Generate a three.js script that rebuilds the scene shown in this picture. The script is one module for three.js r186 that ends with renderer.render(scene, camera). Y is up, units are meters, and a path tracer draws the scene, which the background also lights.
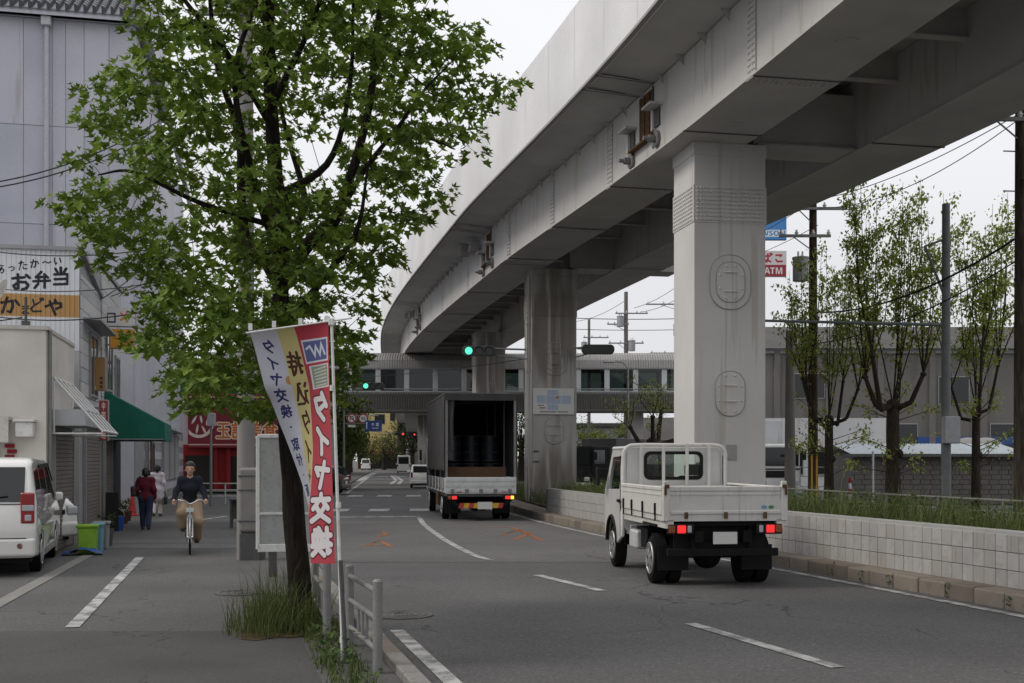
import * as THREE from 'three';
import { RoundedBoxGeometry } from 'three/addons/geometries/RoundedBoxGeometry.js';
import { MarchingCubes } from 'three/addons/objects/MarchingCubes.js';
import { toCreasedNormals } from 'three/addons/utils/BufferGeometryUtils.js';

// ---------- camera, sky, sun, exposure ----------
const scene = new THREE.Scene();
const FOCAL = 1150, EYE = 1.85, HORIZON = 459;
const camera = new THREE.PerspectiveCamera(2 * Math.atan(341.5 / FOCAL) * 180 / Math.PI, 1024 / 683, 0.1, 1500);
camera.position.set(0, EYE, 0);
camera.setViewOffset(1024, 683, 0, -(HORIZON - 341.5), 1024, 683);     // shifted lens: upright verticals
const renderer = new THREE.WebGLRenderer();
renderer.toneMapping = THREE.LinearToneMapping;
renderer.toneMappingExposure = 1.07;
renderer.shadowMap.enabled = true;
{ // overcast sky: a plain cloud layer, brighter towards the zenith
  const W = 256, H = 128, data = new Float32Array(W * H * 4);
  for (let j = 0; j < H; j++) for (let i = 0; i < W; i++) {
    const el = ((j + 0.5) / H - 0.5) * Math.PI, s = Math.max(0, Math.sin(el)), a = i / W * Math.PI * 2;
    const cloud = 1 + 0.035 * Math.sin(a * 3 + s * 5) * Math.cos(s * 9 - a) + 0.025 * Math.sin(a * 7 - s * 13) + 0.02 * Math.sin(a * 17 + s * 31 + 2 * Math.sin(a * 5));
    const L = (0.70 + 0.54 * s) * cloud, o = (j * W + i) * 4;
    data[o] = L * 0.98; data[o + 1] = L * 0.99; data[o + 2] = L * 1.03; data[o + 3] = 1;
  }
  const t = new THREE.DataTexture(data, W, H, THREE.RGBAFormat, THREE.FloatType);
  t.mapping = THREE.EquirectangularReflectionMapping; t.magFilter = THREE.LinearFilter; t.needsUpdate = true;
  scene.background = t; scene.environment = t;
}
const sun = new THREE.DirectionalLight(0xfff6ea, 1.5);
sun.position.set(-80, 76, -30); sun.castShadow = true; sun.shadow.radius = 34;
sun.shadow.mapSize.set(2048, 2048);
Object.assign(sun.shadow.camera, { left: -80, right: 80, top: 80, bottom: -80, near: 1, far: 300 });
sun.target.position.set(0, 0, -40);
scene.add(sun, sun.target);

// ---------- helpers ----------
const V = (x, y, z) => new THREE.Vector3(x, y, z);
const X = (px, d) => (px - 512) / FOCAL * d;                            // lateral metres of a bearing at a distance
const H = (py, d) => EYE - (py - HORIZON) / FOCAL * d;                  // height above the road
function rng(seed) { let s = seed | 0; return () => { s = (s + 0x6d2b79f5) | 0; let t = Math.imul(s ^ (s >>> 15), 1 | s); t = (t + Math.imul(t ^ (t >>> 7), 61 | t)) ^ t; return ((t ^ (t >>> 14)) >>> 0) / 4294967296; }; }
const hash = (x, y, s) => { let h = Math.imul(x, 374761393) ^ Math.imul(y, 668265263) ^ Math.imul(s, 2147483647 ^ 0x51ed27); h = Math.imul(h ^ (h >>> 13), 1274126177); return ((h ^ (h >>> 16)) >>> 0) / 4294967296; };
function vnoise(u, v, pu, pv, s) {                                       // tileable value noise
  const x0 = Math.floor(u), y0 = Math.floor(v), fx = u - x0, fy = v - y0, sx = fx * fx * (3 - 2 * fx), sy = fy * fy * (3 - 2 * fy), m = (a, b) => ((a % b) + b) % b;
  const a = hash(m(x0, pu), m(y0, pv), s), b = hash(m(x0 + 1, pu), m(y0, pv), s), c = hash(m(x0, pu), m(y0 + 1, pv), s), d = hash(m(x0 + 1, pu), m(y0 + 1, pv), s);
  return (a + (b - a) * sx) * (1 - sy) + (c + (d - c) * sx) * sy;
}
const fbm = (u, v, pu, pv, s, oct = 4) => { let t = 0, a = 0.5, n = 0; for (let i = 0; i < oct; i++) { t += a * vnoise(u, v, pu, pv, s + i * 17); n += a; a *= 0.5; u *= 2; v *= 2; pu *= 2; pv *= 2; } return t / n; };
function tex(w, h, fn, srgb = true) {
  const data = new Uint8Array(w * h * 4);
  for (let y = 0; y < h; y++) for (let x = 0; x < w; x++) {
    const c = fn(x / w, y / h, x, y), o = (y * w + x) * 4;
    data[o] = Math.max(0, Math.min(255, c[0] * 255)); data[o + 1] = Math.max(0, Math.min(255, c[1] * 255)); data[o + 2] = Math.max(0, Math.min(255, c[2] * 255)); data[o + 3] = 255;
  }
  const t = new THREE.DataTexture(data, w, h); t.wrapS = t.wrapT = THREE.RepeatWrapping; t.magFilter = THREE.LinearFilter;
  if (srgb) t.colorSpace = THREE.SRGBColorSpace; t.needsUpdate = true; return t;
}
function sized(t, mx, my = mx) { const c = t.clone(); c.repeat.set(1 / mx, 1 / my); c.needsUpdate = true; return c; }
function canvasTex(w, h, draw) {
  const c = document.createElement('canvas'); c.width = w; c.height = h; const g = c.getContext('2d'); draw(g, w, h);
  const t = new THREE.CanvasTexture(c); t.colorSpace = THREE.SRGBColorSpace; return t;
}
const clamp01 = (x) => Math.max(0, Math.min(1, x)), lerp = (a, b, t) => a + (b - a) * t, sstep = (a, b, x) => { const t = clamp01((x - a) / (b - a)); return t * t * (3 - 2 * t); };
function curve(table) {                                                  // smooth function through [d, value] pairs
  const n = table.length, slope = (i) => i === 0 ? (table[1][1] - table[0][1]) / (table[1][0] - table[0][0]) : i === n - 1 ? (table[n - 1][1] - table[n - 2][1]) / (table[n - 1][0] - table[n - 2][0]) : (table[i + 1][1] - table[i - 1][1]) / (table[i + 1][0] - table[i - 1][0]);
  return (d) => {
    let i = 0; while (i < n - 2 && d > table[i + 1][0]) i++;
    const [a, va] = table[i], [b, vb] = table[i + 1], h = b - a, t = (d - a) / h;
    if (t < 0) return va + slope(i) * (d - a); if (t > 1) return vb + slope(i + 1) * (d - b);
    const t2 = t * t, t3 = t2 * t;
    return (2 * t3 - 3 * t2 + 1) * va + (t3 - 2 * t2 + t) * h * slope(i) + (3 * t2 - 2 * t3) * vb + (t3 - t2) * h * slope(i + 1);
  };
}
const range = (a, b, s) => { const r = []; for (let d = a; d < b - 1e-6; d += s) r.push(d); r.push(b); return r; };

// geometry
function prep(g) { if (g.index) g = g.toNonIndexed(); return g; }
function boxUV(g) {                                                      // uv in metres, from the face's main axis
  const p = g.attributes.position, n = p.count, uv = new Float32Array(n * 2), a = V(), b = V(), c = V();
  for (let i = 0; i < n; i += 3) {
    a.fromBufferAttribute(p, i); b.fromBufferAttribute(p, i + 1); c.fromBufferAttribute(p, i + 2);
    const nx = Math.abs((b.y - a.y) * (c.z - a.z) - (b.z - a.z) * (c.y - a.y)), ny = Math.abs((b.z - a.z) * (c.x - a.x) - (b.x - a.x) * (c.z - a.z)), nz = Math.abs((b.x - a.x) * (c.y - a.y) - (b.y - a.y) * (c.x - a.x));
    for (let k = 0; k < 3; k++) {
      const v = k === 0 ? a : k === 1 ? b : c, o = (i + k) * 2;
      if (ny >= nx && ny >= nz) { uv[o] = v.x; uv[o + 1] = v.z; } else if (nx >= nz) { uv[o] = v.z; uv[o + 1] = v.y; } else { uv[o] = v.x; uv[o + 1] = v.y; }
    }
  }
  g.setAttribute('uv', new THREE.BufferAttribute(uv, 2)); return g;
}
function merge(list) {
  list = list.flat(9).map(prep);
  const total = list.reduce((s, g) => s + g.attributes.position.count, 0), out = new THREE.BufferGeometry(), col = list.every((g) => g.attributes.color);
  for (const [k, w] of [['position', 3], ['normal', 3], ['uv', 2], ...(col ? [['color', 3]] : [])]) {
    const arr = new Float32Array(total * w); let o = 0;
    for (const g of list) { const at = g.attributes[k]; if (at) arr.set(at.array.subarray(0, g.attributes.position.count * w), o); o += g.attributes.position.count * w; }
    out.setAttribute(k, new THREE.BufferAttribute(arr, w));
  }
  return out;
}
const used = new Map();
function numbered(name) { const n = used.get(name) ?? 0; used.set(name, n + 1); return n ? name + '_' + String(n).padStart(3, '0') : name; }
function mesh(name, geos, mat, parent, keepUV = false) {
  let g = Array.isArray(geos) ? merge(geos) : prep(geos);
  if (!keepUV) boxUV(g);
  const m = new THREE.Mesh(g, mat); m.name = parent ? name : numbered(name); m.castShadow = m.receiveShadow = true; (parent ?? scene).add(m); return m;
}
function share(name, g, mat, parent) { const m = new THREE.Mesh(g, mat); m.name = name; m.castShadow = m.receiveShadow = true; parent.add(m); return m; }   // geometry shared between alike pieces
function tag(o, label, category, group) { o.userData.label = label; o.userData.category = category; if (group) o.userData.group = group; return o; }
function setting(o) { o.userData.kind = 'structure'; return o; }
function stuff(o) { o.userData.kind = 'stuff'; return o; }
function thing(name, label, category, pos = [0, 0, 0], turn = 0, group) { const o = new THREE.Group(); o.name = numbered(name); o.position.set(...pos); o.rotation.y = turn; scene.add(o); return tag(o, label, category, group); }
function copyOf(o, label, pos, turn, group) { const c = o.clone(); c.userData = {}; c.name = numbered(o.name.replace(/_\d{3}$/, '')); scene.add(c); c.position.set(...pos); c.rotation.y = turn; return tag(c, label, o.userData.category, group ?? o.userData.group); }
function place(g, x = 0, y = 0, z = 0, rx = 0, ry = 0, rz = 0) { g = prep(g); g.applyMatrix4(new THREE.Matrix4().compose(V(x, y, z), new THREE.Quaternion().setFromEuler(new THREE.Euler(rx, ry, rz)), V(1, 1, 1))); return g; }
const B = (w, h, d, x = 0, y = 0, z = 0, rx = 0, ry = 0, rz = 0) => place(new THREE.BoxGeometry(w, h, d), x, y, z, rx, ry, rz);
const RB = (w, h, d, r, x = 0, y = 0, z = 0, rx = 0, ry = 0, rz = 0, s = 1) => place(new RoundedBoxGeometry(w, h, d, s, Math.min(r, w / 2.01, h / 2.01, d / 2.01)), x, y, z, rx, ry, rz);
const C = (r0, r1, h, x = 0, y = 0, z = 0, seg = 12, rx = 0, rz = 0, open = false) => place(new THREE.CylinderGeometry(r1, r0, h, seg, 1, open), x, y, z, rx, 0, rz);   // r0 below, r1 above
const S = (r, x, y, z, sx = 1, sy = 1, sz = 1, seg = 10) => { const g = prep(new THREE.SphereGeometry(r, seg, Math.max(5, seg * 0.7 | 0))); g.scale(sx, sy, sz); g.translate(x, y, z); return g; };
const UP = V(0, 1, 0);
function bar(a, b, r, seg = 8, r1 = r) { a = a.isVector3 ? a : V(...a); b = b.isVector3 ? b : V(...b); const d = b.clone().sub(a), L = d.length(), g = prep(new THREE.CylinderGeometry(r1, r, L, seg)); g.applyMatrix4(new THREE.Matrix4().compose(a.clone().add(b).multiplyScalar(0.5), new THREE.Quaternion().setFromUnitVectors(UP, d.normalize()), V(1, 1, 1))); return g; }
function beam(a, b, w, h) { a = V(...a); b = V(...b); const d = b.clone().sub(a), L = d.length(), g = prep(new THREE.BoxGeometry(w, h, L)), m = new THREE.Matrix4().lookAt(b, a, UP); m.setPosition(a.add(b).multiplyScalar(0.5)); g.applyMatrix4(m); return g; }
const tube = (pts, r, n = pts.length * 4, seg = 6) => prep(new THREE.TubeGeometry(new THREE.CatmullRomCurve3(pts.map((p) => p.isVector3 ? p : V(...p)), false, 'centripetal'), n, r, seg));
function shapeOf(pts, holes = []) { const s = new THREE.Shape(pts.map((p) => new THREE.Vector2(p[0], p[1]))); for (const h of holes) s.holes.push(new THREE.Path(h.map((p) => new THREE.Vector2(p[0], p[1])))); return s; }
function ext(pts, depth, bevel = 0, holes = [], seg = 1) { const s = pts.isShape ? pts : shapeOf(pts, holes); return prep(new THREE.ExtrudeGeometry(s, { depth: depth - 2 * bevel, bevelEnabled: bevel > 0, bevelSize: bevel, bevelThickness: bevel, bevelOffset: -bevel, bevelSegments: seg, curveSegments: 8, steps: 1 })).translate(0, 0, bevel); }
function rrect(x0, y0, x1, y1, r, n = 4) { const p = []; for (const [cx, cy, a] of [[x1 - r, y1 - r, 0], [x0 + r, y1 - r, 1], [x0 + r, y0 + r, 2], [x1 - r, y0 + r, 3]]) for (let i = 0; i <= n; i++) { const t = (a + i / n) * Math.PI / 2; p.push([cx + r * Math.cos(t), cy + r * Math.sin(t)]); } return p; }
function mirrorZ(g) { g = prep(g); const p = g.attributes.position; for (let i = 0; i < p.count; i += 3) { const a = [0, 1, 2].map((k) => [p.getX(i + k), p.getY(i + k), -p.getZ(i + k)]); [a[0], a[2], a[1]].forEach((q, k) => p.setXYZ(i + k, ...q)); } g.computeVertexNormals(); return g; }
function tri(verts) { const g = new THREE.BufferGeometry(); g.setAttribute('position', new THREE.BufferAttribute(new Float32Array(verts), 3)); g.setAttribute('uv', new THREE.BufferAttribute(new Float32Array(verts.length / 3 * 2), 2)); g.computeVertexNormals(); return g; }
function ribbon(fa, fb, ds, y) {                                         // flat sheet between two plan curves X(d)
  const v = []; const h = typeof y === 'function' ? y : () => y;
  for (let i = 0; i < ds.length - 1; i++) { const d0 = ds[i], d1 = ds[i + 1], a = [fa(d0), h(d0, 0), -d0], b = [fb(d0), h(d0, 1), -d0], c = [fb(d1), h(d1, 1), -d1], e = [fa(d1), h(d1, 0), -d1]; v.push(...a, ...b, ...c, ...a, ...c, ...e); }
  return tri(v);
}
function strip(pts, w, y) {                                             // painted line: polyline [X, d] of width w
  const v = [], n = pts.length, L = [], R = [];
  for (let i = 0; i < n; i++) { const a = pts[Math.max(0, i - 1)], b = pts[Math.min(n - 1, i + 1)], dx = b[0] - a[0], dd = b[1] - a[1], l = Math.hypot(dx, dd), nx = dd / l * w / 2, nd = -dx / l * w / 2; L.push([pts[i][0] - nx, y, -(pts[i][1] - nd)]); R.push([pts[i][0] + nx, y, -(pts[i][1] + nd)]); }
  for (let i = 0; i < n - 1; i++) v.push(...L[i], ...R[i], ...R[i + 1], ...L[i], ...R[i + 1], ...L[i + 1]);
  return tri(v);
}

// ---------- materials ----------
const gray = (v) => [v, v, v];
const asphaltMap = tex(1024, 1024, (u, v, x, y) => {
  const patch = fbm(u * 5, v * 5, 5, 5, 3, 4), fine = hash(x, y, 9), grit = hash(x >> 1, y >> 1, 21);
  let k = 0.80 + 0.16 * (patch - 0.5) + 0.13 * (fine - 0.5) + (grit > 0.94 ? 0.12 : 0) - (grit < 0.05 ? 0.12 : 0);
  const crack = Math.abs(fbm(u * 4, v * 4, 4, 4, 40, 5) - 0.5); if (crack < 0.0035 && patch > 0.5) k -= 0.16;
  return [k, k, k];
});
const asphaltBump = tex(512, 512, (u, v, x, y) => gray(0.5 + 0.5 * (hash(x, y, 5) - 0.5) + 0.4 * (fbm(u * 64, v * 64, 64, 64, 8, 2) - 0.5)), false);
const blotchMap = tex(512, 512, (u, v, x, y) => { const k = 0.90 + 0.13 * (fbm(u * 5, v * 5, 5, 5, 61, 5) - 0.5) + 0.06 * (hash(x, y, 12) - 0.5), w = 0.03 * (fbm(u * 3, v * 3, 3, 3, 77, 3) - 0.5); return [k + w, k, k - w]; });
const streakMap = tex(512, 512, (u, v, x, y) => {                        // rain streaks and rust runs with edges of their own
  const run = fbm(u * 44, v * 3, 44, 3, 90, 3), where = fbm(u * 6, v * 2, 6, 2, 95, 3), s = sstep(0.56, 0.7, run) * sstep(0.46, 0.62, where);
  const k = 0.93 + 0.08 * (fbm(u * 6, v * 6, 6, 6, 62, 4) - 0.5) + 0.04 * (hash(x, y, 13) - 0.5) - 0.07 * s; return [k + 0.004, k - 0.012 * s, k - 0.04 * s];
});
const dirtyMap = tex(512, 512, (u, v, x, y) => {                         // heavy dark water stains on the farther piers
  const run = fbm(u * 20, v * 2, 20, 2, 190, 4), where = fbm(u * 5, v * 2, 5, 2, 195, 3), s = sstep(0.42, 0.62, run) * sstep(0.3, 0.6, where);
  const k = 0.9 + 0.1 * (fbm(u * 6, v * 6, 6, 6, 162, 4) - 0.5) + 0.05 * (hash(x, y, 113) - 0.5) - 0.24 * s; return [k + 0.012 * s, k - 0.005 * s, k - 0.03 * s];
});
const wornMap = tex(512, 512, (u, v, x, y) => {                          // worn road paint: asphalt shows through chips
  const wear = fbm(u * 23, v * 23, 23, 23, 31, 5) + 0.3 * (hash(x, y, 32) - 0.5), k = wear > 0.6 ? 0.58 : 0.88 - 0.16 * sstep(0.35, 0.6, wear); return gray(k + 0.05 * (hash(x, y, 33) - 0.5));
});
const barkMap = tex(256, 512, (u, v, x, y) => { const k = 0.62 + 0.5 * (fbm(u * 16, v * 6, 16, 6, 41, 4) - 0.5) + 0.1 * (hash(x, y, 44) - 0.5); return [k * 1.02, k, k * 0.96]; });
const soilMap = tex(512, 512, (u, v, x, y) => { const k = 0.7 + 0.4 * (fbm(u * 12, v * 12, 12, 12, 51, 5) - 0.5) + 0.2 * (hash(x, y, 54) - 0.5); return [k * 1.04, k, k * 0.9]; });
const tarpMap = tex(256, 256, (u, v, x, y) => gray(0.85 + 0.2 * (fbm(u * 8, v * 3, 8, 3, 141, 4) - 0.5) + 0.05 * (hash(x, y, 142) - 0.5)));
const grimeMap = tex(512, 512, (u, v, x, y) => { const a = fbm(u * 8, v * 8, 8, 8, 70, 5), spot = sstep(0.62, 0.72, fbm(u * 22, v * 22, 22, 22, 71, 3)); const k = 0.94 + 0.1 * (a - 0.5) - 0.05 * spot; return [k, k - 0.006 * spot, k - 0.018 * spot]; });
function lin(c) { return Array.isArray(c) ? new THREE.Color().setRGB(...c) : new THREE.Color(c); }
function mat(c, rough = 0.8, map = null, size = 2, o = {}) {
  const m = new THREE.MeshPhysicalMaterial({ color: lin(c), roughness: rough, specularIntensity: rough >= 0.6 ? 0.35 : 1, side: THREE.DoubleSide, ...o });
  if (map) m.map = Array.isArray(size) ? sized(map, ...size) : sized(map, size);
  return m;
}
const bumpy = (m, t, size, scale) => { m.bumpMap = sized(t, size); m.bumpScale = scale; return m; };
const M = {
  road: bumpy(mat([0.165, 0.161, 0.161], 0.88, asphaltMap, 11), asphaltBump, 2.6, 0.006),
  roadPale: bumpy(mat([0.195, 0.19, 0.184], 0.9, asphaltMap, 9), asphaltBump, 2.6, 0.006),
  walk: bumpy(mat([0.16, 0.157, 0.153], 0.92, asphaltMap, 8), asphaltBump, 2.1, 0.007),
  patch: bumpy(mat([0.118, 0.115, 0.114], 0.9, asphaltMap, 5), asphaltBump, 2, 0.005),
  ground: mat([0.15, 0.15, 0.148], 0.95, asphaltMap, 13),
  paint: mat([0.58, 0.58, 0.56], 0.75, wornMap, 3.3), orangePaint: mat([0.45, 0.19, 0.08], 0.8, wornMap, 0.7),
  kerbA: mat([0.25, 0.215, 0.18], 0.9, grimeMap, 1.3), kerbB: mat([0.21, 0.18, 0.15], 0.9, blotchMap, 0.9), kerbC: mat([0.28, 0.24, 0.2], 0.9, blotchMap, 1.1),
  kerbGrey: mat([0.23, 0.225, 0.21], 0.9, grimeMap, 1.3),
  tileA: mat([0.42, 0.412, 0.4], 0.55, grimeMap, 1.1), tileB: mat([0.385, 0.377, 0.363], 0.6, grimeMap, 0.9), tileC: mat([0.445, 0.437, 0.425], 0.5, blotchMap, 1.3), tileD: mat([0.37, 0.357, 0.336], 0.65, streakMap, 1.2),
  grout: mat([0.27, 0.26, 0.245], 0.95, blotchMap, 0.8), soil: mat([0.12, 0.095, 0.06], 1, soilMap, 1.6),
  viaduct: mat([0.6, 0.593, 0.57], 0.6, streakMap, [7, 4.5]), viaductUnder: mat([0.6, 0.593, 0.57], 0.65, blotchMap, 4), parapet: mat([0.82, 0.82, 0.825], 0.55, blotchMap, 9),
  deck: mat([0.4, 0.395, 0.38], 0.85, blotchMap, 3), pier: mat([0.66, 0.653, 0.632], 0.62, streakMap, [4.5, 8]), pierDirty: mat([0.5, 0.485, 0.455], 0.75, dirtyMap, [3.4, 7]), rust: mat([0.2, 0.13, 0.085], 0.9, soilMap, 0.8),
  steelDark: mat([0.1, 0.1, 0.1], 0.6, grimeMap, 0.8), galv: mat([0.42, 0.43, 0.44], 0.45, grimeMap, 0.6, { metalness: 0.6 }), galvDull: mat([0.25, 0.25, 0.245], 0.6, grimeMap, 0.5, { metalness: 0.3 }),
  white: mat([0.72, 0.72, 0.70], 0.5, grimeMap, 1.2), whitePaint: mat([0.7, 0.7, 0.675], 0.35, blotchMap, 2.5, { clearcoat: 0.6, clearcoatRoughness: 0.15 }), bedPaint: mat([0.66, 0.655, 0.625], 0.5, streakMap, [1.4, 1.1]),
  pearl: mat([0.68, 0.67, 0.64], 0.25, null, 3, { clearcoat: 1, clearcoatRoughness: 0.06 }),
  glassDark: mat([0.015, 0.017, 0.018], 0.05), glass: mat([0.9, 0.95, 0.93], 0.02, null, 1, { transmission: 1, thickness: 0 }), tint: mat([0.35, 0.4, 0.38], 0.03, null, 1, { transmission: 1, thickness: 0 }),
  black: mat([0.012, 0.012, 0.013], 0.65), rubber: mat([0.014, 0.014, 0.015], 0.9, blotchMap, 0.4), chassis: mat([0.013, 0.013, 0.014], 0.85, grimeMap, 0.7), chrome: mat([0.75, 0.75, 0.76], 0.15, null, 1, { metalness: 1 }), rim: mat([0.5, 0.5, 0.5], 0.4, grimeMap, 0.3, { metalness: 0.7 }),
  redLens: mat([0.26, 0.008, 0.01], 0.2, null, 1, { clearcoat: 1 }), redLit: mat([0.5, 0.02, 0.02], 0.3, null, 1, { emissive: lin([0.9, 0.03, 0.03]), emissiveIntensity: 0.8 }), amberLens: mat([0.24, 0.06, 0.01], 0.2, null, 1, { clearcoat: 1 }), amberLit: mat([0.6, 0.3, 0.05], 0.3, null, 1, { emissive: lin([1, 0.5, 0.08]), emissiveIntensity: 1.6 }),
  greenLit: mat([0.1, 0.6, 0.45], 0.3, null, 1, { emissive: lin([0.1, 0.95, 0.55]), emissiveIntensity: 1.2 }), redSignalLit: mat([0.6, 0.05, 0.05], 0.3, null, 1, { emissive: lin([1, 0.08, 0.06]), emissiveIntensity: 1 }), lensOff: mat([0.03, 0.028, 0.026], 0.25),
  clearLens: mat([0.4, 0.42, 0.45], 0.12, null, 1, { clearcoat: 1 }), plate: mat([0.62, 0.63, 0.6], 0.5),
  beige: mat([0.72, 0.69, 0.635], 0.9, blotchMap, 3), beigeTrim: mat([0.55, 0.53, 0.49], 0.8, grimeMap, 1), sidingA: mat([0.52, 0.53, 0.545], 0.6, streakMap, [5, 3]), sidingB: mat([0.48, 0.49, 0.505], 0.6, blotchMap, 2.5), sidingWhite: mat([0.56, 0.565, 0.56], 0.6, streakMap, [4, 3]), sidingGrey: mat([0.36, 0.365, 0.375], 0.7, blotchMap, 2),
  panelA: mat([0.565, 0.572, 0.635], 0.7, blotchMap, 6), panelB: mat([0.555, 0.562, 0.625], 0.7, streakMap, [7, 9]), panelC: mat([0.57, 0.577, 0.64], 0.7, blotchMap, 8), jointGrey: mat([0.5, 0.505, 0.555], 0.9), roofTile: mat([0.12, 0.123, 0.13], 0.5, blotchMap, 0.8), gutter: mat([0.5, 0.51, 0.54], 0.5, grimeMap, 1),
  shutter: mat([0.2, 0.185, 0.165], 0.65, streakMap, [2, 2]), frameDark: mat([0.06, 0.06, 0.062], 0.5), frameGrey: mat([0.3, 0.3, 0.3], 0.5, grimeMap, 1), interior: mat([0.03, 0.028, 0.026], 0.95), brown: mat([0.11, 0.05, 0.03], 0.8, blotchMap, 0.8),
  awning: mat([0.02, 0.17, 0.115], 0.75, tarpMap, 2), red: mat([0.3, 0.025, 0.028], 0.6, blotchMap, 2), redDeep: mat([0.28, 0.02, 0.03], 0.6, blotchMap, 1.5), cone: mat([0.55, 0.03, 0.03], 0.5, grimeMap, 0.4), lime: mat([0.27, 0.52, 0.03], 0.45, blotchMap, 0.7), blueBin: mat([0.16, 0.4, 0.55], 0.5, blotchMap, 0.6), greyBin: mat([0.3, 0.31, 0.31], 0.6, blotchMap, 0.6), blueSheet: mat([0.03, 0.1, 0.38], 0.6, tarpMap, 0.5),
  concretePole: mat([0.27, 0.262, 0.248], 0.9, streakMap, [1.2, 3]), woodPole: mat([0.13, 0.09, 0.06], 0.95, barkMap, [0.8, 2]), darkPole: mat([0.17, 0.165, 0.155], 0.85, streakMap, [1, 3]), wire: mat([0.025, 0.025, 0.027], 0.7), insulator: mat([0.6, 0.6, 0.58], 0.3), transformer: mat([0.38, 0.39, 0.4], 0.6, grimeMap, 0.6), greenPole: mat([0.15, 0.17, 0.165], 0.6, grimeMap, 0.8),
  bark: bumpy(mat([0.055, 0.046, 0.038], 1, barkMap, [0.5, 1]), barkMap, 0.5, 0.035), barkDark: mat([0.055, 0.047, 0.04], 1, barkMap, [0.4, 0.9]), barkFar: mat([0.1, 0.085, 0.07], 1, barkMap, [0.4, 0.9]),
  leaf: mat([1, 1, 1], 0.75, null, 1, { transmission: 0.42, thickness: 0 }), tarp: mat([0.08, 0.078, 0.079], 0.75, tarpMap, [1.1, 3]), alu: mat([0.62, 0.63, 0.63], 0.45, grimeMap, 1, { metalness: 0.2 }), crateBrown: mat([0.15, 0.085, 0.055], 0.85, blotchMap, 0.8), drumBlue: mat([0.012, 0.016, 0.03], 0.5, blotchMap, 0.8), hazardYellow: mat([0.6, 0.36, 0.03], 0.5), hazardRed: mat([0.45, 0.04, 0.03], 0.5),
  skin: mat([0.5, 0.3, 0.21], 0.6), hair: mat([0.015, 0.012, 0.011], 0.55), maroon: mat([0.09, 0.012, 0.022], 0.9), coat: mat([0.55, 0.5, 0.54], 0.9), jeans: mat([0.03, 0.038, 0.075], 0.95), chino: mat([0.36, 0.27, 0.18], 0.9), navy: mat([0.02, 0.022, 0.032], 0.9), creamCloth: mat([0.62, 0.58, 0.55], 0.9), leather: mat([0.018, 0.016, 0.016], 0.5),
  block: mat([0.17, 0.16, 0.148], 0.95, blotchMap, 1.2), blockB: mat([0.145, 0.136, 0.127], 0.95, grimeMap, 1), tinRoof: mat([0.3, 0.34, 0.37], 0.45, grimeMap, 2, { metalness: 0.3 }), factory: mat([0.18, 0.174, 0.163], 0.9, streakMap, [9, 6]), factoryRoof: mat([0.1, 0.095, 0.09], 0.8, blotchMap, 4), brick: mat([0.3, 0.15, 0.09], 0.9, blotchMap, 0.7), yellowWall: mat([0.52, 0.42, 0.17], 0.85, streakMap, [6, 6]), farWhite: mat([0.6, 0.61, 0.62], 0.8, streakMap, [6, 6]), plasterBox: mat([0.26, 0.25, 0.235], 0.9, blotchMap, 0.8),
  signBlue: mat([0.015, 0.06, 0.22], 0.5), ribA: mat([0.36, 0.355, 0.345], 0.6, streakMap, [4, 2]), ribB: mat([0.14, 0.136, 0.128], 0.65, streakMap, [4, 2]),
};
M.leaf.side = THREE.DoubleSide;

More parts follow.
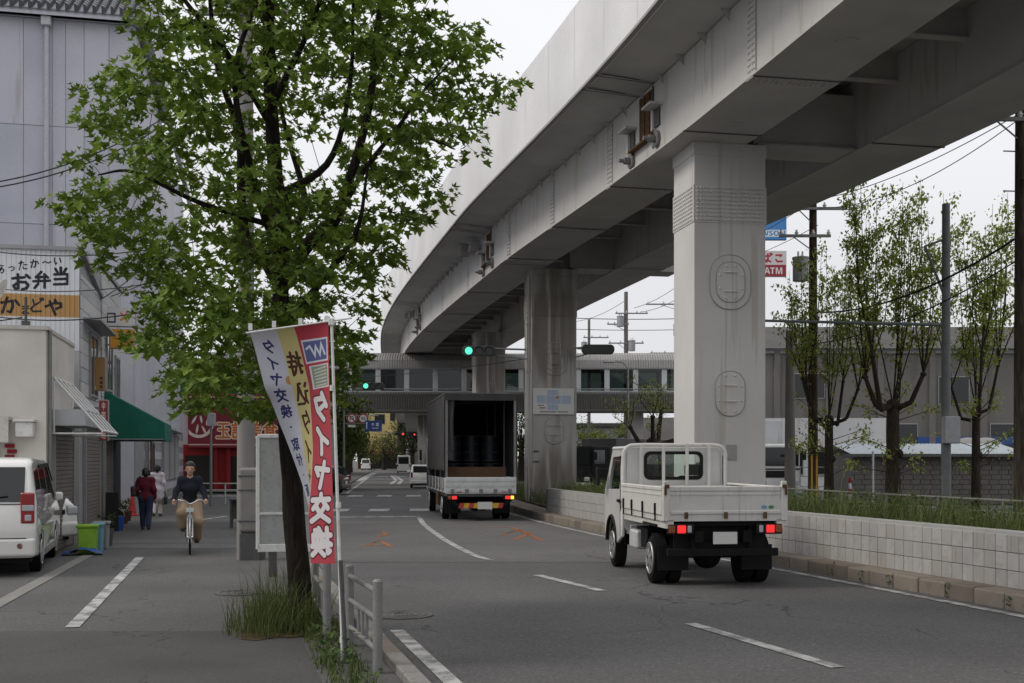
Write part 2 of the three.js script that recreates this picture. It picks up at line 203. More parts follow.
// ---------- hand-drawn lettering (strokes on a 100 x 100 square) ----------
const GLYPH = {
  'タ': '38,5 12,50|30,22 80,22 68,60 30,95|30,48 65,62', 'イ': '75,8 50,38 12,60|52,36 52,95', 'ヤ': '10,38 85,28 70,52|35,10 58,95', '交': '50,4 50,18|8,22 92,22|35,32 15,52|65,32 85,52|68,48 50,72 10,95|32,48 55,75 92,95',
  '換': '22,5 22,88 12,82|6,28 38,28|6,60 38,48|60,5 45,28|60,12 78,12 70,26|48,28 88,28 88,58 48,58 48,28|68,30 68,58|40,66 96,66|68,60 60,80 40,96|70,68 80,84 96,96', '取': '6,10 52,10|14,10 14,82|42,10 42,95|14,34 42,34|14,58 42,58|4,86 52,76|56,20 92,20 80,60 54,95|58,32 74,70 96,95',
  '付': '32,5 10,48|24,34 24,95|38,32 96,32|76,8 76,92 62,84|50,52 60,68', '販': '8,8 38,8 38,66 8,66 8,8|8,28 38,28|8,46 38,46|16,68 6,92|30,68 40,88|50,10 94,10|52,10 52,50 42,94|54,38 88,38 76,70 48,95|56,50 74,78 96,95', '売': '50,2 50,36|14,16 86,16|24,36 76,36|8,62 8,50 92,50 92,62|38,56 34,80 8,95|62,56 62,88 92,92 92,80',
  '持': '22,5 22,88 12,82|4,28 40,28|4,60 40,48|68,4 68,38|46,20 92,20|42,40 96,40|42,60 96,60|78,42 78,94 66,88|52,70 60,82', '込': '12,10 22,22|6,42 22,42 22,74 8,90|22,76 40,92 96,92|52,10 66,12 76,44 94,76|66,24 56,54 36,76', '・': '46,50 54,50',
  'あ': '14,22 80,18|42,4 40,50 46,84|66,34 50,70 26,86 16,72 30,52 60,46 84,58 82,80 60,94', 'っ': '20,50 60,40 82,52 78,74 50,90', 'た': '8,24 56,20|34,4 12,94|54,44 88,42|50,66 58,84 90,84', 'か': '8,34 60,26 62,60 50,92 38,84|36,6 12,90|74,24 92,52', '〜': '6,58 26,44 50,54 74,64 94,48', 'い': '16,18 18,60 30,82 40,66|74,24 86,60',
  'お': '8,26 66,22|34,4 36,84 20,84 12,68 40,48 72,50 86,68 76,86 56,90|76,10 92,26', '弁': '48,4 20,34 76,32|64,18 84,38|6,56 94,56|34,42 32,72 12,95|66,42 66,95', '当': '50,2 50,34|20,8 32,28|80,8 66,28|14,38 86,38 86,92|16,64 86,64|12,92 86,92', 'ま': '14,20 84,18|16,42 82,40|50,4 50,80 30,92 14,80 30,66 56,70 88,90', 'ど': '28,8 38,44|74,26 36,48 16,68 28,88 82,88|76,4 84,16|90,0 98,12', 'や': '8,44 50,26 84,30 86,50 62,60|54,8 62,24|28,16 56,94',
  '玉': '14,12 86,12|18,46 82,46|6,90 94,90|50,12 50,90|66,62 78,76', '記': '24,4 32,14|4,20 46,20|10,34 40,34|10,48 40,48|10,62 40,62 40,90 10,90 10,62|54,12 90,12 90,46 56,46 56,86 94,88 94,72', '美': '30,2 38,14|70,2 60,14|12,18 88,18|18,34 82,34|6,50 94,50|50,16 50,66|8,68 92,68|50,58 40,80 8,96|54,70 68,86 94,96', '食': '50,2 28,22 4,36|50,2 72,22 96,36|50,18 50,30|26,34 74,34 74,62 26,62|26,48 74,48|26,34 26,90 48,84|50,64 66,82 90,94|78,68 58,80',
  'ば': '14,8 10,50 16,92|34,30 78,28|56,8 58,78 42,90 34,76 50,68 84,88|80,4 88,16|92,0 99,11', 'こ': '22,20 78,18 64,30|20,66 34,86 84,84', '中': '16,24 84,24 84,62 16,62 16,24|50,4 50,96', '国': '12,8 88,8 88,92 12,92 12,8|28,28 72,28|30,50 70,50|26,74 74,74|50,28 50,74', '料': '24,6 24,94|6,44 44,44|10,16 16,34|40,14 32,34|22,50 6,74|60,18 70,30|56,40 66,52|50,70 96,58|80,6 80,94', '理': '6,14 40,14|8,46 38,46|4,84 42,74|24,14 24,78|50,10 92,10 92,50 50,50 50,10|50,30 92,30|71,10 71,88|52,70 90,70|44,90 98,90',
};
function glyph(g, ch, x, y, w, h, lw, col, skew = 0) {
  g.strokeStyle = col; g.lineWidth = lw; g.lineJoin = g.lineCap = 'round';
  for (const st of (GLYPH[ch] ?? '').split('|')) { g.beginPath(); st.split(' ').forEach((p, i) => { const [a, b] = p.split(',').map(Number), qx = x + a / 100 * w, qy = y + b / 100 * h - skew * a / 100 * w; i ? g.lineTo(qx, qy) : g.moveTo(qx, qy); }); g.stroke(); }
}

// ---------- ground, road, pavements ----------
const roadL = curve([[-20, 7.2], [0, 1.98], [12, -1.14], [24, -4.2], [30, -5.55], [40, -6.8], [59, -8.7], [133, -16.3], [260, -29.4]]);   // painted left edge
const roadR = curve([[-20, 14.4], [0, 9.4], [13.46, 5.99], [19.2, 4.45], [25.9, 2.55], [38, 0.1], [60, -2.35], [133, -9.9], [260, -23]]);    // painted right edge
const front = (d) => -3.82 - 0.225 * d;                                  // building line of the left side
const STREET = Math.atan(0.225), MEDIAN = Math.atan(0.26);
const ground = setting(mesh('ground', [B(1400, 0.02, 1400, 0, -0.03, -300)], M.ground));
const ds = range(-18, 260, 2);
const road = setting(mesh('road', ribbon((d) => roadL(d) - 0.5, (d) => roadR(d) + 0.3, ds, 0), M.road));
mesh('asphalt_patch', ribbon((d) => roadL(d) - 0.4, (d) => roadR(d) + 0.28, range(20.6, 34.2, 1), 0.004), M.roadPale, road);
setting(mesh('opposite_road', ribbon((d) => roadR(d) + 7.2, (d) => roadR(d) + 14.6, range(-10, 150, 3), 0), M.road));
setting(mesh('cross_street', ribbon(() => -70, (d) => roadL(d) - 0.52, range(45.5, 61, 2), 0), M.road));
function pavement(d0, d1, left, edge, y) {
  const g = ribbon(left, edge, range(d0, d1, 1.5), y), skirt = [];
  for (const d of range(d0, d1, 1.5).slice(0, -1)) { const e = Math.min(d1, d + 1.5); skirt.push(edge(d), y, -d, edge(d), -0.02, -d, edge(e), -0.02, -e, edge(d), y, -d, edge(e), -0.02, -e, edge(e), y, -e); }
  return setting(mesh('pavement', [g, tri(skirt), tri([left(d1), y, -d1, edge(d1), y, -d1, edge(d1), -0.02, -d1, left(d1), y, -d1, edge(d1), -0.02, -d1, left(d1), -0.02, -d1])], M.walk));
}
const walk = pavement(-6, 45, (d) => front(d) - 6, (d) => roadL(d) - 0.42, 0.05);
pavement(62, 200, (d) => roadL(d) - 8, (d) => roadL(d) - 0.62, 0.08);
mesh('asphalt_patch', ribbon((d) => front(d) + 0.4, (d) => roadL(d) - 0.7, range(23.2, 24.3, 0.5), 0.054), M.roadPale, walk); mesh('asphalt_patch', ribbon((d) => front(d) + 1.2, (d) => roadL(d) - 1.1, range(-5, 12, 1), (d, k) => 0.054), M.patch, walk);
mesh('tree_pit', [(() => { const v = []; for (let i = 0; i < 20; i++) { const q = (k) => { const a = k / 20 * 6.283, r = 1 + 0.16 * Math.sin(a * 3 + 1) + 0.1 * Math.sin(a * 7); return [-2.35 + Math.cos(a) * 0.5 * r, 0.06, -12.35 + Math.sin(a) * 0.95 * r]; }; v.push(-2.35, 0.062, -12.35, ...q(i + 1), ...q(i)); } return tri(v); })()], M.soil, walk);
{ // kerb stones of the left pavement: lower at the crossing
  const kerb = setting(new THREE.Group()); kerb.name = 'kerb'; scene.add(kerb);
  const g = boxUV(RB(0.16, 0.16, 0.98, 0.02)), low = boxUV(RB(0.16, 0.1, 0.98, 0.02)), mats = [M.kerbGrey, M.kerbB, M.kerbGrey];
  let i = 0; for (let d = 4; d < 44; d += 0.97) { const xx = roadL(d) - 0.36, s = (roadL(d + 0.5) - roadL(d - 0.5)), m = share('kerb_stone', d > 20 && d < 35 ? low : g, mats[i++ % 3], kerb); m.position.set(xx, d > 20 && d < 35 ? 0.02 : 0.045, -d); m.rotation.y = Math.atan(-s); }
}
// painted markings on the road
const linePts = (f, a, b, s = 1) => range(a, b, s).map((d) => [f(d), d]);
mesh('edge_line', strip(linePts((d) => roadR(d), 6, 41), 0.15, 0.008), M.paint, road);
mesh('edge_line', strip(linePts((d) => roadL(d), 6, 12.4), 0.15, 0.008), M.paint, road);
mesh('edge_line', strip(linePts((d) => roadL(d) + 0.1, 62, 140, 4), 0.15, 0.008), M.paint, road);
for (const p of [[[2.89, 10.18], [2.0, 12.9]], [[1.26, 16.1], [0.40, 18.3]], [[3.9, 6.6], [3.2, 9.1]]]) mesh('lane_dash', strip(p, 0.15, 0.008), M.paint, road);
mesh('lane_line', strip([[-0.40, 20.9], [-0.72, 22], [-1.05, 23.6], [-1.5, 26], [-2.14, 30], [-2.5, 32.5], [-2.9, 36]], 0.15, 0.012), M.paint, road);
mesh('stop_line', strip([[roadL(36.5) + 0.2, 36.3], [-2.95, 36.9]], 0.4, 0.008), M.paint, road);
for (const d of [41.5, 57.5]) for (let k = 0; k < 5; k++) { const xx = roadL(d) + 0.35 + k * 1.45; mesh('crossing_stripe', strip([[xx, d + k * 0.1], [xx + 0.72, d + k * 0.1 + 0.05]], d < 50 ? 2.0 : 2.4, 0.008), M.paint, road); }
mesh('stop_line', strip([[roadL(66) + 0.2, 66], [roadR(66) - 0.5, 66.6]], 0.45, 0.008), M.paint, road);
for (const k of [0, 1]) mesh('lane_line', strip([[X(392, 85) + k * 0.55, 84], [X(392, 85) - 1.2 + k * 0.5, 100], [X(391, 130) + k * 0.35, 130]], 0.3, 0.008), M.paint, road);
mesh('hatched_marking', strip([[X(362, 100), 96], [X(369, 130), 130], [X(374, 150), 150]], 0.9, 0.008), M.paint, road);
for (const [px, d] of [[346, 118], [362, 120], [378, 122], [395, 122], [410, 118]]) mesh('crossing_stripe', strip([[X(px, d), d], [X(px, d) + 1.1, d]], 2.6, 0.008), M.paint, road);
for (const s of [[[361, 546], [385, 545]], [[362, 533], [383, 532], [386, 535], [378, 537]], [[369, 545], [380, 541], [391, 547]], [[502, 536], [519, 530], [542, 541]], [[484, 527], [512, 528], [524, 533]], [[515, 540], [531, 533]]])
  mesh('spray_mark', strip(s.map(([px, py]) => { const d = 2127.5 / (py - 459); return [X(px, d), d]; }), 0.13, 0.008), M.orangePaint, road);
for (const [p, w] of [[[[X(72, 12.25), 12.25], [X(140, 21), 21]], 0.15], [[[X(196, 33.5), 33.5], [X(214, 34.5), 36]], 0.15]]) mesh('pavement_line', strip(p, w, 0.059), M.paint, walk);
mesh('gutter_strip', strip([[X(0, 14.35) + 0.95, 10], [X(0, 14.35), 14.35], [X(90, 21.7), 21.7]], 0.2, 0.058), M.kerbGrey, walk);
// manhole covers
for (const [px, d, y, r, par] of [[403, 13.6, 0.008, 0.36, road], [240, 15.4, 0.058, 0.33, walk]]) mesh('manhole_cover', [C(r, r, 0.012, X(px, d), y, -d, 28), ...[0.3, 0.55, 0.8].map((k) => place(new THREE.TorusGeometry(r * k, 0.008, 4, 28), X(px, d), y + 0.006, -d, Math.PI / 2))], px === 403 ? M.roadPale : M.steelDark, par);

// ---------- median: kerb, tiled planter wall, soil ----------
const kerbX = (d) => roadR(d) + 0.3;
const slopeOf = (f, d) => f(d + 0.5) - f(d - 0.5);
{
  const kerb = setting(new THREE.Group()); kerb.name = 'median_kerb'; scene.add(kerb);
  const gs = [0, 1, 2, 3, 4].map((i) => { const q = boxUV(RB(0.34, 0.26, 0.585, 0.03)), a = q.attributes.uv; for (let k = 0; k < a.count; k++) a.setXY(k, a.getX(k) + i * 0.41, a.getY(k) + i * 0.29); return q; }), mats = [M.kerbA, M.kerbB, M.kerbC, M.kerbA]; let d = 7, i = 0;
  while (d < 75) { const s = slopeOf(kerbX, d), m = share('kerb_stone', gs[(i * 3) % 5], mats[(i * 7 + (i >> 2)) % 4], kerb); m.position.set(kerbX(d) + 0.17 + 0.008 * Math.sin(i * 5.1), 0.075 + 0.006 * Math.sin(i * 3.7), -d); m.rotation.y = Math.atan(-s); d += 0.6 / Math.hypot(1, s); i++; }
  setting(mesh('median_ledge', ribbon((d) => kerbX(d) + 0.3, (d) => kerbX(d) + 1.3, range(6, 75, 1), 0.19), M.kerbB));
}
const wallX = (d) => kerbX(d) + 0.52;
{
  const wall = thing('planter_wall', 'low white tiled planter wall along the median kerb', 'wall');
  const core = [], cope = []; for (let d = 7; d < 37; d += 1) { core.push(beam([wallX(d) + 0.13, 0.44, -d], [wallX(d + 1) + 0.13, 0.44, -(d + 1)], 0.2, 0.84)); cope.push(beam([wallX(d) + 0.14, 0.885, -d], [wallX(d + 1) + 0.14, 0.885, -(d + 1)], 0.24, 0.05)); }
  mesh('wall_core', core, M.grout, wall); mesh('coping', cope, M.tileC, wall);
  const gs = [0, 1, 2, 3, 4, 5, 6].map((i) => { const q = boxUV(RB(0.03, 0.224, 0.22, 0.006)), a = q.attributes.uv; for (let k = 0; k < a.count; k++) a.setXY(k, a.getX(k) + i * 0.37, a.getY(k) + i * 0.53); return q; }), mats = [M.tileA, M.tileB, M.tileC, M.tileA, M.tileD, M.tileC], r = rng(5), far = [];
  let d = 8.2; while (d < 36.6) {
    const s = slopeOf(wallX, d), a = Math.atan(-s);
    for (let k = 0; k < 3; k++) { const y = 0.29 + k * 0.232, xx = wallX(d) + 0.012 + 0.005 * r(); if (d < 28) { const m = share('tile', gs[r() * 7 | 0], mats[r() * 6 | 0], wall); m.position.set(xx, y, -d); m.rotation.y = a; } else far.push(place(gs[0].clone(), xx, y, -d, 0, a)); }
    d += 0.228 / Math.hypot(1, s);
  }
  stuff(mesh('far_tiles', far, M.tileA, wall));
  setting(mesh('planter_soil', ribbon((d) => wallX(d) + 0.2, (d) => wallX(d) + 3.2, range(6, 37, 1), (d, k) => k ? 0.62 : 0.80), M.soil));
  setting(mesh('median_soil', [ribbon((d) => wallX(d) + 3.2, (d) => roadR(d) + 6.9, range(6, 37, 1), (d, k) => k ? 0.12 : 0.62), ribbon((d) => kerbX(d) + 0.9, (d) => roadR(d) + 6.6, range(37, 75, 1), 0.24)], M.soil));
}
{ // pipe fence on the far side of the median
  const f = (d) => roadR(d) + 6.5, t = thing('pipe_fence', 'grey pipe railing behind the weeds of the median planter', 'fence');
  const ends = range(15, 45, 2.0);
  for (const d of ends) mesh('post', [C(0.03, 0.03, 1.05, f(d), 0.53, -d, 8)], M.galvDull, t);
  for (const y of [1.02, 0.78, 0.54]) for (let i = 0; i < ends.length - 1; i++) mesh('rail', [bar([f(ends[i]), y, -ends[i]], [f(ends[i + 1]), y, -ends[i + 1]], y > 1 ? 0.028 : 0.02, 6)], M.galvDull, t);
}

// ---------- elevated expressway ----------
const viaX = curve([[-25, 14.0], [-10, 11.0], [0, 9.0], [10, 7.0], [18.4, 5.35], [22.2, 4.6], [26, 3.82], [31.4, 2.55], [39.1, 0.6], [43.5, -0.45], [64.5, -4.85], [79, -7.35], [90, -8.75], [110, -10.6], [132, -12.3], [150, -13.9], [190, -17.3], [260, -23]]);
const viaDrop = (d) => d < 75 ? 0 : -0.031 * (d - 75) * sstep(70, 95, d);
function viaPoint(d, w, y) { const s = viaX(d + 0.25) * 2 - viaX(d - 0.25) * 2, l = Math.hypot(1, s); return [viaX(d) + w / l, y + viaDrop(d), -(d - w * s / l)]; }
function sweep(profile, st, closed = true) {
  const v = [], n = profile.length, last = closed ? n : n - 1;
  for (let i = 0; i < st.length - 1; i++) for (let k = 0; k < last; k++) { const p = profile[k], q = profile[(k + 1) % n], a = viaPoint(st[i], ...p), b = viaPoint(st[i], ...q), c = viaPoint(st[i + 1], ...q), e = viaPoint(st[i + 1], ...p); v.push(...a, ...c, ...b, ...a, ...e, ...c); }
  return tri(v);
}

{
  const via = thing('elevated_expressway', 'pale steel box girder expressway curving overhead above the road', 'viaduct');
  const st = [...range(-24, 88, 1.4), ...range(92, 255, 6)], Yb = 9.2, Yt = 10.9;
  for (const [w0, w1] of [[0, 1.68], [4.62, 6.3]]) { mesh('box_girder', [sweep([[w0, Yb], [w0, Yt], [w1, Yt], [w1, Yb]], st)], M.viaduct, via); mesh('bottom_flange', [sweep([[w0 - 0.07, Yb - 0.035], [w0 - 0.07, Yb], [w1 + 0.07, Yb], [w1 + 0.07, Yb - 0.035]], st)], M.viaductUnder, via); }
  mesh('deck_slab', [sweep([[-1.4, 11.06], [-1.4, 11.55], [7.6, 11.55], [7.6, 11.1], [6.35, 10.92], [-0.05, 10.92]], st)], M.viaductUnder, via);
  // noise barrier panels: each its own plate on the outer edge
  const panels = range(15, 92, 2.4);
  for (let i = 0; i < panels.length - 1; i++) { const a = panels[i] + 0.006, b = panels[i + 1] - 0.006; mesh('barrier_panel', [sweep([[-1.5, 11.04], [-1.5, 13.28], [-1.4, 13.32], [-1.32, 13.28], [-1.32, 11.04]], range(a, b, 0.8)), ], M.parapet, via); }
  mesh('barrier_panel', [sweep([[-1.5, 11.04], [-1.5, 13.28], [-1.32, 13.28], [-1.32, 11.04]], range(-24, 15 - 0.01, 1.5))], M.parapet, via); mesh('barrier_panel', [sweep([[-1.5, 11.04], [-1.5, 13.28], [-1.32, 13.28], [-1.32, 11.04]], [...range(92.01, 255, 6)])], M.parapet, via);
  mesh('barrier_core', [sweep([[-1.47, 11.06], [-1.47, 13.26], [-1.35, 13.26], [-1.35, 11.06]], st)], M.parapet, via);
  mesh('barrier_panel', [sweep([[7.8, 11.04], [7.8, 13.28], [7.62, 13.28], [7.62, 11.04]], st)], M.parapet, via);
  mesh('drip_edge', [sweep([[-1.52, 10.985], [-1.52, 11.05], [-1.4, 11.05], [-1.4, 10.985]], st)], M.deck, via);
  // cross beams between the girders
  const box = (d, w0, w1, y0, y1, t) => { const a = viaPoint(d, w0, (y0 + y1) / 2), b = viaPoint(d, w1, (y0 + y1) / 2); return beam(a, b, t, y1 - y0); };
  for (const d of range(4, 88, 2.6)) { mesh('cross_beam', [box(d, 1.66, 4.64, 10.3, 10.93, 0.02), box(d, 1.66, 4.64, 10.27, 10.3, 0.24)], M.viaductUnder, via); }
  for (const d of range(5, 86, 1.3)) mesh('bracket', [tri([...viaPoint(d, 0, 10.68), ...viaPoint(d, -0.01, 10.93), ...viaPoint(d, -0.22, 10.95), ...viaPoint(d + 0.02, 0, 10.68), ...viaPoint(d + 0.02, -0.22, 10.95), ...viaPoint(d + 0.02, -0.01, 10.93)])], M.viaduct, via);
  // bolted splices down the web and across the bottom
  const boltG = boxUV(C(0.024, 0.02, 0.03, 0, 0, 0, 6));
  for (const d of [14, 22.1, 31, 36.4, 42, 50.5, 58, 66, 75]) {
    const a = mesh('splice_plate', [sweep([[-0.02, 9.24], [-0.02, 10.86], [0, 10.86], [0, 9.24]], [d - 0.19, d + 0.19])], M.viaduct, via); mesh('splice_plate', [sweep([[-0.06, 9.14], [-0.06, 9.166], [1.74, 9.166], [1.74, 9.14]], [d - 0.17, d + 0.17])], M.viaductUnder, via);
    if (d < 45) { const g = []; for (let k = 0; k < 13; k++) for (const o of [-0.13, -0.05, 0.05, 0.13]) { const p = viaPoint(d + o, -0.03, 9.32 + k * 0.12); g.push(place(boltG.clone(), ...p, 0, 0, Math.PI / 2)); } for (let k = 0; k < 14; k++) for (const o of [-0.1, 0, 0.1]) g.push(place(boltG.clone(), ...viaPoint(d + o, 0.05 + k * 0.12, 9.13))); stuff(mesh('bolts', g, M.viaduct, a)); }
  }
  // movement joints beside the piers: rust-stained recess, seat plates and round anchors
  for (const d of [28.2, 45.6, 67.5]) {
    const a = Math.atan(-(viaX(d + 0.5) - viaX(d - 0.5)));
    const p = (o, w, y) => viaPoint(d + o, w, y), bx = (w, h, l, o, ww, y) => place(new THREE.BoxGeometry(w, h, l), ...p(o, ww, y), 0, a, 0);
    mesh('joint_gap', [bx(0.05, 1.5, 0.05, -0.45, -0.012, 10.1), bx(0.05, 1.2, 0.05, 0.45, -0.012, 10.2), ], M.steelDark, via);
    mesh('rusty_plate', [bx(0.03, 1.2, 0.82, 0, -0.015, 10.2), bx(0.05, 1.1, 0.05, 0.1, -0.03, 10.2), bx(0.05, 1.1, 0.05, -0.25, -0.03, 10.2)], M.rust, via);
    for (const [o, y] of [[-0.75, 9.98], [1.0, 9.9]]) mesh('seat_plate', [bx(0.34, 0.05, 0.62, o, -0.15, y + 0.28), bx(0.1, 0.5, 0.1, o + 0.2, -0.05, y)], M.viaduct, via);
    mesh('sill_plate', [bx(0.16, 0.05, 1.7, 0.15, -0.08, 9.62)], M.rust, via);
    for (const [o, y] of [[-0.72, 9.5], [1.05, 9.42]]) { mesh('anchor', [place(new THREE.CylinderGeometry(0.2, 0.2, 0.06, 16), ...p(o, -0.05, y), 0, a, Math.PI / 2), place(new THREE.CylinderGeometry(0.09, 0.09, 0.2, 10), ...p(o, -0.14, y), 0, a, Math.PI / 2), place(new THREE.CylinderGeometry(0.05, 0.05, 0.34, 8), ...p(o, -0.2, y), 0, a, Math.PI / 2)], M.galvDull, via); }
    mesh('joint_seam', [sweep([[-0.09, 9.15], [-0.09, 9.17], [1.77, 9.17], [1.77, 9.15]], [d - 2.6, d - 2.54]), sweep([[4.53, 9.15], [4.53, 9.17], [6.39, 9.17], [6.39, 9.15]], [d - 2.6, d - 2.54])], M.steelDark, via);
    if (d > 30) { mesh('drain_box', [bx(0.4, 0.34, 0.45, 3.4, -0.4, 10.66)], M.deck, via); mesh('drain_box', [bx(0.3, 0.3, 0.6, 1.9, -0.3, 10.55)], M.deck, via); }
    for (const o of [-0.5, 0.55]) mesh('joint_line', [sweep([[-1.5, 11.03], [-1.5, 10.97], [-0.03, 10.89], [-0.03, 10.93]], [d + o - 0.025, d + o + 0.025])], M.steelDark, via);
    for (const [o, y] of [[-0.75, 9.98], [1.0, 9.9]]) mesh('recess', [bx(0.05, 0.42, 0.42, o + 0.05, -0.02, y + 0.02)], M.steelDark, via);
  }
  for (const d of [20, 25, 34, 40]) for (const w of [0.85, 5.45]) mesh('access_hatch', [place(new THREE.CylinderGeometry(0.22, 0.22, 0.02, 20), ...viaPoint(d, w, 9.158))], M.viaductUnder, via);
}
function pier(x, d, turn, w, dep, top, mt, label, kind) {
  const t = thing('viaduct_pier', label, 'pier', [x, 0, -d], turn, 'expressway piers');      // origin: front left foot; body runs to +x and -z
  mesh('shaft', [RB(w, top, dep, 0.02, w / 2, top / 2, -dep / 2)], mt, t);
  mesh('haunch', [RB(w + 0.05, 0.3, dep + 0.05, 0.02, w / 2, top - 0.15, -dep / 2)], mt, t);
  mesh('cross_head', [B(4.4, 1.3, 0.9, w + 2.0, 9.9, -dep / 2), B(4.3, 0.05, 1.2, w + 2.0, 9.23, -dep / 2)], M.viaductUnder, t);
  if (kind < 3) {
    const y = top - 1.42, sp = mesh('splice_band', [B(w + 0.03, 0.86, dep + 0.03, w / 2, y, -dep / 2)], mt, t), bolts = [];
    if (kind < 2) { for (let i = 0; i < 20; i++) for (let k = 0; k < 9; k++) bolts.push(C(0.026, 0.02, 0.035, 0.08 + i * (w - 0.16) / 19, y - 0.37 + k * 0.0925, 0.03, 6, Math.PI / 2)); for (let i = 0; i < 12; i++) for (let k = 0; k < 9; k++) bolts.push(C(0.026, 0.02, 0.035, -0.03, y - 0.37 + k * 0.0925, -0.08 - i * (dep - 0.16) / 11, 6, 0, Math.PI / 2)); stuff(mesh('bolts', bolts, mt, sp)); }
    const ring = (cx, cy, rw, rh, h) => { // oval manhole door with handle bars and bolts
      const p = rrect(cx - rw, cy - rh, cx + rw, cy + rh, rw * 0.92, 8), q = rrect(cx - rw * 0.7, cy - rh * 0.74, cx + rw * 0.7, cy + rh * 0.74, rw * 0.62, 8);
      const m = mesh('access_door', [ext(p, 0.02, 0), ...(h ? [ext(q, 0.035, 0)] : [])], mt, t); const loop = (pts, z) => prep(new THREE.TubeGeometry(new THREE.CatmullRomCurve3(pts.map(([x, y]) => V(x, y, z)), true), 64, 0.011, 5, true)); mesh('seam', [loop(p, 0.018), ...(h ? [loop(q, 0.032)] : [])], M.deck, m);
      mesh('handle', [-0.32, 0.32].map((k) => [bar([cx - 0.14, cy + k * rh * 1.1, 0.07], [cx + 0.14, cy + k * rh * 1.1, 0.07], 0.014, 6), bar([cx - 0.14, cy + k * rh * 1.1, 0.02], [cx - 0.14, cy + k * rh * 1.1, 0.075], 0.012, 6), bar([cx + 0.14, cy + k * rh * 1.1, 0.02], [cx + 0.14, cy + k * rh * 1.1, 0.075], 0.012, 6)]), mt, m);
      mesh('bolt', Array.from({ length: 8 }, (_, i) => { const a = i * Math.PI / 4 + 0.39; return S(0.025, cx + Math.cos(a) * rw * (h ? 0.58 : 0.84), cy + Math.sin(a) * rh * (h ? 0.64 : 0.86), h ? 0.055 : 0.03, 1, 1, 0.7, 6); }), mt, m);
    };
    if (kind < 2) { ring(w * 0.50, kind === 0 ? 5.95 : 5.7, 0.5, 0.63, true); ring(w * 0.50, kind === 0 ? 3.37 : 2.95, 0.36, 0.52, false); } else ring(w * 0.5, 5.6, 0.45, 0.6, true);
    mesh('vent_slot', [B(0.22, 0.05, 0.03, 0.16, 2.15, 0.01), B(0.22, 0.05, 0.03, 0.16, 1.75, 0.01)], M.steelDark, t);
    if (kind === 0) mesh('number_plate', [B(0.26, 0.36, 0.012, w * 0.52, 2.0, 0.006)], M.tileB, t);
  }
  return t;
}
const via0 = 0.197;
pier(X(694, 26.5), 26.5, via0, 1.76, 1.4, 9.17, M.pier, 'large clean pale grey pier beside the white flatbed truck', 0);
const pier2 = pier(X(532, 44), 44, via0, 1.76, 1.4, 9.17, M.pierDirty, 'stained grey pier with a map board behind the tarpaulin truck', 1);
pier(X(476, 66), 66, via0, 1.7, 1.4, 9.17, M.pierDirty, 'pier standing in front of the covered footbridge', 2);
for (const [d, l] of [[140, 'pier beyond the footbridge under the descending expressway'], [178, 'farthest visible pier of the expressway']]) pier(X(d < 150 ? 418 : 412, d), d, 0.1, 1.7, 1.4, 9.17 + viaDrop(d), M.pierDirty, l, 3);
{ // map board and conduit on the second pier
  const w = 1.32, h = 1.0, t = thing('area_map_board', 'white and pale blue map board fixed to the stained pier', 'sign', [X(532, 44) + 0.06, 4.06, -44 + 0.03 - 0.02], via0);
  mesh('board', [RB(w + 0.3, h, 0.03, 0.006, 0.78, 0, 0.02)], M.white, t);
  const tx = canvasTex(512, 272, (g) => { g.fillStyle = '#c9cac6'; g.fillRect(0, 0, 512, 272); g.fillStyle = '#a3b0c4'; for (const r of [[40, 72, 110, 86], [176, 12, 142, 56], [160, 72, 190, 92], [176, 170, 140, 60], [360, 72, 120, 92]]) g.fillRect(...r); g.strokeStyle = '#8494ad'; g.lineWidth = 5; g.beginPath(); g.moveTo(248, 10); g.lineTo(248, 232); g.stroke(); g.fillStyle = '#b07a3c'; g.beginPath(); g.ellipse(302, 94, 24, 13, -0.3, 0, 7); g.fill(); g.fillStyle = '#333'; for (let i = 0; i < 5; i++) g.fillRect(56 + i * 15, 174, 11, 11); g.fillStyle = '#9a3c34'; for (let i = 0; i < 4; i++) g.fillRect(76 + i * 20, 200, 15, 15); g.fillStyle = '#3a3a3a'; for (let i = 0; i < 24; i++) if (i !== 14) g.fillRect(84 + i * 15, 244, 11, 12); });
  const pm = new THREE.Mesh(new THREE.PlaneGeometry(w + 0.26, h - 0.04), new THREE.MeshStandardMaterial({ map: tx, roughness: 0.6 })); pm.name = 'printed_map'; pm.position.set(0.78, 0, 0.039); t.add(pm);
}
{ const d = 43.9, x = X(528.6, d); tag(mesh('drain_pipe', [C(0.075, 0.075, 8.6, x, 4.5, -d, 10), ...[1.5, 3.4, 5.2, 7].map((y) => C(0.095, 0.095, 0.06, x, y, -d, 10))], M.pierDirty), 'pale drain pipe running down the stained pier', 'pipe'); }

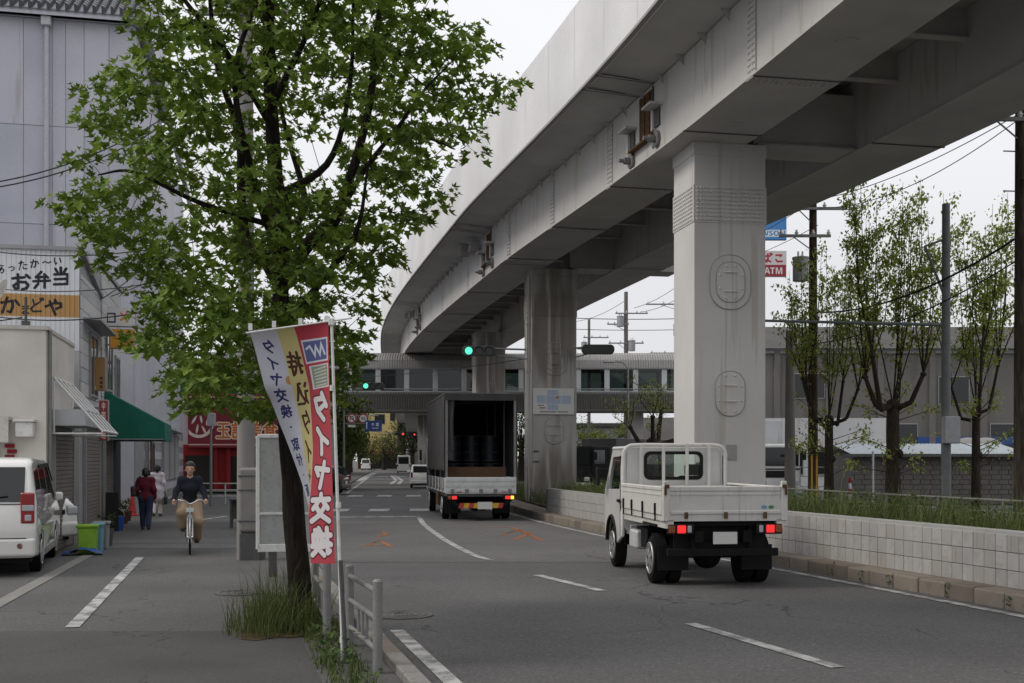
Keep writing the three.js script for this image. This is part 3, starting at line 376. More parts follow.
// ---------- covered footbridge ----------
{
  const d = 78, t = thing('covered_footbridge', 'covered footbridge with ribbed cladding and windows crossing the road', 'footbridge', [0, 0, -d]), x0 = -15.5, x1 = 15.5, dp = 3.2;
  mesh('lower_girder', [B(x1 - x0, 1.1, 0.1, 0, 5.78, -0.1), B(x1 - x0, 0.16, dp, 0, 5.16, -dp / 2), B(x1 - x0, 1.1, 0.1, 0, 5.78, -dp + 0.1)], M.ribB, t);
  const ribs = [], roof = []; for (let x = x0; x < x1; x += 0.17) ribs.push(B(0.085, 1.06, 0.09, x, 5.78, -0.02));
  stuff(mesh('lower_ribs', ribs, M.ribB, t));
  mesh('hand_rail', [B(x1 - x0, 0.1, 0.14, 0, 6.42, 0), B(x1 - x0, 0.05, 0.08, 0, 6.6, 0.05)], M.galv, t);
  const arc = []; for (let i = 0; i <= 8; i++) { const a = i / 8 * Math.PI; arc.push([-dp / 2 + Math.cos(a) * (dp / 2 + 0.12), 8.0 + Math.pow(Math.sin(a), 0.8) * 1.12]); }
  for (let x = x0; x < x1; x += 0.17) for (let i = 0; i < 8; i++) roof.push(beam([x, arc[i][1], arc[i][0]], [x, arc[i + 1][1], arc[i + 1][0]], 0.08, 0.13));
  stuff(mesh('roof_ribs', roof, M.ribA, t));
  mesh('roof', [place(ext([...arc.map(([z, y]) => [z, y]), ...arc.slice().reverse().map(([z, y]) => [z, y - 0.07])], x1 - x0), 0, 0, 0, 0, Math.PI / 2)].map((g) => { mirrorZ(g); g.translate(x0, 0, 0); return g; }), M.ribA, t);
  mesh('floor', [B(x1 - x0, 0.12, dp, 0, 6.3, -dp / 2)], M.deck, t);
  for (let x = x0 + 0.6; x < x1; x += 1.94) { for (const z of [0, -dp]) mesh('mullion', [B(0.34, 1.62, 0.12, x, 7.2, z)], M.farWhite, t); for (const z of [0.01, -dp]) mesh('pane', [B(1.58, 1.42, 0.012, x + 0.97, 7.22, z)], M.tint, t); }
  mesh('window_head', [B(x1 - x0, 0.16, 0.16, 0, 8.0, 0), B(x1 - x0, 0.16, 0.16, 0, 8.0, -dp)], M.ribB, t);
  for (const x of [-14.6, 8.6]) mesh('column', [B(0.9, 5.1, 0.9, x, 2.55, -dp / 2)], M.pierDirty, t);
}

// ---------- vegetation ----------
function leafShape(lobes) {                                              // flat lobed leaf, stalk at the origin, tip at +y, slightly cupped
  const o = lobes ? [[0, 0], [0.16, 0.02], [0.42, -0.06], [0.30, 0.2], [0.52, 0.42], [0.2, 0.5], [0.14, 0.72], [0, 1], [-0.14, 0.72], [-0.2, 0.5], [-0.52, 0.42], [-0.30, 0.2], [-0.42, -0.06], [-0.16, 0.02]] : [[0, 0], [0.3, 0.35], [0.22, 0.7], [0, 1], [-0.22, 0.7], [-0.3, 0.35]];
  const c = [0, lobes ? 0.34 : 0.45, 0.03], v = [], z = (p) => -0.7 * p[0] * p[0] - 0.22 * p[1] * p[1];
  for (let i = 0; i < o.length; i++) { const a = o[i], b = o[(i + 1) % o.length]; v.push(...c, a[0], a[1], z(a), b[0], b[1], z(b)); }
  return tri(v);
}
const MAPLE = leafShape(true), OVAL = leafShape(false), CURLED = leafShape(true); { const p = CURLED.attributes.position; for (let i = 0; i < p.count; i++) { const x = p.getX(i), y = p.getY(i); p.setXYZ(i, x * (0.85 - 0.2 * y), y * 0.95, -1.6 * x * x + 0.5 * x * y - 0.55 * y * y); } CURLED.computeVertexNormals(); }
function blade() { const v = [], w = [0.5, 0.42, 0.26, 0], y = [0, 0.4, 0.75, 1], b = [0, 0.06, 0.2, 0.42]; for (let i = 0; i < 3; i++) { const a = [-w[i], y[i], b[i]], c = [w[i], y[i], b[i]], e = [w[i + 1], y[i + 1], b[i + 1]], f = [-w[i + 1], y[i + 1], b[i + 1]]; v.push(...a, ...c, ...e); if (w[i + 1] > 0) v.push(...a, ...e, ...f); } return tri(v); }
const BLADE = blade();
function scatter(name, geo, mat, list, parent) {                         // list of [matrix, colour]
  const m = new THREE.InstancedMesh(geo, mat, list.length); m.name = parent ? name : numbered(name); const c = new THREE.Color();
  list.forEach(([mx, col], i) => { m.setMatrixAt(i, mx); m.setColorAt(i, c.setRGB(...col)); });
  m.castShadow = m.receiveShadow = true; m.userData.kind = 'stuff'; (parent ?? scene).add(m); return m;
}
const qa = new THREE.Quaternion(), ea = new THREE.Euler();
const xf = (x, y, z, rx, ry, rz, sx, sy = sx, sz = sx) => new THREE.Matrix4().compose(V(x, y, z), qa.setFromEuler(ea.set(rx, ry, rz, 'YXZ')), V(sx, sy, sz));
const tint = (r, a, b, j = 0.15) => { const t = r(), k = 1 + (r() - 0.5) * 2 * j; return [0, 1, 2].map((i) => lerp(a[i], b[i], t) * k); };

{ // the street tree beside the banner
  const r = rng(77), D = 12.4, bx = X(300, D), tree = thing('street_tree', 'leafy green plane tree growing beside the banner flag', 'tree', [bx, 0.03, -D]);
  const L = (px, py, z = 0) => V(X(px, D) - bx, H(py, D), -z);           // silhouette positions around the trunk, z metres deeper
  const nodes = []; const chain = (pts, r0, r1, from = -1) => { const cv = new THREE.CatmullRomCurve3(pts, false, 'centripetal'), n = pts.length * 4; let prev = from; const ids = []; for (let i = 0; i <= n; i++) { nodes.push({ p: cv.getPoint(i / n), r: lerp(r0, r1, i / n) }); ids.push(prev = nodes.length - 1); } return { pts: cv.getPoints(n), r0, r1, ids }; };
  const limbs = [
    chain([V(0.02, -0.1, 0), L(297, 560), L(292, 480), L(285, 400), L(281, 300), L(276, 200, 0.05), L(270, 100, 0.05), L(268, 0), L(272, -120), L(268, -230)], 0.17, 0.05),
    chain([L(281, 290), L(262, 258), L(244, 244, 0.15), L(236, 205, 0.25), L(232, 130, 0.3), L(212, 60, 0.2), L(205, -40, 0.1)], 0.085, 0.02),
    chain([L(281, 285), L(312, 246, -0.1), L(338, 226, -0.2), L(352, 190, -0.25), L(372, 120, -0.3), L(380, 30, -0.2), L(392, -60)], 0.085, 0.02),
    chain([L(340, 222, -0.2), L(372, 176, -0.35), L(402, 140, -0.4), L(430, 105, -0.5), L(450, 85, -0.5)], 0.035, 0.008),
    chain([L(284, 330), L(330, 290, -0.5), L(368, 250, -0.9), L(380, 200, -1.1)], 0.05, 0.012),
    chain([L(282, 340), L(240, 315, 0.4), L(180, 305, 0.7), L(150, 296, 0.8)], 0.035, 0.008),
    chain([L(277, 230), L(210, 215, -0.5), L(150, 190, -0.7), L(125, 196, -0.8)], 0.035, 0.008),
    chain([L(276, 200), L(320, 150, 0.6), L(338, 60, 0.9), L(342, -60, 0.9)], 0.05, 0.015),
    chain([L(280, 260), L(270, 200, -0.8), L(262, 110, -1.2), L(300, 10, -1.2)], 0.055, 0.015),
    chain([L(278, 240), L(290, 190, 0.9), L(260, 90, 1.3), L(240, -20, 1.2)], 0.055, 0.015),
    chain([L(272, 130), L(230, 60, -0.3), L(190, 10, -0.4), L(170, -40, -0.4)], 0.04, 0.012),
    chain([L(271, 110), L(318, 40, -0.4), L(350, -50, -0.5)], 0.04, 0.012),
    chain([L(400, 140, -0.4), L(440, 150, -0.2), L(455, 152, 0)], 0.018, 0.006),
  ];
  const wood = [];
  const taper = (pts, r0, r1, seg) => { for (let i = 0; i < pts.length - 1; i++) wood.push(bar(pts[i], pts[i + 1].clone().lerp(pts[i], -0.06), lerp(r0, r1, i / (pts.length - 1)), seg, lerp(r0, r1, (i + 1) / (pts.length - 1)))); };
  const trunkG = []; { const t = limbs[0], n = t.pts.length, v = []; const ring = (i, k) => { const a = k / 14 * Math.PI * 2, f = i / (n - 1), rr = lerp(0.138, 0.045, Math.pow(f, 0.8)) * (1 + 0.07 * Math.sin(a * 3 + i * 0.7) + 0.06 * Math.sin(a * 5 - i * 1.1)) + (i < 2 ? 0.05 * (2 - i) * 0.5 : 0) + (Math.abs(t.pts[i].y - 4.35) < 0.3 ? 0.05 : 0); return [t.pts[i].x + Math.cos(a) * rr, t.pts[i].y, t.pts[i].z + Math.sin(a) * rr]; }; for (let i = 0; i < n - 1; i++) for (let k = 0; k < 14; k++) { const a = ring(i, k), b = ring(i, k + 1), c = ring(i + 1, k + 1), e = ring(i + 1, k); v.push(...a, ...e, ...c, ...a, ...c, ...b); } trunkG.push(toCreasedNormals(tri(v), 1.1)); }
  mesh('trunk', trunkG, M.bark, tree);
  const outline = [[-260, 230, 320], [-150, 170, 410], [0, 150, 410], [30, 140, 470], [60, 130, 512], [100, 98, 520], [130, 92, 490], [172, 80, 488], [205, 70, 436], [228, 74, 410], [248, 104, 396], [300, 118, 376], [350, 152, 356], [395, 185, 335], [415, 215, 325]];
  const edge = (py) => { let i = 0; while (i < outline.length - 2 && py > outline[i + 1][0]) i++; const [a, l0, r0] = outline[i], [b, l1, r1] = outline[i + 1], t = (py - a) / (b - a); return [lerp(l0, l1, t), lerp(r0, r1, t)]; };
  const tufts = []; let tries = 0;
  while (tufts.length < 1120 && tries++ < 60000) {
    const py = -240 + r() * 660, [l, rr] = edge(py), u = r() * 2 - 1, w = r() * 2 - 1; if (u * u + w * w > 1) continue;
    const rad = Math.hypot(u, w); if (rad < 0.28 || r() > 0.35 + 0.65 * rad) continue;
    const p = L(lerp(l, rr, (u + 1) / 2), py, w * 2.1 * (py < -100 ? 0.7 : 1)); const gap = Math.sin(p.x * 2.3 + 1) * Math.sin(p.y * 2.1 + 0.4) * Math.sin(p.z * 2.2 + 2); if (gap > 0.3) continue;
    if (tufts.some((q) => q.distanceToSquared(p) < 0.03)) continue; tufts.push(p);
  }
  const core = V(L(278, 250).x, 0, 0); tufts.sort((a, b) => Math.hypot(a.x - core.x, a.z) - Math.hypot(b.x - core.x, b.z));
  const leaves = [], curled = [], green = [0.078, 0.138, 0.016], light = [0.2, 0.285, 0.038];
  for (const p of tufts) {
    let best = null, bd = 1e9; for (const n of nodes) { const dx = p.x - n.p.x, dy = p.y - n.p.y, dz = p.z - n.p.z, dd = dx * dx + dz * dz + (dy < 0 ? dy * dy * 2.2 : dy * dy); if (dd < bd) { bd = dd; best = n; } }
    const a = best.p, mid = a.clone().lerp(p, 0.55).add(V(0, -0.03 + 0.1 * (r() - 0.3), 0)), r0 = Math.min(best.r * 0.7, 0.006 + 0.006 * a.distanceTo(p));
    wood.push(bar(a, mid, r0, 4, r0 * 0.75), bar(mid, p, r0 * 0.75, 4, 0.003)); nodes.push({ p: mid, r: r0 * 0.8 }, { p, r: 0.006 });
    const n = 17 + (r() * 8 | 0), dir = p.clone().sub(mid).normalize(), sideTint = r();
    for (let i = 0; i < n; i++) { // leaves on drooping stalks around the shoot tip
      const an = i * 2.4 + r(), q = 0.03 + 0.14 * Math.sqrt(r()), x = p.x + Math.cos(an) * q + dir.x * 0.04, z = p.z + Math.sin(an) * q + dir.z * 0.04, y = p.y + 0.06 - q * 0.5 + (r() - 0.5) * 0.12;
      (r() < 0.4 ? curled : leaves).push([xf(x, y, z, 1.95 + r() * 1.0, Math.PI / 2 - an + (r() - 0.5) * 1.4, (r() - 0.5) * 0.8, 0.06 + 0.085 * Math.pow(r(), 1.3)), tint(r, green, light.map((c, k) => c * (0.8 + 0.4 * sideTint)), 0.22)]);
    }
  }
  for (const t of limbs.slice(1)) taper(t.pts, t.r0, t.r1, 7);
  mesh('branches', wood, M.barkDark, tree);
  scatter('crown', MAPLE, M.leaf, leaves, tree); scatter('crown', CURLED, M.leaf, curled, tree);
}
function tuftOfGrass(name, n, seed, pick, hMin, hMax, wide, c0, c1, label) {
  const r = rng(seed), list = []; for (let i = 0; i < n; i++) { const [x, y, z, k = 1] = pick(r); const h = lerp(hMin, hMax, r()) * k; list.push([xf(x, y - 0.01, z, (r() - 0.5) * 0.7, r() * 6.28, (r() - 0.5) * 0.5, wide * (0.7 + 0.6 * r()), h, h * 0.9), tint(r, c0, c1, 0.25)]); }
  const m = stuff(scatter(name, BLADE, M.leaf, list)); m.userData.label = label; m.userData.category = 'grass'; return m;
}
const disc = (r, x, z, a, b) => { const t = r() * 6.28, q = Math.sqrt(r()); return [x + Math.cos(t) * q * a, z + Math.sin(t) * q * b, q]; };
tuftOfGrass('tall_grass', 1500, 3, (r) => { const [x, z, q] = disc(r, -2.38 - 0.2 * (r() < 0.4 ? 1 : 0), -12.35 + 0.35 * Math.floor(r() * 3) - 0.3, 0.42, 0.5); return [x, 0.05, z, 1.15 - 0.65 * q]; }, 0.12, 0.85, 0.008, [0.06, 0.085, 0.02], [0.13, 0.155, 0.045], 'tall grass around the foot of the street tree');
tuftOfGrass('verge_grass', 900, 4, (r) => { const d = 8 + r() * 6; return [roadL(d) - 0.68 - r() * 0.4, 0.05, -d, 0.5 + 0.6 * r()]; }, 0.06, 0.22, 0.013, [0.05, 0.085, 0.018], [0.12, 0.16, 0.04], 'low weeds growing along the roadside railing');
tuftOfGrass('median_grass', 16000, 6, (r) => { const d = 8 + Math.pow(r(), 0.8) * 29, w = 0.24 + r() * 3.0, k = 0.45 + 1.0 * vnoise(d * 1.6, w * 1.7, 64, 64, 5); return [wallX(d) + w, 0.8 - 0.18 * w / 3.0, -d, k]; }, 0.16, 0.6, 0.012, [0.06, 0.09, 0.02], [0.16, 0.19, 0.058], 'overgrown grass filling the median planter');
tuftOfGrass('far_median_grass', 4500, 8, (r) => { const d = 37 + r() * 24; return [kerbX(d) + 0.9 + r() * 3.8, 0.24, -d, 1]; }, 0.25, 0.7, 0.02, [0.05, 0.07, 0.02], [0.11, 0.13, 0.045], 'weeds around the stained pier on the median');
{ // broad-leaved weeds
  const r = rng(12), list = []; const clump = (x, y, z, n, w, h, s) => { for (let i = 0; i < n; i++) { const [a, b] = disc(r, x, z, w, w); list.push([xf(a, y + r() * h, b, 0.9 + r() * 1.1, r() * 6.28, (r() - 0.5), s * (0.7 + 0.6 * r())), tint(r, [0.045, 0.085, 0.018], [0.1, 0.16, 0.035], 0.2)]); } };
  for (let i = 0; i < 14; i++) { const d = 9 + r() * 3.4; clump(roadL(d) - 0.76 - 0.25 * r(), 0.06, -d, 22, 0.12, 0.22 * r() + 0.05, 0.06); }
  for (let i = 0; i < 240; i++) { const d = 9 + r() * 26, w = 0.3 + r() * 2.4; clump(wallX(d) + w, 0.76, -d, 26, 0.24, 0.45, 0.07); }
  for (const d of [13.2, 14.1, 15.3, 16.6, 17.3, 18.1, 20.4, 23.5, 27]) clump(kerbX(d) - 0.02, 0.01, -d, 16, 0.05, 0.13 + 0.1 * r(), 0.045);
  const m = stuff(scatter('broad_weeds', OVAL, M.leaf, list)); m.userData.label = 'broad leaved weeds in planter, verge and kerb joints'; m.userData.category = 'weeds';
}
function pollard(label, x, d, seed, { trunkH = 3.6, r0 = 0.24, top = 10, spread = 1.5, shoots = 18, leaves = 2600, leafSize = 0.1, lean = 0, group = 'pollarded street trees' }) {
  const r = rng(seed), t = thing('pollarded_tree', label, 'tree', [x, 0, -d], 0, group), wood = [], trunk = [], lv = [], heads = [];
  const P = [V(0, -0.05, 0), V(lean * 0.3, trunkH * 0.5, 0), V(lean, trunkH, 0)];
  trunk.push(bar(P[0], P[1], r0 * 1.1, 10, r0 * 0.9), bar(P[1], P[2], r0 * 0.9, 10, r0 * 0.75), S(r0 * 0.95, P[2].x, P[2].y, 0, 1, 0.9, 1, 9), S(r0 * 0.7, P[1].x + r0 * 0.6, P[1].y + 0.3, 0.05, 1, 1, 1, 7));
  const nb = 4; for (let i = 0; i < nb; i++) { const a = i / nb * 6.28 + r(), q = spread * (0.45 + 0.5 * r()), h = trunkH + 0.6 + r() * 1.1, m = V(lean + Math.cos(a) * q * 0.6, trunkH + 0.15 - r() * 0.4, Math.sin(a) * q * 0.6), e = V(lean + Math.cos(a) * q, h, Math.sin(a) * q); wood.push(bar(P[2].clone().add(V(0, -0.4 * r(), 0)), m, r0 * 0.42, 8, r0 * 0.34), bar(m, e, r0 * 0.34, 8, r0 * 0.28), S(r0 * 0.42, e.x, e.y, e.z, 1, 0.8, 1, 7)); heads.push(e); }
  heads.push(P[2]);
  for (let i = 0; i < shoots; i++) {
    const h = heads[i % heads.length], a = r() * 6.28, out = spread * (0.15 + 0.5 * r()), H1 = top * (0.72 + 0.28 * r()), e = V(h.x + Math.cos(a) * out, H1, h.z + Math.sin(a) * out), m = V(h.x + Math.cos(a) * out * 0.7, lerp(h.y, H1, 0.4), h.z + Math.sin(a) * out * 0.7);
    wood.push(bar(h, m, 0.024, 5, 0.016), bar(m, e, 0.016, 5, 0.005));
    for (let k = 0; k < 7; k++) { const f = 0.15 + 0.8 * r(), p = f < 0.4 ? h.clone().lerp(m, f / 0.4) : m.clone().lerp(e, (f - 0.4) / 0.6), b = r() * 6.28, q = p.clone().add(V(Math.cos(b) * (0.25 + 0.4 * r()), 0.25 + 0.3 * r(), Math.sin(b) * 0.5)); wood.push(bar(p, q, 0.01, 4, 0.005)); lv.push([p, q]); }
    lv.push([m, e], [h, m]);
  }
  for (let i = 0; i < 16; i++) { const p = P[1].clone().lerp(P[2], r() * 1.2 - 0.2), a = r() * 6.28, q = p.clone().add(V(Math.cos(a) * (0.7 + spread * 0.6 * r()), 0.2 + 0.6 * r(), Math.sin(a) * 0.9)); wood.push(bar(p, q, 0.014, 4, 0.006)); lv.push([p.clone().lerp(q, 0.4), q]); }
  const list = []; for (let i = 0; i < leaves * 2.7; i++) { const [a, b] = lv[r() * lv.length | 0], p = a.clone().lerp(b, Math.sqrt(r())); list.push([xf(p.x + (r() - 0.5) * 0.3, p.y + (r() - 0.5) * 0.28, p.z + (r() - 0.5) * 0.3, r() * 6.28, r() * 6.28, 0, leafSize * (0.7 + 0.7 * r())), tint(r, [0.2, 0.26, 0.045], [0.38, 0.42, 0.1], 0.2)]); }
  mesh('trunk', trunk, M.barkFar, t); mesh('branches', wood, M.barkFar, t); scatter('crown', OVAL, M.leaf, list, t); return t;
}
pollard('young leafed pollarded tree nearest the large clean pier, thin forked trunk', X(829, 36), 36, 21, { trunkH: 3.1, r0: 0.16, top: 8.8, spread: 1.3, shoots: 20, leaves: 2000 });
pollard('thickest pollarded tree in the middle of three beyond the planter', X(893, 33), 33, 22, { trunkH: 3.4, r0: 0.22, top: 10.6, spread: 1.5, shoots: 28, leaves: 3000 });
pollard('pollarded tree beside the far right utility pole with slender trunk', X(976, 34), 34, 23, { trunkH: 3.3, r0: 0.14, top: 9.8, spread: 1.3, shoots: 22, leaves: 2300 });
pollard('dark bare pollarded tree seen between the two nearest piers', X(657, 52), 52, 24, { trunkH: 2.6, r0: 0.3, top: 5.6, spread: 1.9, shoots: 14, leaves: 500, lean: -0.2 });
pollard('small leafy tree seen beyond the footbridge right of the stained pier', X(600, 74), 74, 25, { trunkH: 1.8, r0: 0.2, top: 4.2, spread: 1.3, shoots: 10, leaves: 700 });

function leafyTree(label, x, d, h, w, seed, c0, c1, n = 1500, group) {
  const r = rng(seed), t = thing('distant_tree', label, 'tree', [x, 0, -d], 0, group), wood = [bar([0, -0.05, 0], [0.05, h * 0.45, 0], w * 0.07, 7, w * 0.045)], list = [], cl = [];
  for (let i = 0; i < 22; i++) { const a = r() * 6.28, q = Math.sqrt(r()) * w * 0.42, y = h * (0.3 + 0.62 * r()), k = Math.sin(Math.min(1, (y / h - 0.15) / 0.85) * Math.PI) * 0.6 + 0.45; cl.push(V(Math.cos(a) * q * k, y, Math.sin(a) * q * k)); wood.push(bar([0.03, Math.min(h * 0.42, y * 0.8), 0], cl[i], w * 0.018, 5, 0.01)); }
  for (let i = 0; i < n; i++) { const c = cl[r() * cl.length | 0], a = r() * 6.28, b = Math.acos(2 * r() - 1), q = w * 0.17 * Math.cbrt(r()); list.push([xf(c.x + q * Math.sin(b) * Math.cos(a), c.y + q * Math.cos(b), c.z + q * Math.sin(b) * Math.sin(a), r() * 6.28, r() * 6.28, 0, h * 0.035 * (0.7 + r() * 0.7)), tint(r, c0, c1, 0.2)]); }
  mesh('trunk', wood, M.barkFar, t); scatter('crown', OVAL, M.leaf, list, t);
}
const g0 = [0.045, 0.07, 0.014], g1 = [0.11, 0.14, 0.03], row = 'trees lining the far left pavement';
[[343, 70, 6.5, 4.2, 'nearest'], [346, 84, 7, 4.6, 'second'], [349, 98, 7.2, 4.8, 'third'], [352, 114, 7.4, 5, 'fourth'], [354, 132, 7.6, 5.2, 'fifth'], [356, 152, 7.6, 5.4, 'sixth']].forEach(([px, d, h, w, o], i) => leafyTree(o + ' tree from the junction in the far left pavement row', X(px - 6, d), d, h, w, 100 + i, g0, g1, 1700, row));
leafyTree('pale green tree in front of the yellow building', X(384, 196), 196, 6.6, 6, 120, [0.07, 0.09, 0.02], [0.16, 0.17, 0.05], 1500);
leafyTree('pale green tree left of the yellow building', X(370, 190), 190, 5.6, 5, 121, [0.08, 0.095, 0.02], [0.17, 0.17, 0.05], 1300);
leafyTree('dark green tree right of the yellow building', X(403, 185), 185, 8, 7, 122, [0.03, 0.045, 0.014], [0.06, 0.08, 0.025], 1500);
leafyTree('dark bushy tree beside the far expressway piers', X(412, 178), 178, 6.5, 6, 123, [0.03, 0.045, 0.014], [0.06, 0.08, 0.025], 1300);
[[521, 96, 6.4, 5, 'green tree seen between the tarpaulin truck and the stained pier'], [584, 108, 5.6, 6, 'green tree just right of the stained pier below the footbridge'], [612, 112, 5.2, 5, 'green tree below the footbridge left of the tall utility pole'], [668, 112, 5, 5, 'green tree left of the clean pier below the footbridge']].forEach(([px, d, h, w, l], i) => leafyTree(l, X(px, d), d, h, w, 140 + i, [0.05, 0.075, 0.018], [0.12, 0.15, 0.04], 1300));

// ---------- buildings on the left ----------
// a frame along the street: origin on the building line at distance d; +x away from the street's left side... local x to the street (right), local z towards the camera
function lot(name, label, category, d, group) { const t = thing(name, label, category, [front(d), 0.03, -d], STREET, group); return t; }
// in lot space: street facade is the plane x = 0, running to -z; the wall facing the camera is z = 0, running to -x
function shutterAt(t, z0, z1, h, x = 0.01, mt = M.shutter) { const g = []; for (let y = 0.1; y < h; y += 0.085) g.push(RB(0.03, 0.078, z1 - z0, 0.012, x + 0.03, y, -(z0 + z1) / 2)); const s = mesh('shutter', [B(0.02, h, z1 - z0, x + 0.012, h / 2 + 0.02, -(z0 + z1) / 2)], mt, t); stuff(mesh('shutter_slats', g, mt, s)); mesh('shutter_box', [RB(0.18, 0.26, z1 - z0 + 0.1, 0.02, x + 0.09, h + 0.12, -(z0 + z1) / 2)], M.frameGrey, s); for (const z of [z0, z1]) mesh('side_track', [B(0.07, h, 0.07, x + 0.035, h / 2, -z)], M.frameGrey, s); }
function boardsX(t, name, z0, z1, y0, y1, step, mats, x = 0) { let i = 0; for (let y = y0; y < y1 - 0.02; y += step) { const h = Math.min(step, y1 - y) - 0.014; mesh(name, [B(0.03, h, z1 - z0, x + 0.018 + (i % 2) * 0.003, y + h / 2, -(z0 + z1) / 2, 0, 0, 0)], mats[i++ % mats.length], t); } }
function windowX(t, z0, z1, y0, y1, x = 0.03) { const w = mesh('window', [B(0.06, y1 - y0 + 0.1, 0.06, x, (y0 + y1) / 2, -z0), B(0.06, y1 - y0 + 0.1, 0.06, x, (y0 + y1) / 2, -z1), B(0.06, 0.06, z1 - z0, x, y0, -(z0 + z1) / 2), B(0.06, 0.06, z1 - z0, x, y1, -(z0 + z1) / 2), B(0.05, y1 - y0, 0.05, x, (y0 + y1) / 2, -(z0 + z1) / 2)], M.frameGrey, t); mesh('pane', [B(0.015, y1 - y0, z1 - z0, x, (y0 + y1) / 2, -(z0 + z1) / 2)], M.glassDark, w); return w; }

{ // beige corner shop
  const d0 = 21.2, t = lot('beige_shop', 'low beige rendered shop with roller shutter behind the parked minivan', 'building', d0), L = 3.4, h = 4.2;
  mesh('wall', [B(7, h, L, -3.5, h / 2, -L / 2)], M.beige, t);
  mesh('parapet_cap', [B(7.1, 0.07, 0.16, -3.5, h + 0.035, -0.04), B(0.16, 0.07, L + 0.04, -0.06, h + 0.034, -L / 2)], M.beigeTrim, t);
  shutterAt(t, 0.55, 2.9, 2.5);
  mesh('corner_pipe', [C(0.035, 0.035, h, 0.05, h / 2, -0.12, 8)], M.galvDull, t);
  mesh('vent_hood', [RB(0.32, 0.28, 0.24, 0.03, -0.34, 2.36, 0.12), B(0.36, 0.04, 0.3, -0.34, 2.52, 0.14)], M.white, t);
  mesh('awning_roof', [B(2.2, 0.06, 0.34, -1.68, 2.56, 0.17), B(2.2, 0.42, 0.05, -1.68, 2.33, 0.34)], M.beigeTrim, t); mesh('window_frame', [B(1.9, 0.8, 0.06, -1.75, 1.75, 0.03)], M.frameDark, t);
  const red = []; for (let i = 0; i < 7; i++) red.push(B(0.14, i % 2 ? 0.2 : 0.12, 0.05, -2.3 + i * 0.24, 2.28 - (i % 2) * 0.02, 0.37)); stuff(mesh('red_scallops', red, M.redDeep, t)); for (let i = 0; i < 4; i++) mesh('red_block', [B(0.16, 0.07, 0.04, -0.62 + (i % 2) * 0.04, 2.06 - i * 0.1, 0.03)], M.redDeep, t);
  mesh('satellite_pole', [C(0.025, 0.025, 0.7, -0.42, h + 0.3, -0.4, 8), B(0.13, 0.2, 0.14, -0.42, h + 0.1, -0.4)], M.steelDark, t);
  mesh('satellite_dish', [place(new THREE.SphereGeometry(0.42, 14, 6, 0, 6.28, 0, 0.55), -0.55, h + 0.62, -0.42, -0.25, 0, 1.1)], M.white, t);
  // white awning frame of sloping bars over the shutters
  const bars = thing('awning_frame', 'white sloping metal awning frame above the roller shutters', 'awning frame', [front(d0), 0.03, -d0], STREET);
  for (let i = 0; i < 5; i++) mesh('bar', [bar([0.08, 3.35, -0.35 - i * 0.57], [0.95, 2.35, -0.35 - i * 0.57], 0.022, 6)], M.white, bars);
  mesh('top_rail', [bar([0.08, 3.35, -0.3], [0.08, 3.35, -2.7], 0.025, 6)], M.white, bars); mesh('front_rail', [bar([0.95, 2.35, -0.3], [0.95, 2.35, -2.7], 0.025, 6)], M.white, bars); for (const z of [-0.35, -2.63]) mesh('bracket', [bar([0.05, 2.3, z], [0.95, 2.3, z], 0.02, 6), bar([0.08, 2.3, z], [0.08, 3.35, z], 0.02, 6)], M.white, bars);
  mesh('canopy_box', [B(0.6, 0.3, 2.2, 0.34, 2.6, -1.45)], M.sidingB, bars);
}
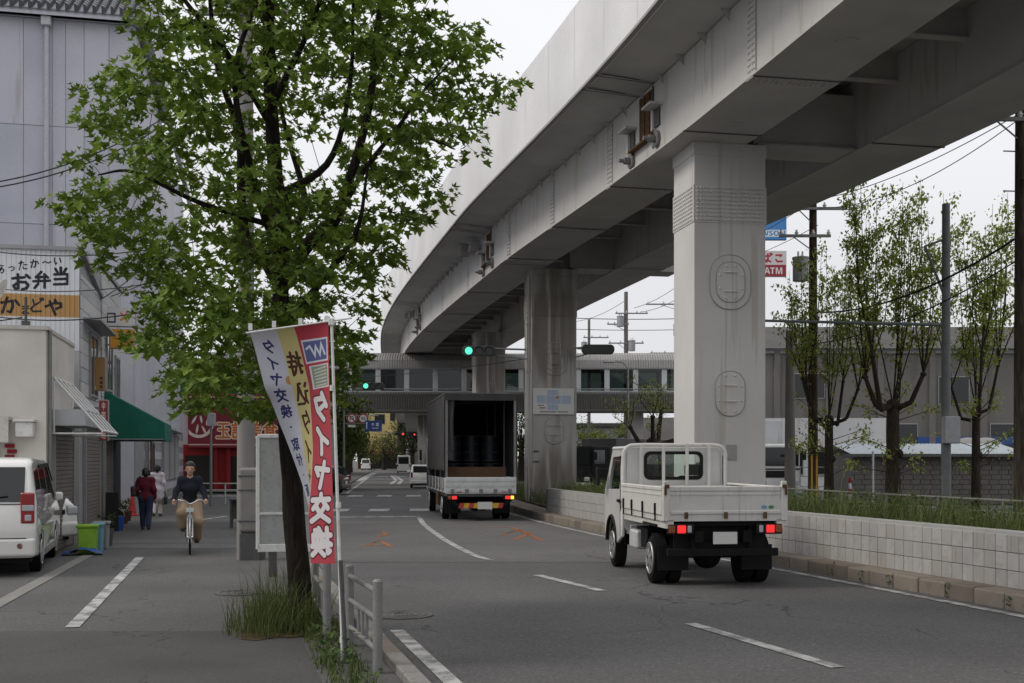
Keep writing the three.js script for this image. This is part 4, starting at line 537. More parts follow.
{ // lunch box shop with the painted corrugated sign wall
  const d0 = 25.3, L = 3.3, h = 6.4, t = lot('lunch_shop', 'white corrugated shop with black painted lettering and tan band', 'building', d0);
  mesh('wall', [B(8, h - 0.02, L, -4, h / 2, -L / 2 - 0.04)], M.sidingGrey, t);
  const S1 = 10.4, cx = (px) => 1024 - (77.5 - px) * S1, cy = (py) => (py - 247) * S1;
  const tx = canvasTex(1024, 1024, (g, w, hh) => { // painted on the sheet: 2.2 m square seen at the street corner
    g.fillStyle = '#cfd2d6'; g.fillRect(0, 0, w, hh); g.fillStyle = '#b18a55'; g.fillRect(0, cy(291), w, 22 * S1);
    for (const [c, x0, x1, y0, y1, lw] of [['あ', 0.6, 9.4, 262.5, 272, 12], ['っ', 11, 19, 261.5, 269.5, 11], ['た', 21, 30, 258.5, 268, 13], ['か', 32, 40.4, 256.5, 265.5, 13], ['〜', 43, 51.5, 255, 263, 13], ['い', 53, 61.5, 253, 262.5, 13], ['お', 14.6, 33, 271.5, 288.5, 29], ['弁', 34, 51, 268.5, 285.5, 27], ['当', 52, 68.5, 264, 282, 27], ['か', 4.5, 23.5, 294, 311, 27], ['ま', 24, 31.6, 301, 311, 16], ['ど', 30.6, 44.5, 295, 309.5, 20], ['や', 45, 63, 295, 311.5, 28]]) glyph(g, c, cx(x0), cy(y0) + 6, (x1 - x0) * S1, (y1 - y0) * S1, lw, '#17181c', 0.07);
  });
  const v = [], uvs = [], W = 2.2, Hs = 2.2, y0 = h - Hs, N = 22; // ribbed metal sheet facing the camera
  const pts = []; for (let i = 0; i < N; i++) { const a = i / N, b = (i + 0.72) / N, c = (i + 0.8) / N, e = (i + 0.92) / N; pts.push([a, 0], [b, 0], [c, 0.03], [e, 0.03]); } pts.push([1, 0]);
  for (let i = 0; i < pts.length - 1; i++) { const [a, za] = pts[i], [b, zb] = pts[i + 1], xa = -W + a * W, xb = -W + b * W; v.push(xa, y0, za, xb, y0, zb, xb, h, zb, xa, y0, za, xb, h, zb, xa, h, za); uvs.push(a, 0, b, 0, b, 1, a, 0, b, 1, a, 1); }
  const g = tri(v); g.setAttribute('uv', new THREE.BufferAttribute(new Float32Array(uvs), 2)); const s = mesh('painted_sheet', g, new THREE.MeshStandardMaterial({ map: tx, roughness: 0.55, side: THREE.DoubleSide }), t, true); s.position.z = 0.01; s.userData.label = 'corrugated sheet painted with black lettering';
  mesh('ribbed_sheet', [B(5.4, Hs, 0.03, -W - 2.7, h - Hs / 2, 0)], M.sidingWhite, t); mesh('lower_wall', [B(3, y0, 0.04, -1.5, y0 / 2, 0)], M.sidingB, t);
  mesh('roof_edge', [B(8.1, 0.08, 0.14, -4, h + 0.03, 0.02), beam([0.04, h + 0.03, 0.05], [0.04, h - 0.55, -L], 0.12, 0.1)], M.sidingGrey, t);
  boardsX(t, 'siding_board', 0.02, L, 2.9, h - 0.5, 0.32, [M.sidingA, M.sidingWhite, M.sidingB]);
  windowX(t, 1.2, 2.4, 3.3, 4.7, 0.06); shutterAt(t, 0.5, 3.0, 2.6); mesh('door_dark', [B(0.05, 2.5, 0.45, 0.04, 1.25, -3.3)], M.frameDark, t);
  mesh('eave', [beam([0.2, 4.95, -0.3], [0.2, 4.9, -3.4], 0.4, 0.05)], M.frameGrey, t);
}
{ // sided house with the green awning
  const d0 = 28.8, L = 4.2, h = 6.6, t = lot('siding_house', 'narrow white sided house between lunch shop and tall grey building', 'building', d0);
  mesh('wall', [B(7, h, L, -3.5, h / 2, -L / 2)], M.sidingGrey, t); boardsX(t, 'siding_board', 0.02, L - 0.02, 2.8, h - 0.05, 0.3, [M.sidingWhite, M.sidingA, M.sidingWhite]);
  mesh('roof_edge', [B(7.1, 0.1, L + 0.1, -3.48, h + 0.05, -L / 2)], M.sidingGrey, t);
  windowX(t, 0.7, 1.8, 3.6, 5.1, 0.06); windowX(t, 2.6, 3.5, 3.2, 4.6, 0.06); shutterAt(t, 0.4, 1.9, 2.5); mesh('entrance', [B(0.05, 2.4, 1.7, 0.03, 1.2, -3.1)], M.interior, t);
  const aw = thing('green_awning', 'dark green fabric shop awning over the pavement', 'awning', [front(d0 + 0.2), 0.03, -(d0 + 0.2)], STREET);
  const z0 = -0.2, z1 = -2.7, v = []; const q = (a, b, c, e) => v.push(...a, ...b, ...c, ...a, ...c, ...e);
  q([0.06, 3.55, z0], [1.5, 2.75, z0], [1.5, 2.75, z1], [0.06, 3.55, z1]); q([1.5, 2.75, z0], [1.52, 2.3, z0], [1.52, 2.3, z1], [1.5, 2.75, z1]); q([0.06, 3.55, z0], [0.06, 2.3, z0], [1.52, 2.3, z0], [1.5, 2.75, z0]); q([0.06, 3.55, z1], [0.06, 2.3, z1], [1.52, 2.3, z1], [1.5, 2.75, z1]);
  mesh('fabric', [tri(v)], M.awning, aw); mesh('frame', [bar([1.48, 2.32, z0], [1.48, 2.32, z1], 0.02, 6), bar([0.06, 2.32, z0], [1.48, 2.32, z0], 0.02, 6), bar([0.06, 2.32, z1], [1.48, 2.32, z1], 0.02, 6)], M.galvDull, aw);
}
function hangingSign(label, px, d, y0, y1, w, draw, ww = 256, hh = 256, bracket = true, name = 'hanging_sign') {
  const t = thing(name, label, 'sign', [X(px, d), y0, -d], STREET), h = y1 - y0; mesh('box', [RB(w, h, 0.16, 0.015, 0, h / 2, 0)], M.frameGrey, t);
  for (const s of [1, -1]) { const m = new THREE.Mesh(new THREE.PlaneGeometry(w - 0.03, h - 0.03), new THREE.MeshStandardMaterial({ map: canvasTex(ww, hh, draw), roughness: 0.5 })); m.name = 'face'; m.position.set(0, h / 2, s * 0.084); if (s < 0) m.rotation.y = Math.PI; t.add(m); }
  if (bracket) mesh('bracket', [B(0.6, 0.04, 0.04, -w / 2 - 0.3, h * 0.8, 0), B(0.6, 0.04, 0.04, -w / 2 - 0.3, h * 0.2, 0)], M.galvDull, t); return t;
}
hangingSign('yellow box sign with small black lettering hanging from the sided house', 122.5, 29.5, H(349, 29.5), H(329, 29.5), 0.62, (g) => { g.fillStyle = '#c08420'; g.fillRect(0, 0, 256, 256); 'かまどや'.split('').forEach((c, i) => glyph(g, c, 86 + i * 38, 104, 36, 46, 8, '#20170c')); g.fillStyle = '#4a3618'; g.fillRect(30, 118, 14, 14); g.fillRect(50, 118, 14, 14); g.fillRect(60, 176, 120, 6); });
hangingSign('faded picture sign with orange and brown print above the awning frame', 94, 27.2, H(391, 27.2), H(357, 27.2), 0.55, (g) => { g.fillStyle = '#9a7748'; g.fillRect(0, 0, 256, 256); g.fillStyle = '#b9b3a4'; g.beginPath(); g.moveTo(20, 10); g.lineTo(150, 30); g.lineTo(110, 140); g.lineTo(160, 250); g.lineTo(40, 250); g.fill(); g.strokeStyle = '#8a4a35'; g.lineWidth = 12; g.beginPath(); g.moveTo(70, 60); g.lineTo(110, 110); g.lineTo(60, 180); g.stroke(); g.fillStyle = '#4b3a26'; for (let i = 0; i < 3; i++) g.fillRect(196, 150 + i * 34, 34, 24); }, 256, 256, true, 'picture_sign');
hangingSign('narrow dark red vertical sign at the end of the awning frame', 104, 24.6, H(441, 24.6), H(400, 24.6), 0.2, (g) => { g.fillStyle = '#7c2a30'; g.fillRect(0, 0, 96, 256); '中国料理'.split('').forEach((c, i) => glyph(g, c, 24, 10 + i * 62, 48, 52, 6, '#d9c9c4')); }, 96, 256, true, 'vertical_sign');
hangingSign('small orange and white picture sign above the yellow box sign', 119, 29.9, H(327, 29.9), H(308, 29.9), 0.85, (g) => { g.fillStyle = '#c3c3c3'; g.fillRect(0, 0, 256, 128); g.strokeStyle = '#c9622a'; g.lineWidth = 14; for (const a of [0, 1, 2, 3, 4]) { g.beginPath(); g.moveTo(180, 60); g.lineTo(180 + Math.cos(a * 1.26) * 50, 60 + Math.sin(a * 1.26) * 46); g.stroke(); } g.strokeStyle = '#2c3050'; g.lineWidth = 12; g.strokeRect(40, 40, 60, 60); }, 256, 128, true, 'shop_sign');
{ // tall grey building
  const d0 = 36.8, L = 26, W = 16, h = 15.72, t = lot('grey_apartment_block', 'tall pale grey panelled building with dark tiled roof', 'building', d0);
  mesh('wall_core', [B(W, h, L, -W / 2, h / 2, -L / 2)], M.jointGrey, t);
  const mats = [M.panelA, M.panelB, M.panelC], r = rng(9); let i = 0;
  const cols = [0, 0.75, 1.5, 2.05, 2.45, 3.3, 4.1, 5.0, 6.2, 7.4, 8.6, 10.5, 13, 16], rows = [0, 3.2, 6.2, 9.2, 12.3, 15.66];
  for (let a = 0; a < cols.length - 1; a++) for (let b = 0; b < 5; b++) mesh('wall_panel', [B(cols[a + 1] - cols[a] - 0.018, rows[b + 1] - rows[b] - 0.018, 0.05 + (a === 3 ? -0.025 : 0), -(cols[a] + cols[a + 1]) / 2, (rows[b] + rows[b + 1]) / 2, 0.02)], mats[(r() * 3) | 0], t);
  for (let z = 0; z < L - 0.1; z += 2.6) for (let b = 1; b < 5; b++) mesh('wall_panel', [B(0.05, rows[b + 1] - rows[b] - 0.018, 2.58, 0.02, (rows[b] + rows[b + 1]) / 2, -z - 1.3)], mats[(r() * 3) | 0], t);
  boardsX(t, 'siding_board', 3.0, L - 0.02, 0.15, 3.18, 0.33, [M.sidingGrey, M.panelB]);
  mesh('plinth_wall', [B(0.05, 3.17, 2.9, 0.02, 1.6, -1.5)], M.sidingGrey, t);
  for (const [z0, z1] of [[11, 13.4], [14.4, 16.8], [17.8, 20.2]]) { const w = windowX(t, z0, z1, 1.0, 2.9, 0.07); const bars = []; for (let z = z0; z < z1; z += 0.3) bars.push(B(0.03, 2.0, 0.03, 0.16, 1.95, -z)); stuff(mesh('window_bars', bars, M.farWhite, w)); mesh('hood', [B(0.4, 0.12, z1 - z0 + 0.6, 0.2, 3.12, -(z0 + z1) / 2)], M.sidingA, w); }
  const dr = mesh('door', [B(0.06, 2.3, 1.1, 0.05, 1.15, -6.2)], M.brown, t); mesh('door_frame', [B(0.08, 2.45, 0.1, 0.06, 1.22, -5.6), B(0.08, 2.45, 0.1, 0.06, 1.22, -6.8), B(0.08, 0.1, 1.3, 0.06, 2.4, -6.2)], M.frameDark, dr);
  windowX(t, 3.4, 4.4, 0.9, 2.5, 0.07);
  mesh('gutter', [B(W + 0.6, 0.22, 0.22, -W / 2 + 0.2, h + 0.06, 0.28), B(0.22, 0.22, L + 0.5, 0.35, h + 0.06, -L / 2)], M.gutter, t);
  mesh('downpipe', [C(0.075, 0.075, h, -2.6, h / 2, 0.16, 10), RB(0.3, 0.36, 0.26, 0.04, -2.6, h - 0.16, 0.2)], M.gutter, t);
  mesh('soffit', [B(W + 0.5, 0.1, 0.5, -W / 2 + 0.1, h + 0.0, 0.16)], M.panelB, t);
  const roofCore = [place(ext([[0.45, 0], [-5.5, 3.6], [-11.5, 0]].map(([z, y]) => [z, y]), W + 0.5), 0, 0, 0, 0, Math.PI / 2)]; roofCore.forEach((g) => { mirrorZ(g); g.translate(-W - 0.1, h + 0.12, 0); });
  mesh('roof', roofCore, M.jointGrey, t);
  const tiles = [], tg = place(new THREE.CylinderGeometry(0.13, 0.13, 0.34, 7, 1, false, 0, Math.PI), 0, 0, 0, 0, 0, 0); tg.rotateX(-Math.PI / 2); const sl = Math.atan(3.6 / 5.95);
  for (let k = 0; k < 16; k++) for (let x = -8; x < 0.3; x += 0.27) { const s = k * 0.3 + 0.14; tiles.push(place(tg.clone(), x + 0.06, h + 0.2 + s * Math.sin(sl), 0.5 - s * Math.cos(sl), sl - 0.07, 0, 0)); }
  for (const g of tiles) { }
  stuff(mesh('roof_tiles', tiles, M.roofTile, t));
}
{ // red restaurant across the side street
  const d = 64, t = thing('red_restaurant', 'red fronted restaurant facing the side street, phone number on top', 'building', [X(191, d), -0.35, -d], 0.05);
  mesh('wall', [B(9, 6.8, 8, 3.0, 3.4, -4.1)], M.farWhite, t); mesh('front_wall', [B(8.9, 3.0, 0.2, 3.0, 1.5, -0.05)], M.red, t);
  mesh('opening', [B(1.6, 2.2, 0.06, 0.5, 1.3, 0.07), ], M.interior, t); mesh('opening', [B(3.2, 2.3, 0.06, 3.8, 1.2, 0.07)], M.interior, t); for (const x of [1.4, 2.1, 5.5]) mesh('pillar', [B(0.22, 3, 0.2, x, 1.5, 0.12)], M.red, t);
  const signTex = canvasTex(1024, 512, (g) => {
    g.fillStyle = '#6f1a26'; g.fillRect(0, 0, 1024, 512); g.fillStyle = '#c9a8a4'; g.fillRect(0, 14, 1024, 14); g.fillRect(0, 480, 1024, 12);
    g.strokeStyle = '#cfc2bd'; g.lineWidth = 30; g.beginPath(); g.arc(110, 256, 150, 0, 7); g.stroke(); g.fillStyle = '#cfc2bd'; for (const [x, y, a] of [[70, 140, 0.4], [130, 120, 0.2], [190, 150, -0.3], [60, 240, 0.6], [130, 230, -0.2], [200, 250, 0.3], [90, 330, 0.2], [160, 340, -0.5]]) { g.save(); g.translate(x, y); g.rotate(a); g.beginPath(); g.moveTo(0, -50); g.quadraticCurveTo(26, 0, 4, 54); g.quadraticCurveTo(-22, 20, 0, -50); g.fill(); g.restore(); }
    '玉記美食'.split('').forEach((c, i) => { glyph(g, c, 292 + i * 165, 262, 150, 170, 40, '#d8c8b8'); glyph(g, c, 292 + i * 165, 262, 150, 170, 20, '#b8641e'); }); '中国料理'.split('').forEach((c, i) => glyph(g, c, 560 + i * 86, 110, 74, 80, 12, '#d8cfcb'));
  });
  const sg = mesh('sign_board', [RB(5.4, 3.0, 0.25, 0.03, 2.6, 4.3, 0.25)], M.redDeep, t), face = new THREE.Mesh(new THREE.PlaneGeometry(5.3, 2.9), new THREE.MeshStandardMaterial({ map: signTex, roughness: 0.5 })); face.name = 'sign_print'; face.position.set(2.6, 4.3, 0.379); sg.add(face);
  const top = mesh('phone_board', [RB(6.4, 1.5, 0.25, 0.03, 3.0, 6.75, 0.2)], M.redDeep, t), f2 = new THREE.Mesh(new THREE.PlaneGeometry(6.3, 1.4), new THREE.MeshStandardMaterial({ map: canvasTex(1024, 228, (g) => { g.fillStyle = '#742430'; g.fillRect(0, 0, 1024, 228); g.fillStyle = '#d6c6c6'; g.font = 'bold 130px sans-serif'; g.fillText('6682', 60, 205); '中国料理'.split('').forEach((c, i) => glyph(g, c, 70 + i * 90, 14, 74, 66, 10, '#d6c6c6')); }), roughness: 0.5 })); f2.name = 'phone_print'; f2.position.set(3.0, 6.75, 0.33); top.add(f2);
  tag(mesh('tube_light_box', [C(0.2, 0.2, 5.2, X(190, 50) + 0.3, H(371, 50), -50, 10, 0, Math.PI / 2)], M.white), 'long white rolled awning tube hanging above the red restaurant', 'awning');
  tag(mesh('green_board', [B(5.6, 0.9, 0.12, X(236, 58), H(385, 58), -58)], mat([0.05, 0.2, 0.05], 0.6, blotchMap, 1)), 'green panel above the red restaurant sign', 'panel');
}
// far buildings
function block(name, label, x, d, w, h, dep, mt, turn, wins, roofMat = null) {
  const t = thing(name, label, 'building', [x, 0, -d], turn); mesh('wall', [B(w, h, dep, w / 2, h / 2, -dep / 2)], mt, t); if (roofMat) mesh('roof', [B(w + 0.5, 0.35, dep + 0.5, w / 2, h + 0.17, -dep / 2)], roofMat, t);
  for (const [x0, x1, y0, y1] of wins) { const f = mesh('window', [B(x1 - x0 + 0.14, y1 - y0 + 0.14, 0.08, (x0 + x1) / 2, (y0 + y1) / 2, 0.02)], M.frameGrey, t); mesh('pane', [B(x1 - x0, y1 - y0, 0.03, (x0 + x1) / 2, (y0 + y1) / 2, 0.06)], M.glassDark, f); } return t;
}
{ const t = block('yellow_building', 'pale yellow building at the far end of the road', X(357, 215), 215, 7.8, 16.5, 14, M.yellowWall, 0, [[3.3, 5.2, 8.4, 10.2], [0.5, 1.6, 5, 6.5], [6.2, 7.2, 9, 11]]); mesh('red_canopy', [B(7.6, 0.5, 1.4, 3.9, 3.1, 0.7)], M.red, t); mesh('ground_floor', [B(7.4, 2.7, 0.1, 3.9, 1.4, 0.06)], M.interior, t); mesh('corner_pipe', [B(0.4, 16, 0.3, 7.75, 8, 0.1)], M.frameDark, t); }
block('white_tower_block', 'white building behind the yellow building', X(397, 260), 260, 9, 17, 10, M.farWhite, 0, [[0.5, 8.5, 10.4, 11.2], [0.5, 8.5, 7, 8], [0.5, 8.5, 13.5, 14.4]]);
block('grey_street_block', 'grey building behind the far left row of trees', X(318, 120) - 12, 120, 12, 13, 30, M.sidingGrey, 0.1, [[6, 8, 4, 5.6], [9, 11, 4, 5.6], [6, 8, 7.5, 9], [9, 11, 7.5, 9]]);

// ---------- vehicles (front towards -z, origin on the ground under the middle) ----------
function wheelParts(t, x, z, r, w, rimMat = M.rim, spokes = 5, name = 'wheel') {
  const s = Math.sign(x) || 1, wm = mesh(name, [place(new THREE.TorusGeometry(r * 0.8, r * 0.2, 10, 28), 0, 0, 0, 0, Math.PI / 2, 0), C(r * 0.985, r * 0.985, w * 0.82, 0, 0, 0, 28, 0, Math.PI / 2, true), C(r * 0.8, r * 0.8, w * 0.9, 0, 0, 0, 24, 0, Math.PI / 2)].map((g) => g.translate(x, r, z)), M.rubber, t);
  const rim = [place(new THREE.TorusGeometry(r * 0.6, r * 0.05, 6, 24), x + s * w * 0.47, r, z, 0, Math.PI / 2, 0), C(r * 0.16, r * 0.13, w * 0.3, x + s * w * 0.4, r, z, 12, 0, -s * Math.PI / 2)];
  rim.push(C(r * 0.58, r * 0.58, 0.02, x + s * w * 0.4, r, z, 22, 0, Math.PI / 2)); for (let i = 0; i < spokes; i++) { const a = i / spokes * 6.28; rim.push(B(0.03, r * 0.46, r * 0.17, x + s * w * 0.46, r + Math.cos(a) * r * 0.36, z + Math.sin(a) * r * 0.36, a, 0, 0)); }
  mesh('rim', rim, rimMat, wm); return wm;
}
function carShell(side, W, bevel, belt, roof, taper) {                   // side outline [z, y] swept across the width, narrowing above the belt line
  const g = place(ext(side, W, bevel, [], 3), 0, 0, 0, 0, 0, 0), p = g.attributes.position;
  for (let i = 0; i < p.count; i++) { const z = p.getX(i), y = p.getY(i); let x = p.getZ(i) - W / 2; if (y > belt) x *= 1 - taper * (y - belt) / (roof - belt); p.setXYZ(i, x, y, z); }
  const idx = []; for (let i = 0; i < p.count; i += 3) idx.push(i, i + 2, i + 1); g.setIndex(idx);
  return toCreasedNormals(prep(g), 0.7);
}
function sidePlate(pts, s, W, belt, roof, taper, th = 0.012, out = 0.002) { const g = ext(pts, th), p = g.attributes.position; for (let i = 0; i < p.count; i++) { const z = p.getX(i), y = p.getY(i), k = y > belt ? 1 - taper * (y - belt) / (roof - belt) : 1, x = s * (W / 2 * k - th + p.getZ(i) + out); p.setXYZ(i, x, y, z); } g.computeVertexNormals(); return g; }
function arch(z, r, y = 0.0, n = 10) { const o = []; for (let i = 0; i <= n; i++) { const a = Math.PI - i / n * Math.PI; o.push([z + Math.cos(a) * r, y + Math.sin(a) * r]); } return o; }

{ // white flatbed truck
  const d = 16.35, t = thing('flatbed_truck', 'white flatbed truck driving away beside the clean pier, brake lights lit', 'truck', [X(725.5, d), 0, -d], Math.atan(0.125)), W = 1.74; t.scale.set(1.05, 1.03, 0.9); // origin under the tail gate
  // load bed
  mesh('bed_floor', [B(W - 0.04, 0.1, 3.0, 0, 0.99, -1.5), B(0.1, 0.12, 3.0, -W / 2 + 0.1, 0.9, -1.5), B(0.1, 0.12, 3.0, W / 2 - 0.1, 0.9, -1.5)], M.bedPaint, t);
  const gate = mesh('tail_gate', [RB(W - 0.16, 0.4, 0.05, 0.012, 0, 1.22, -0.02), RB(W - 0.18, 0.07, 0.06, 0.015, 0, 1.385, -0.01), RB(W - 0.2, 0.05, 0.06, 0.012, 0, 1.06, -0.01), B(W - 0.2, 0.018, 0.058, 0, 1.31, -0.012)], M.bedPaint, t);
  const dec = (x, c) => mesh('sticker', [C(0.035, 0.035, 0.004, 0, 0, 0, 16, Math.PI / 2)].map((g) => { g.scale(1.2, 0.7, 1); g.translate(x, 1.13, 0.008); return g; }), c, gate); dec(W / 2 - 0.33, M.blueBin); dec(W / 2 - 0.23, mat([0.05, 0.2, 0.06], 0.5));
  for (const x of [-0.55, 0, 0.55]) mesh('hinge', [RB(0.05, 0.09, 0.04, 0.01, x, 1.02, 0.02)], M.rust, gate);
  for (const s of [-1, 1]) {
    const sg = mesh('side_gate', [RB(0.05, 0.38, 2.86, 0.012, s * (W / 2 - 0.025), 1.21, -1.52), RB(0.06, 0.06, 2.86, 0.015, s * (W / 2 - 0.02), 1.385, -1.52), B(0.058, 0.018, 2.84, s * (W / 2 - 0.022), 1.3, -1.52)], M.bedPaint, t); for (const z of [-0.45, -1.3, -2.1, -2.75]) mesh('latch', [RB(0.03, 0.16, 0.04, 0.01, s * (W / 2 + 0.012), 1.1, z), B(0.02, 0.1, 0.02, s * (W / 2 + 0.01), 0.98, z)], M.black, sg);
    mesh('corner_post', [RB(0.09, 0.5, 0.09, 0.015, s * (W / 2 - 0.045), 1.19, -0.02), RB(0.07, 0.06, 0.07, 0.01, s * (W / 2 - 0.045), 1.46, -0.02)], M.bedPaint, t); mesh('rusty_catch', [B(0.06, 0.05, 0.03, s * (W / 2 - 0.05), 1.42, 0.035), B(0.03, 0.12, 0.03, s * (W / 2 - 0.03), 1.36, 0.034)], M.rust, t);
  }
  // headboard frame behind the cab
  const hz = -3.02, hy = 2.04, hb = mesh('headboard', [tube([[-0.82, 1.0, hz], [-0.82, 1.7, hz], [-0.815, 1.92, hz], [-0.75, 2.0, hz], [-0.6, 2.02, hz], [0, 2.02, hz], [0.6, 2.02, hz], [0.75, 2.0, hz], [0.815, 1.92, hz], [0.82, 1.7, hz], [0.82, 1.0, hz]], 0.03, 50, 8), B(1.58, 0.32, 0.03, 0, 1.18, hz), B(1.58, 0.035, 0.04, 0, 1.36, hz)], M.bedPaint, t);
  for (const x of [-0.55, -0.19, 0.19, 0.55]) mesh('upright', [B(0.045, 0.95, 0.035, x, 1.56, hz + 0.025)], M.bedPaint, hb);
  // cab: separate panels so that one looks through the windows
  const z0 = -3.12, z1 = -4.62, cab = mesh('cab', [place(ext(rrect(-0.8, 0.62, 0.8, 1.99, 0.12, 5), 0.04, 0.01, [rrect(-0.44, 1.5, 0.44, 1.88, 0.08, 4)]), 0, 0, z0 - 0.04), RB(1.58, 0.07, 1.1, 0.035, 0, 1.97, -3.68, 0, 0, 0, 3),
    ...[0.66, 0.92, 1.12].map((y) => RB(1.4, 0.16, 0.03, 0.015, 0, y, z0 + 0.012)), B(1.6, 0.75, 0.06, 0, 0.95, z1 + 0.03), B(1.5, 0.05, 1.5, 0, 0.62, -3.87)], M.whitePaint, t);
  const sideOut = [[-3.12, 0.55], ...arch(-3.98, 0.43, 0.42).map(([z, y]) => [z * 1, y]).reverse(), [-4.62, 0.55], [-4.63, 1.25], [-4.25, 1.95], [-3.2, 1.98], [-3.12, 1.9]], hole = [[-3.32, 1.3], [-4.36, 1.28], [-4.12, 1.84], [-3.4, 1.86]];
  for (const s of [-1, 1]) { const g = ext(sideOut, 0.05, 0.012, [hole]), p = g.attributes.position; for (let i = 0; i < p.count; i++) { const z = p.getX(i), y = p.getY(i), dx = p.getZ(i); p.setXYZ(i, s * (0.84 - 0.05 + dx - Math.max(0, y - 1.25) * 0.09), y, z); } g.computeVertexNormals(); const dm = mesh('door', [g], M.whitePaint, t); mesh('handle', [RB(0.03, 0.05, 0.16, 0.01, s * 0.855, 1.12, -3.32)], M.black, dm); mesh('door_gap', [B(0.012, 1.3, 0.014, s * 0.838, 1.2, -3.24)], M.black, dm); mesh('side_pane', [sidePlate(hole, s, 1.62, 1.25, 2, 0.04, 0.006, 0)], M.glass, dm); mesh('wheel_arch', [place(new THREE.TorusGeometry(0.43, 0.03, 6, 20, Math.PI), s * 0.84, 0.42, -3.98, 0, Math.PI / 2, 0)], M.black, dm); }
  mesh('rear_pane', [place(ext(rrect(-0.44, 1.5, 0.44, 1.88, 0.08, 4), 0.006), 0, 0, z0 - 0.02)], M.glass, cab); mesh('window_seal', [place(ext(rrect(-0.48, 1.46, 0.48, 1.92, 0.1, 4), 0.02, 0, [rrect(-0.43, 1.51, 0.43, 1.87, 0.08, 4)]), 0, 0, z0 - 0.004)], M.black, cab);
  mesh('windscreen', [B(1.42, 0.74, 0.008, 0, 1.6, -4.43, -0.49, 0, 0)], M.glass, cab); mesh('seat', [RB(0.5, 0.75, 0.14, 0.05, 0.38, 1.15, -3.4), RB(0.26, 0.18, 0.08, 0.03, 0.38, 1.62, -3.42), RB(0.5, 0.75, 0.14, 0.05, -0.38, 1.15, -3.4), RB(0.26, 0.18, 0.08, 0.03, -0.38, 1.62, -3.42)], M.black, cab);
  mesh('dashboard', [B(1.4, 0.25, 0.35, 0, 1.2, -4.35)], M.black, cab);
  for (const s of [-1, 1]) mesh('mirror', [RB(0.05, 0.3, 0.17, 0.02, s * 1.0, 1.5, -4.4), bar([s * 0.82, 1.62, -4.42], [s * 1.0, 1.62, -4.4], 0.012, 6)], M.black, t);
  // chassis
  mesh('chassis', [B(0.12, 0.16, 4.4, -0.34, 0.72, -2.3), B(0.12, 0.16, 4.4, 0.34, 0.72, -2.3), B(0.9, 0.1, 0.1, 0, 0.72, -0.3), B(1.0, 0.26, 0.3, 0, 0.5, -1.0), S(0.22, 0, 0.42, -1.0), B(0.5, 0.3, 0.8, -0.45, 0.6, -2.2), B(1.5, 0.06, 2.8, 0, 0.9, -1.5), B(1.4, 0.3, 0.9, 0, 0.55, -3.9)], M.chassis, t);
  mesh('tank', [RB(0.4, 0.3, 0.55, 0.05, -0.58, 0.55, -2.55)], M.alu, t); mesh('under_bumper', [RB(1.56, 0.11, 0.07, 0.015, 0, 0.5, -0.14), B(0.06, 0.4, 0.06, -0.4, 0.68, -0.2), B(0.06, 0.4, 0.06, 0.4, 0.68, -0.2)], M.chassis, t);
  for (const s of [-1, 1]) {
    const lm = mesh('tail_lamp', [RB(0.37, 0.15, 0.07, 0.02, s * 0.62, 0.83, -0.03)], M.black, t); mesh('red_lens', [RB(0.12, 0.11, 0.03, 0.03, s * 0.62 + 0.01, 0.83, 0.006)], M.redLit, lm); mesh('amber_lens', [RB(0.09, 0.11, 0.03, 0.02, s * 0.745, 0.83, 0.006)], M.amberLens, lm); mesh('clear_lens', [RB(0.06, 0.1, 0.03, 0.02, s * 0.5, 0.83, 0.004)], M.clearLens, lm);
    mesh('mud_flap', [B(0.44, 0.36, 0.015, s * 0.6, 0.4, -0.55)], M.black, t);
  }
  mesh('number_plate', [RB(0.34, 0.17, 0.012, 0.004, 0.02, 0.7, -0.09)], M.plate, t);
  for (const s of [-1, 1]) mesh('mudguard', [B(0.5, 0.03, 0.9, s * 0.6, 0.86, -1.0)], M.black, t);
  for (const s of [-1, 1]) { wheelParts(t, s * 0.74, -1.0, 0.365, 0.2, M.rim, 6); wheelParts(t, s * 0.52, -1.0, 0.365, 0.18); wheelParts(t, s * 0.73, -3.98, 0.365, 0.2, M.rim, 6); }
  mesh('rear_plate', [B(1.3, 0.34, 0.03, 0, 0.72, -0.32)], M.black, t);
}
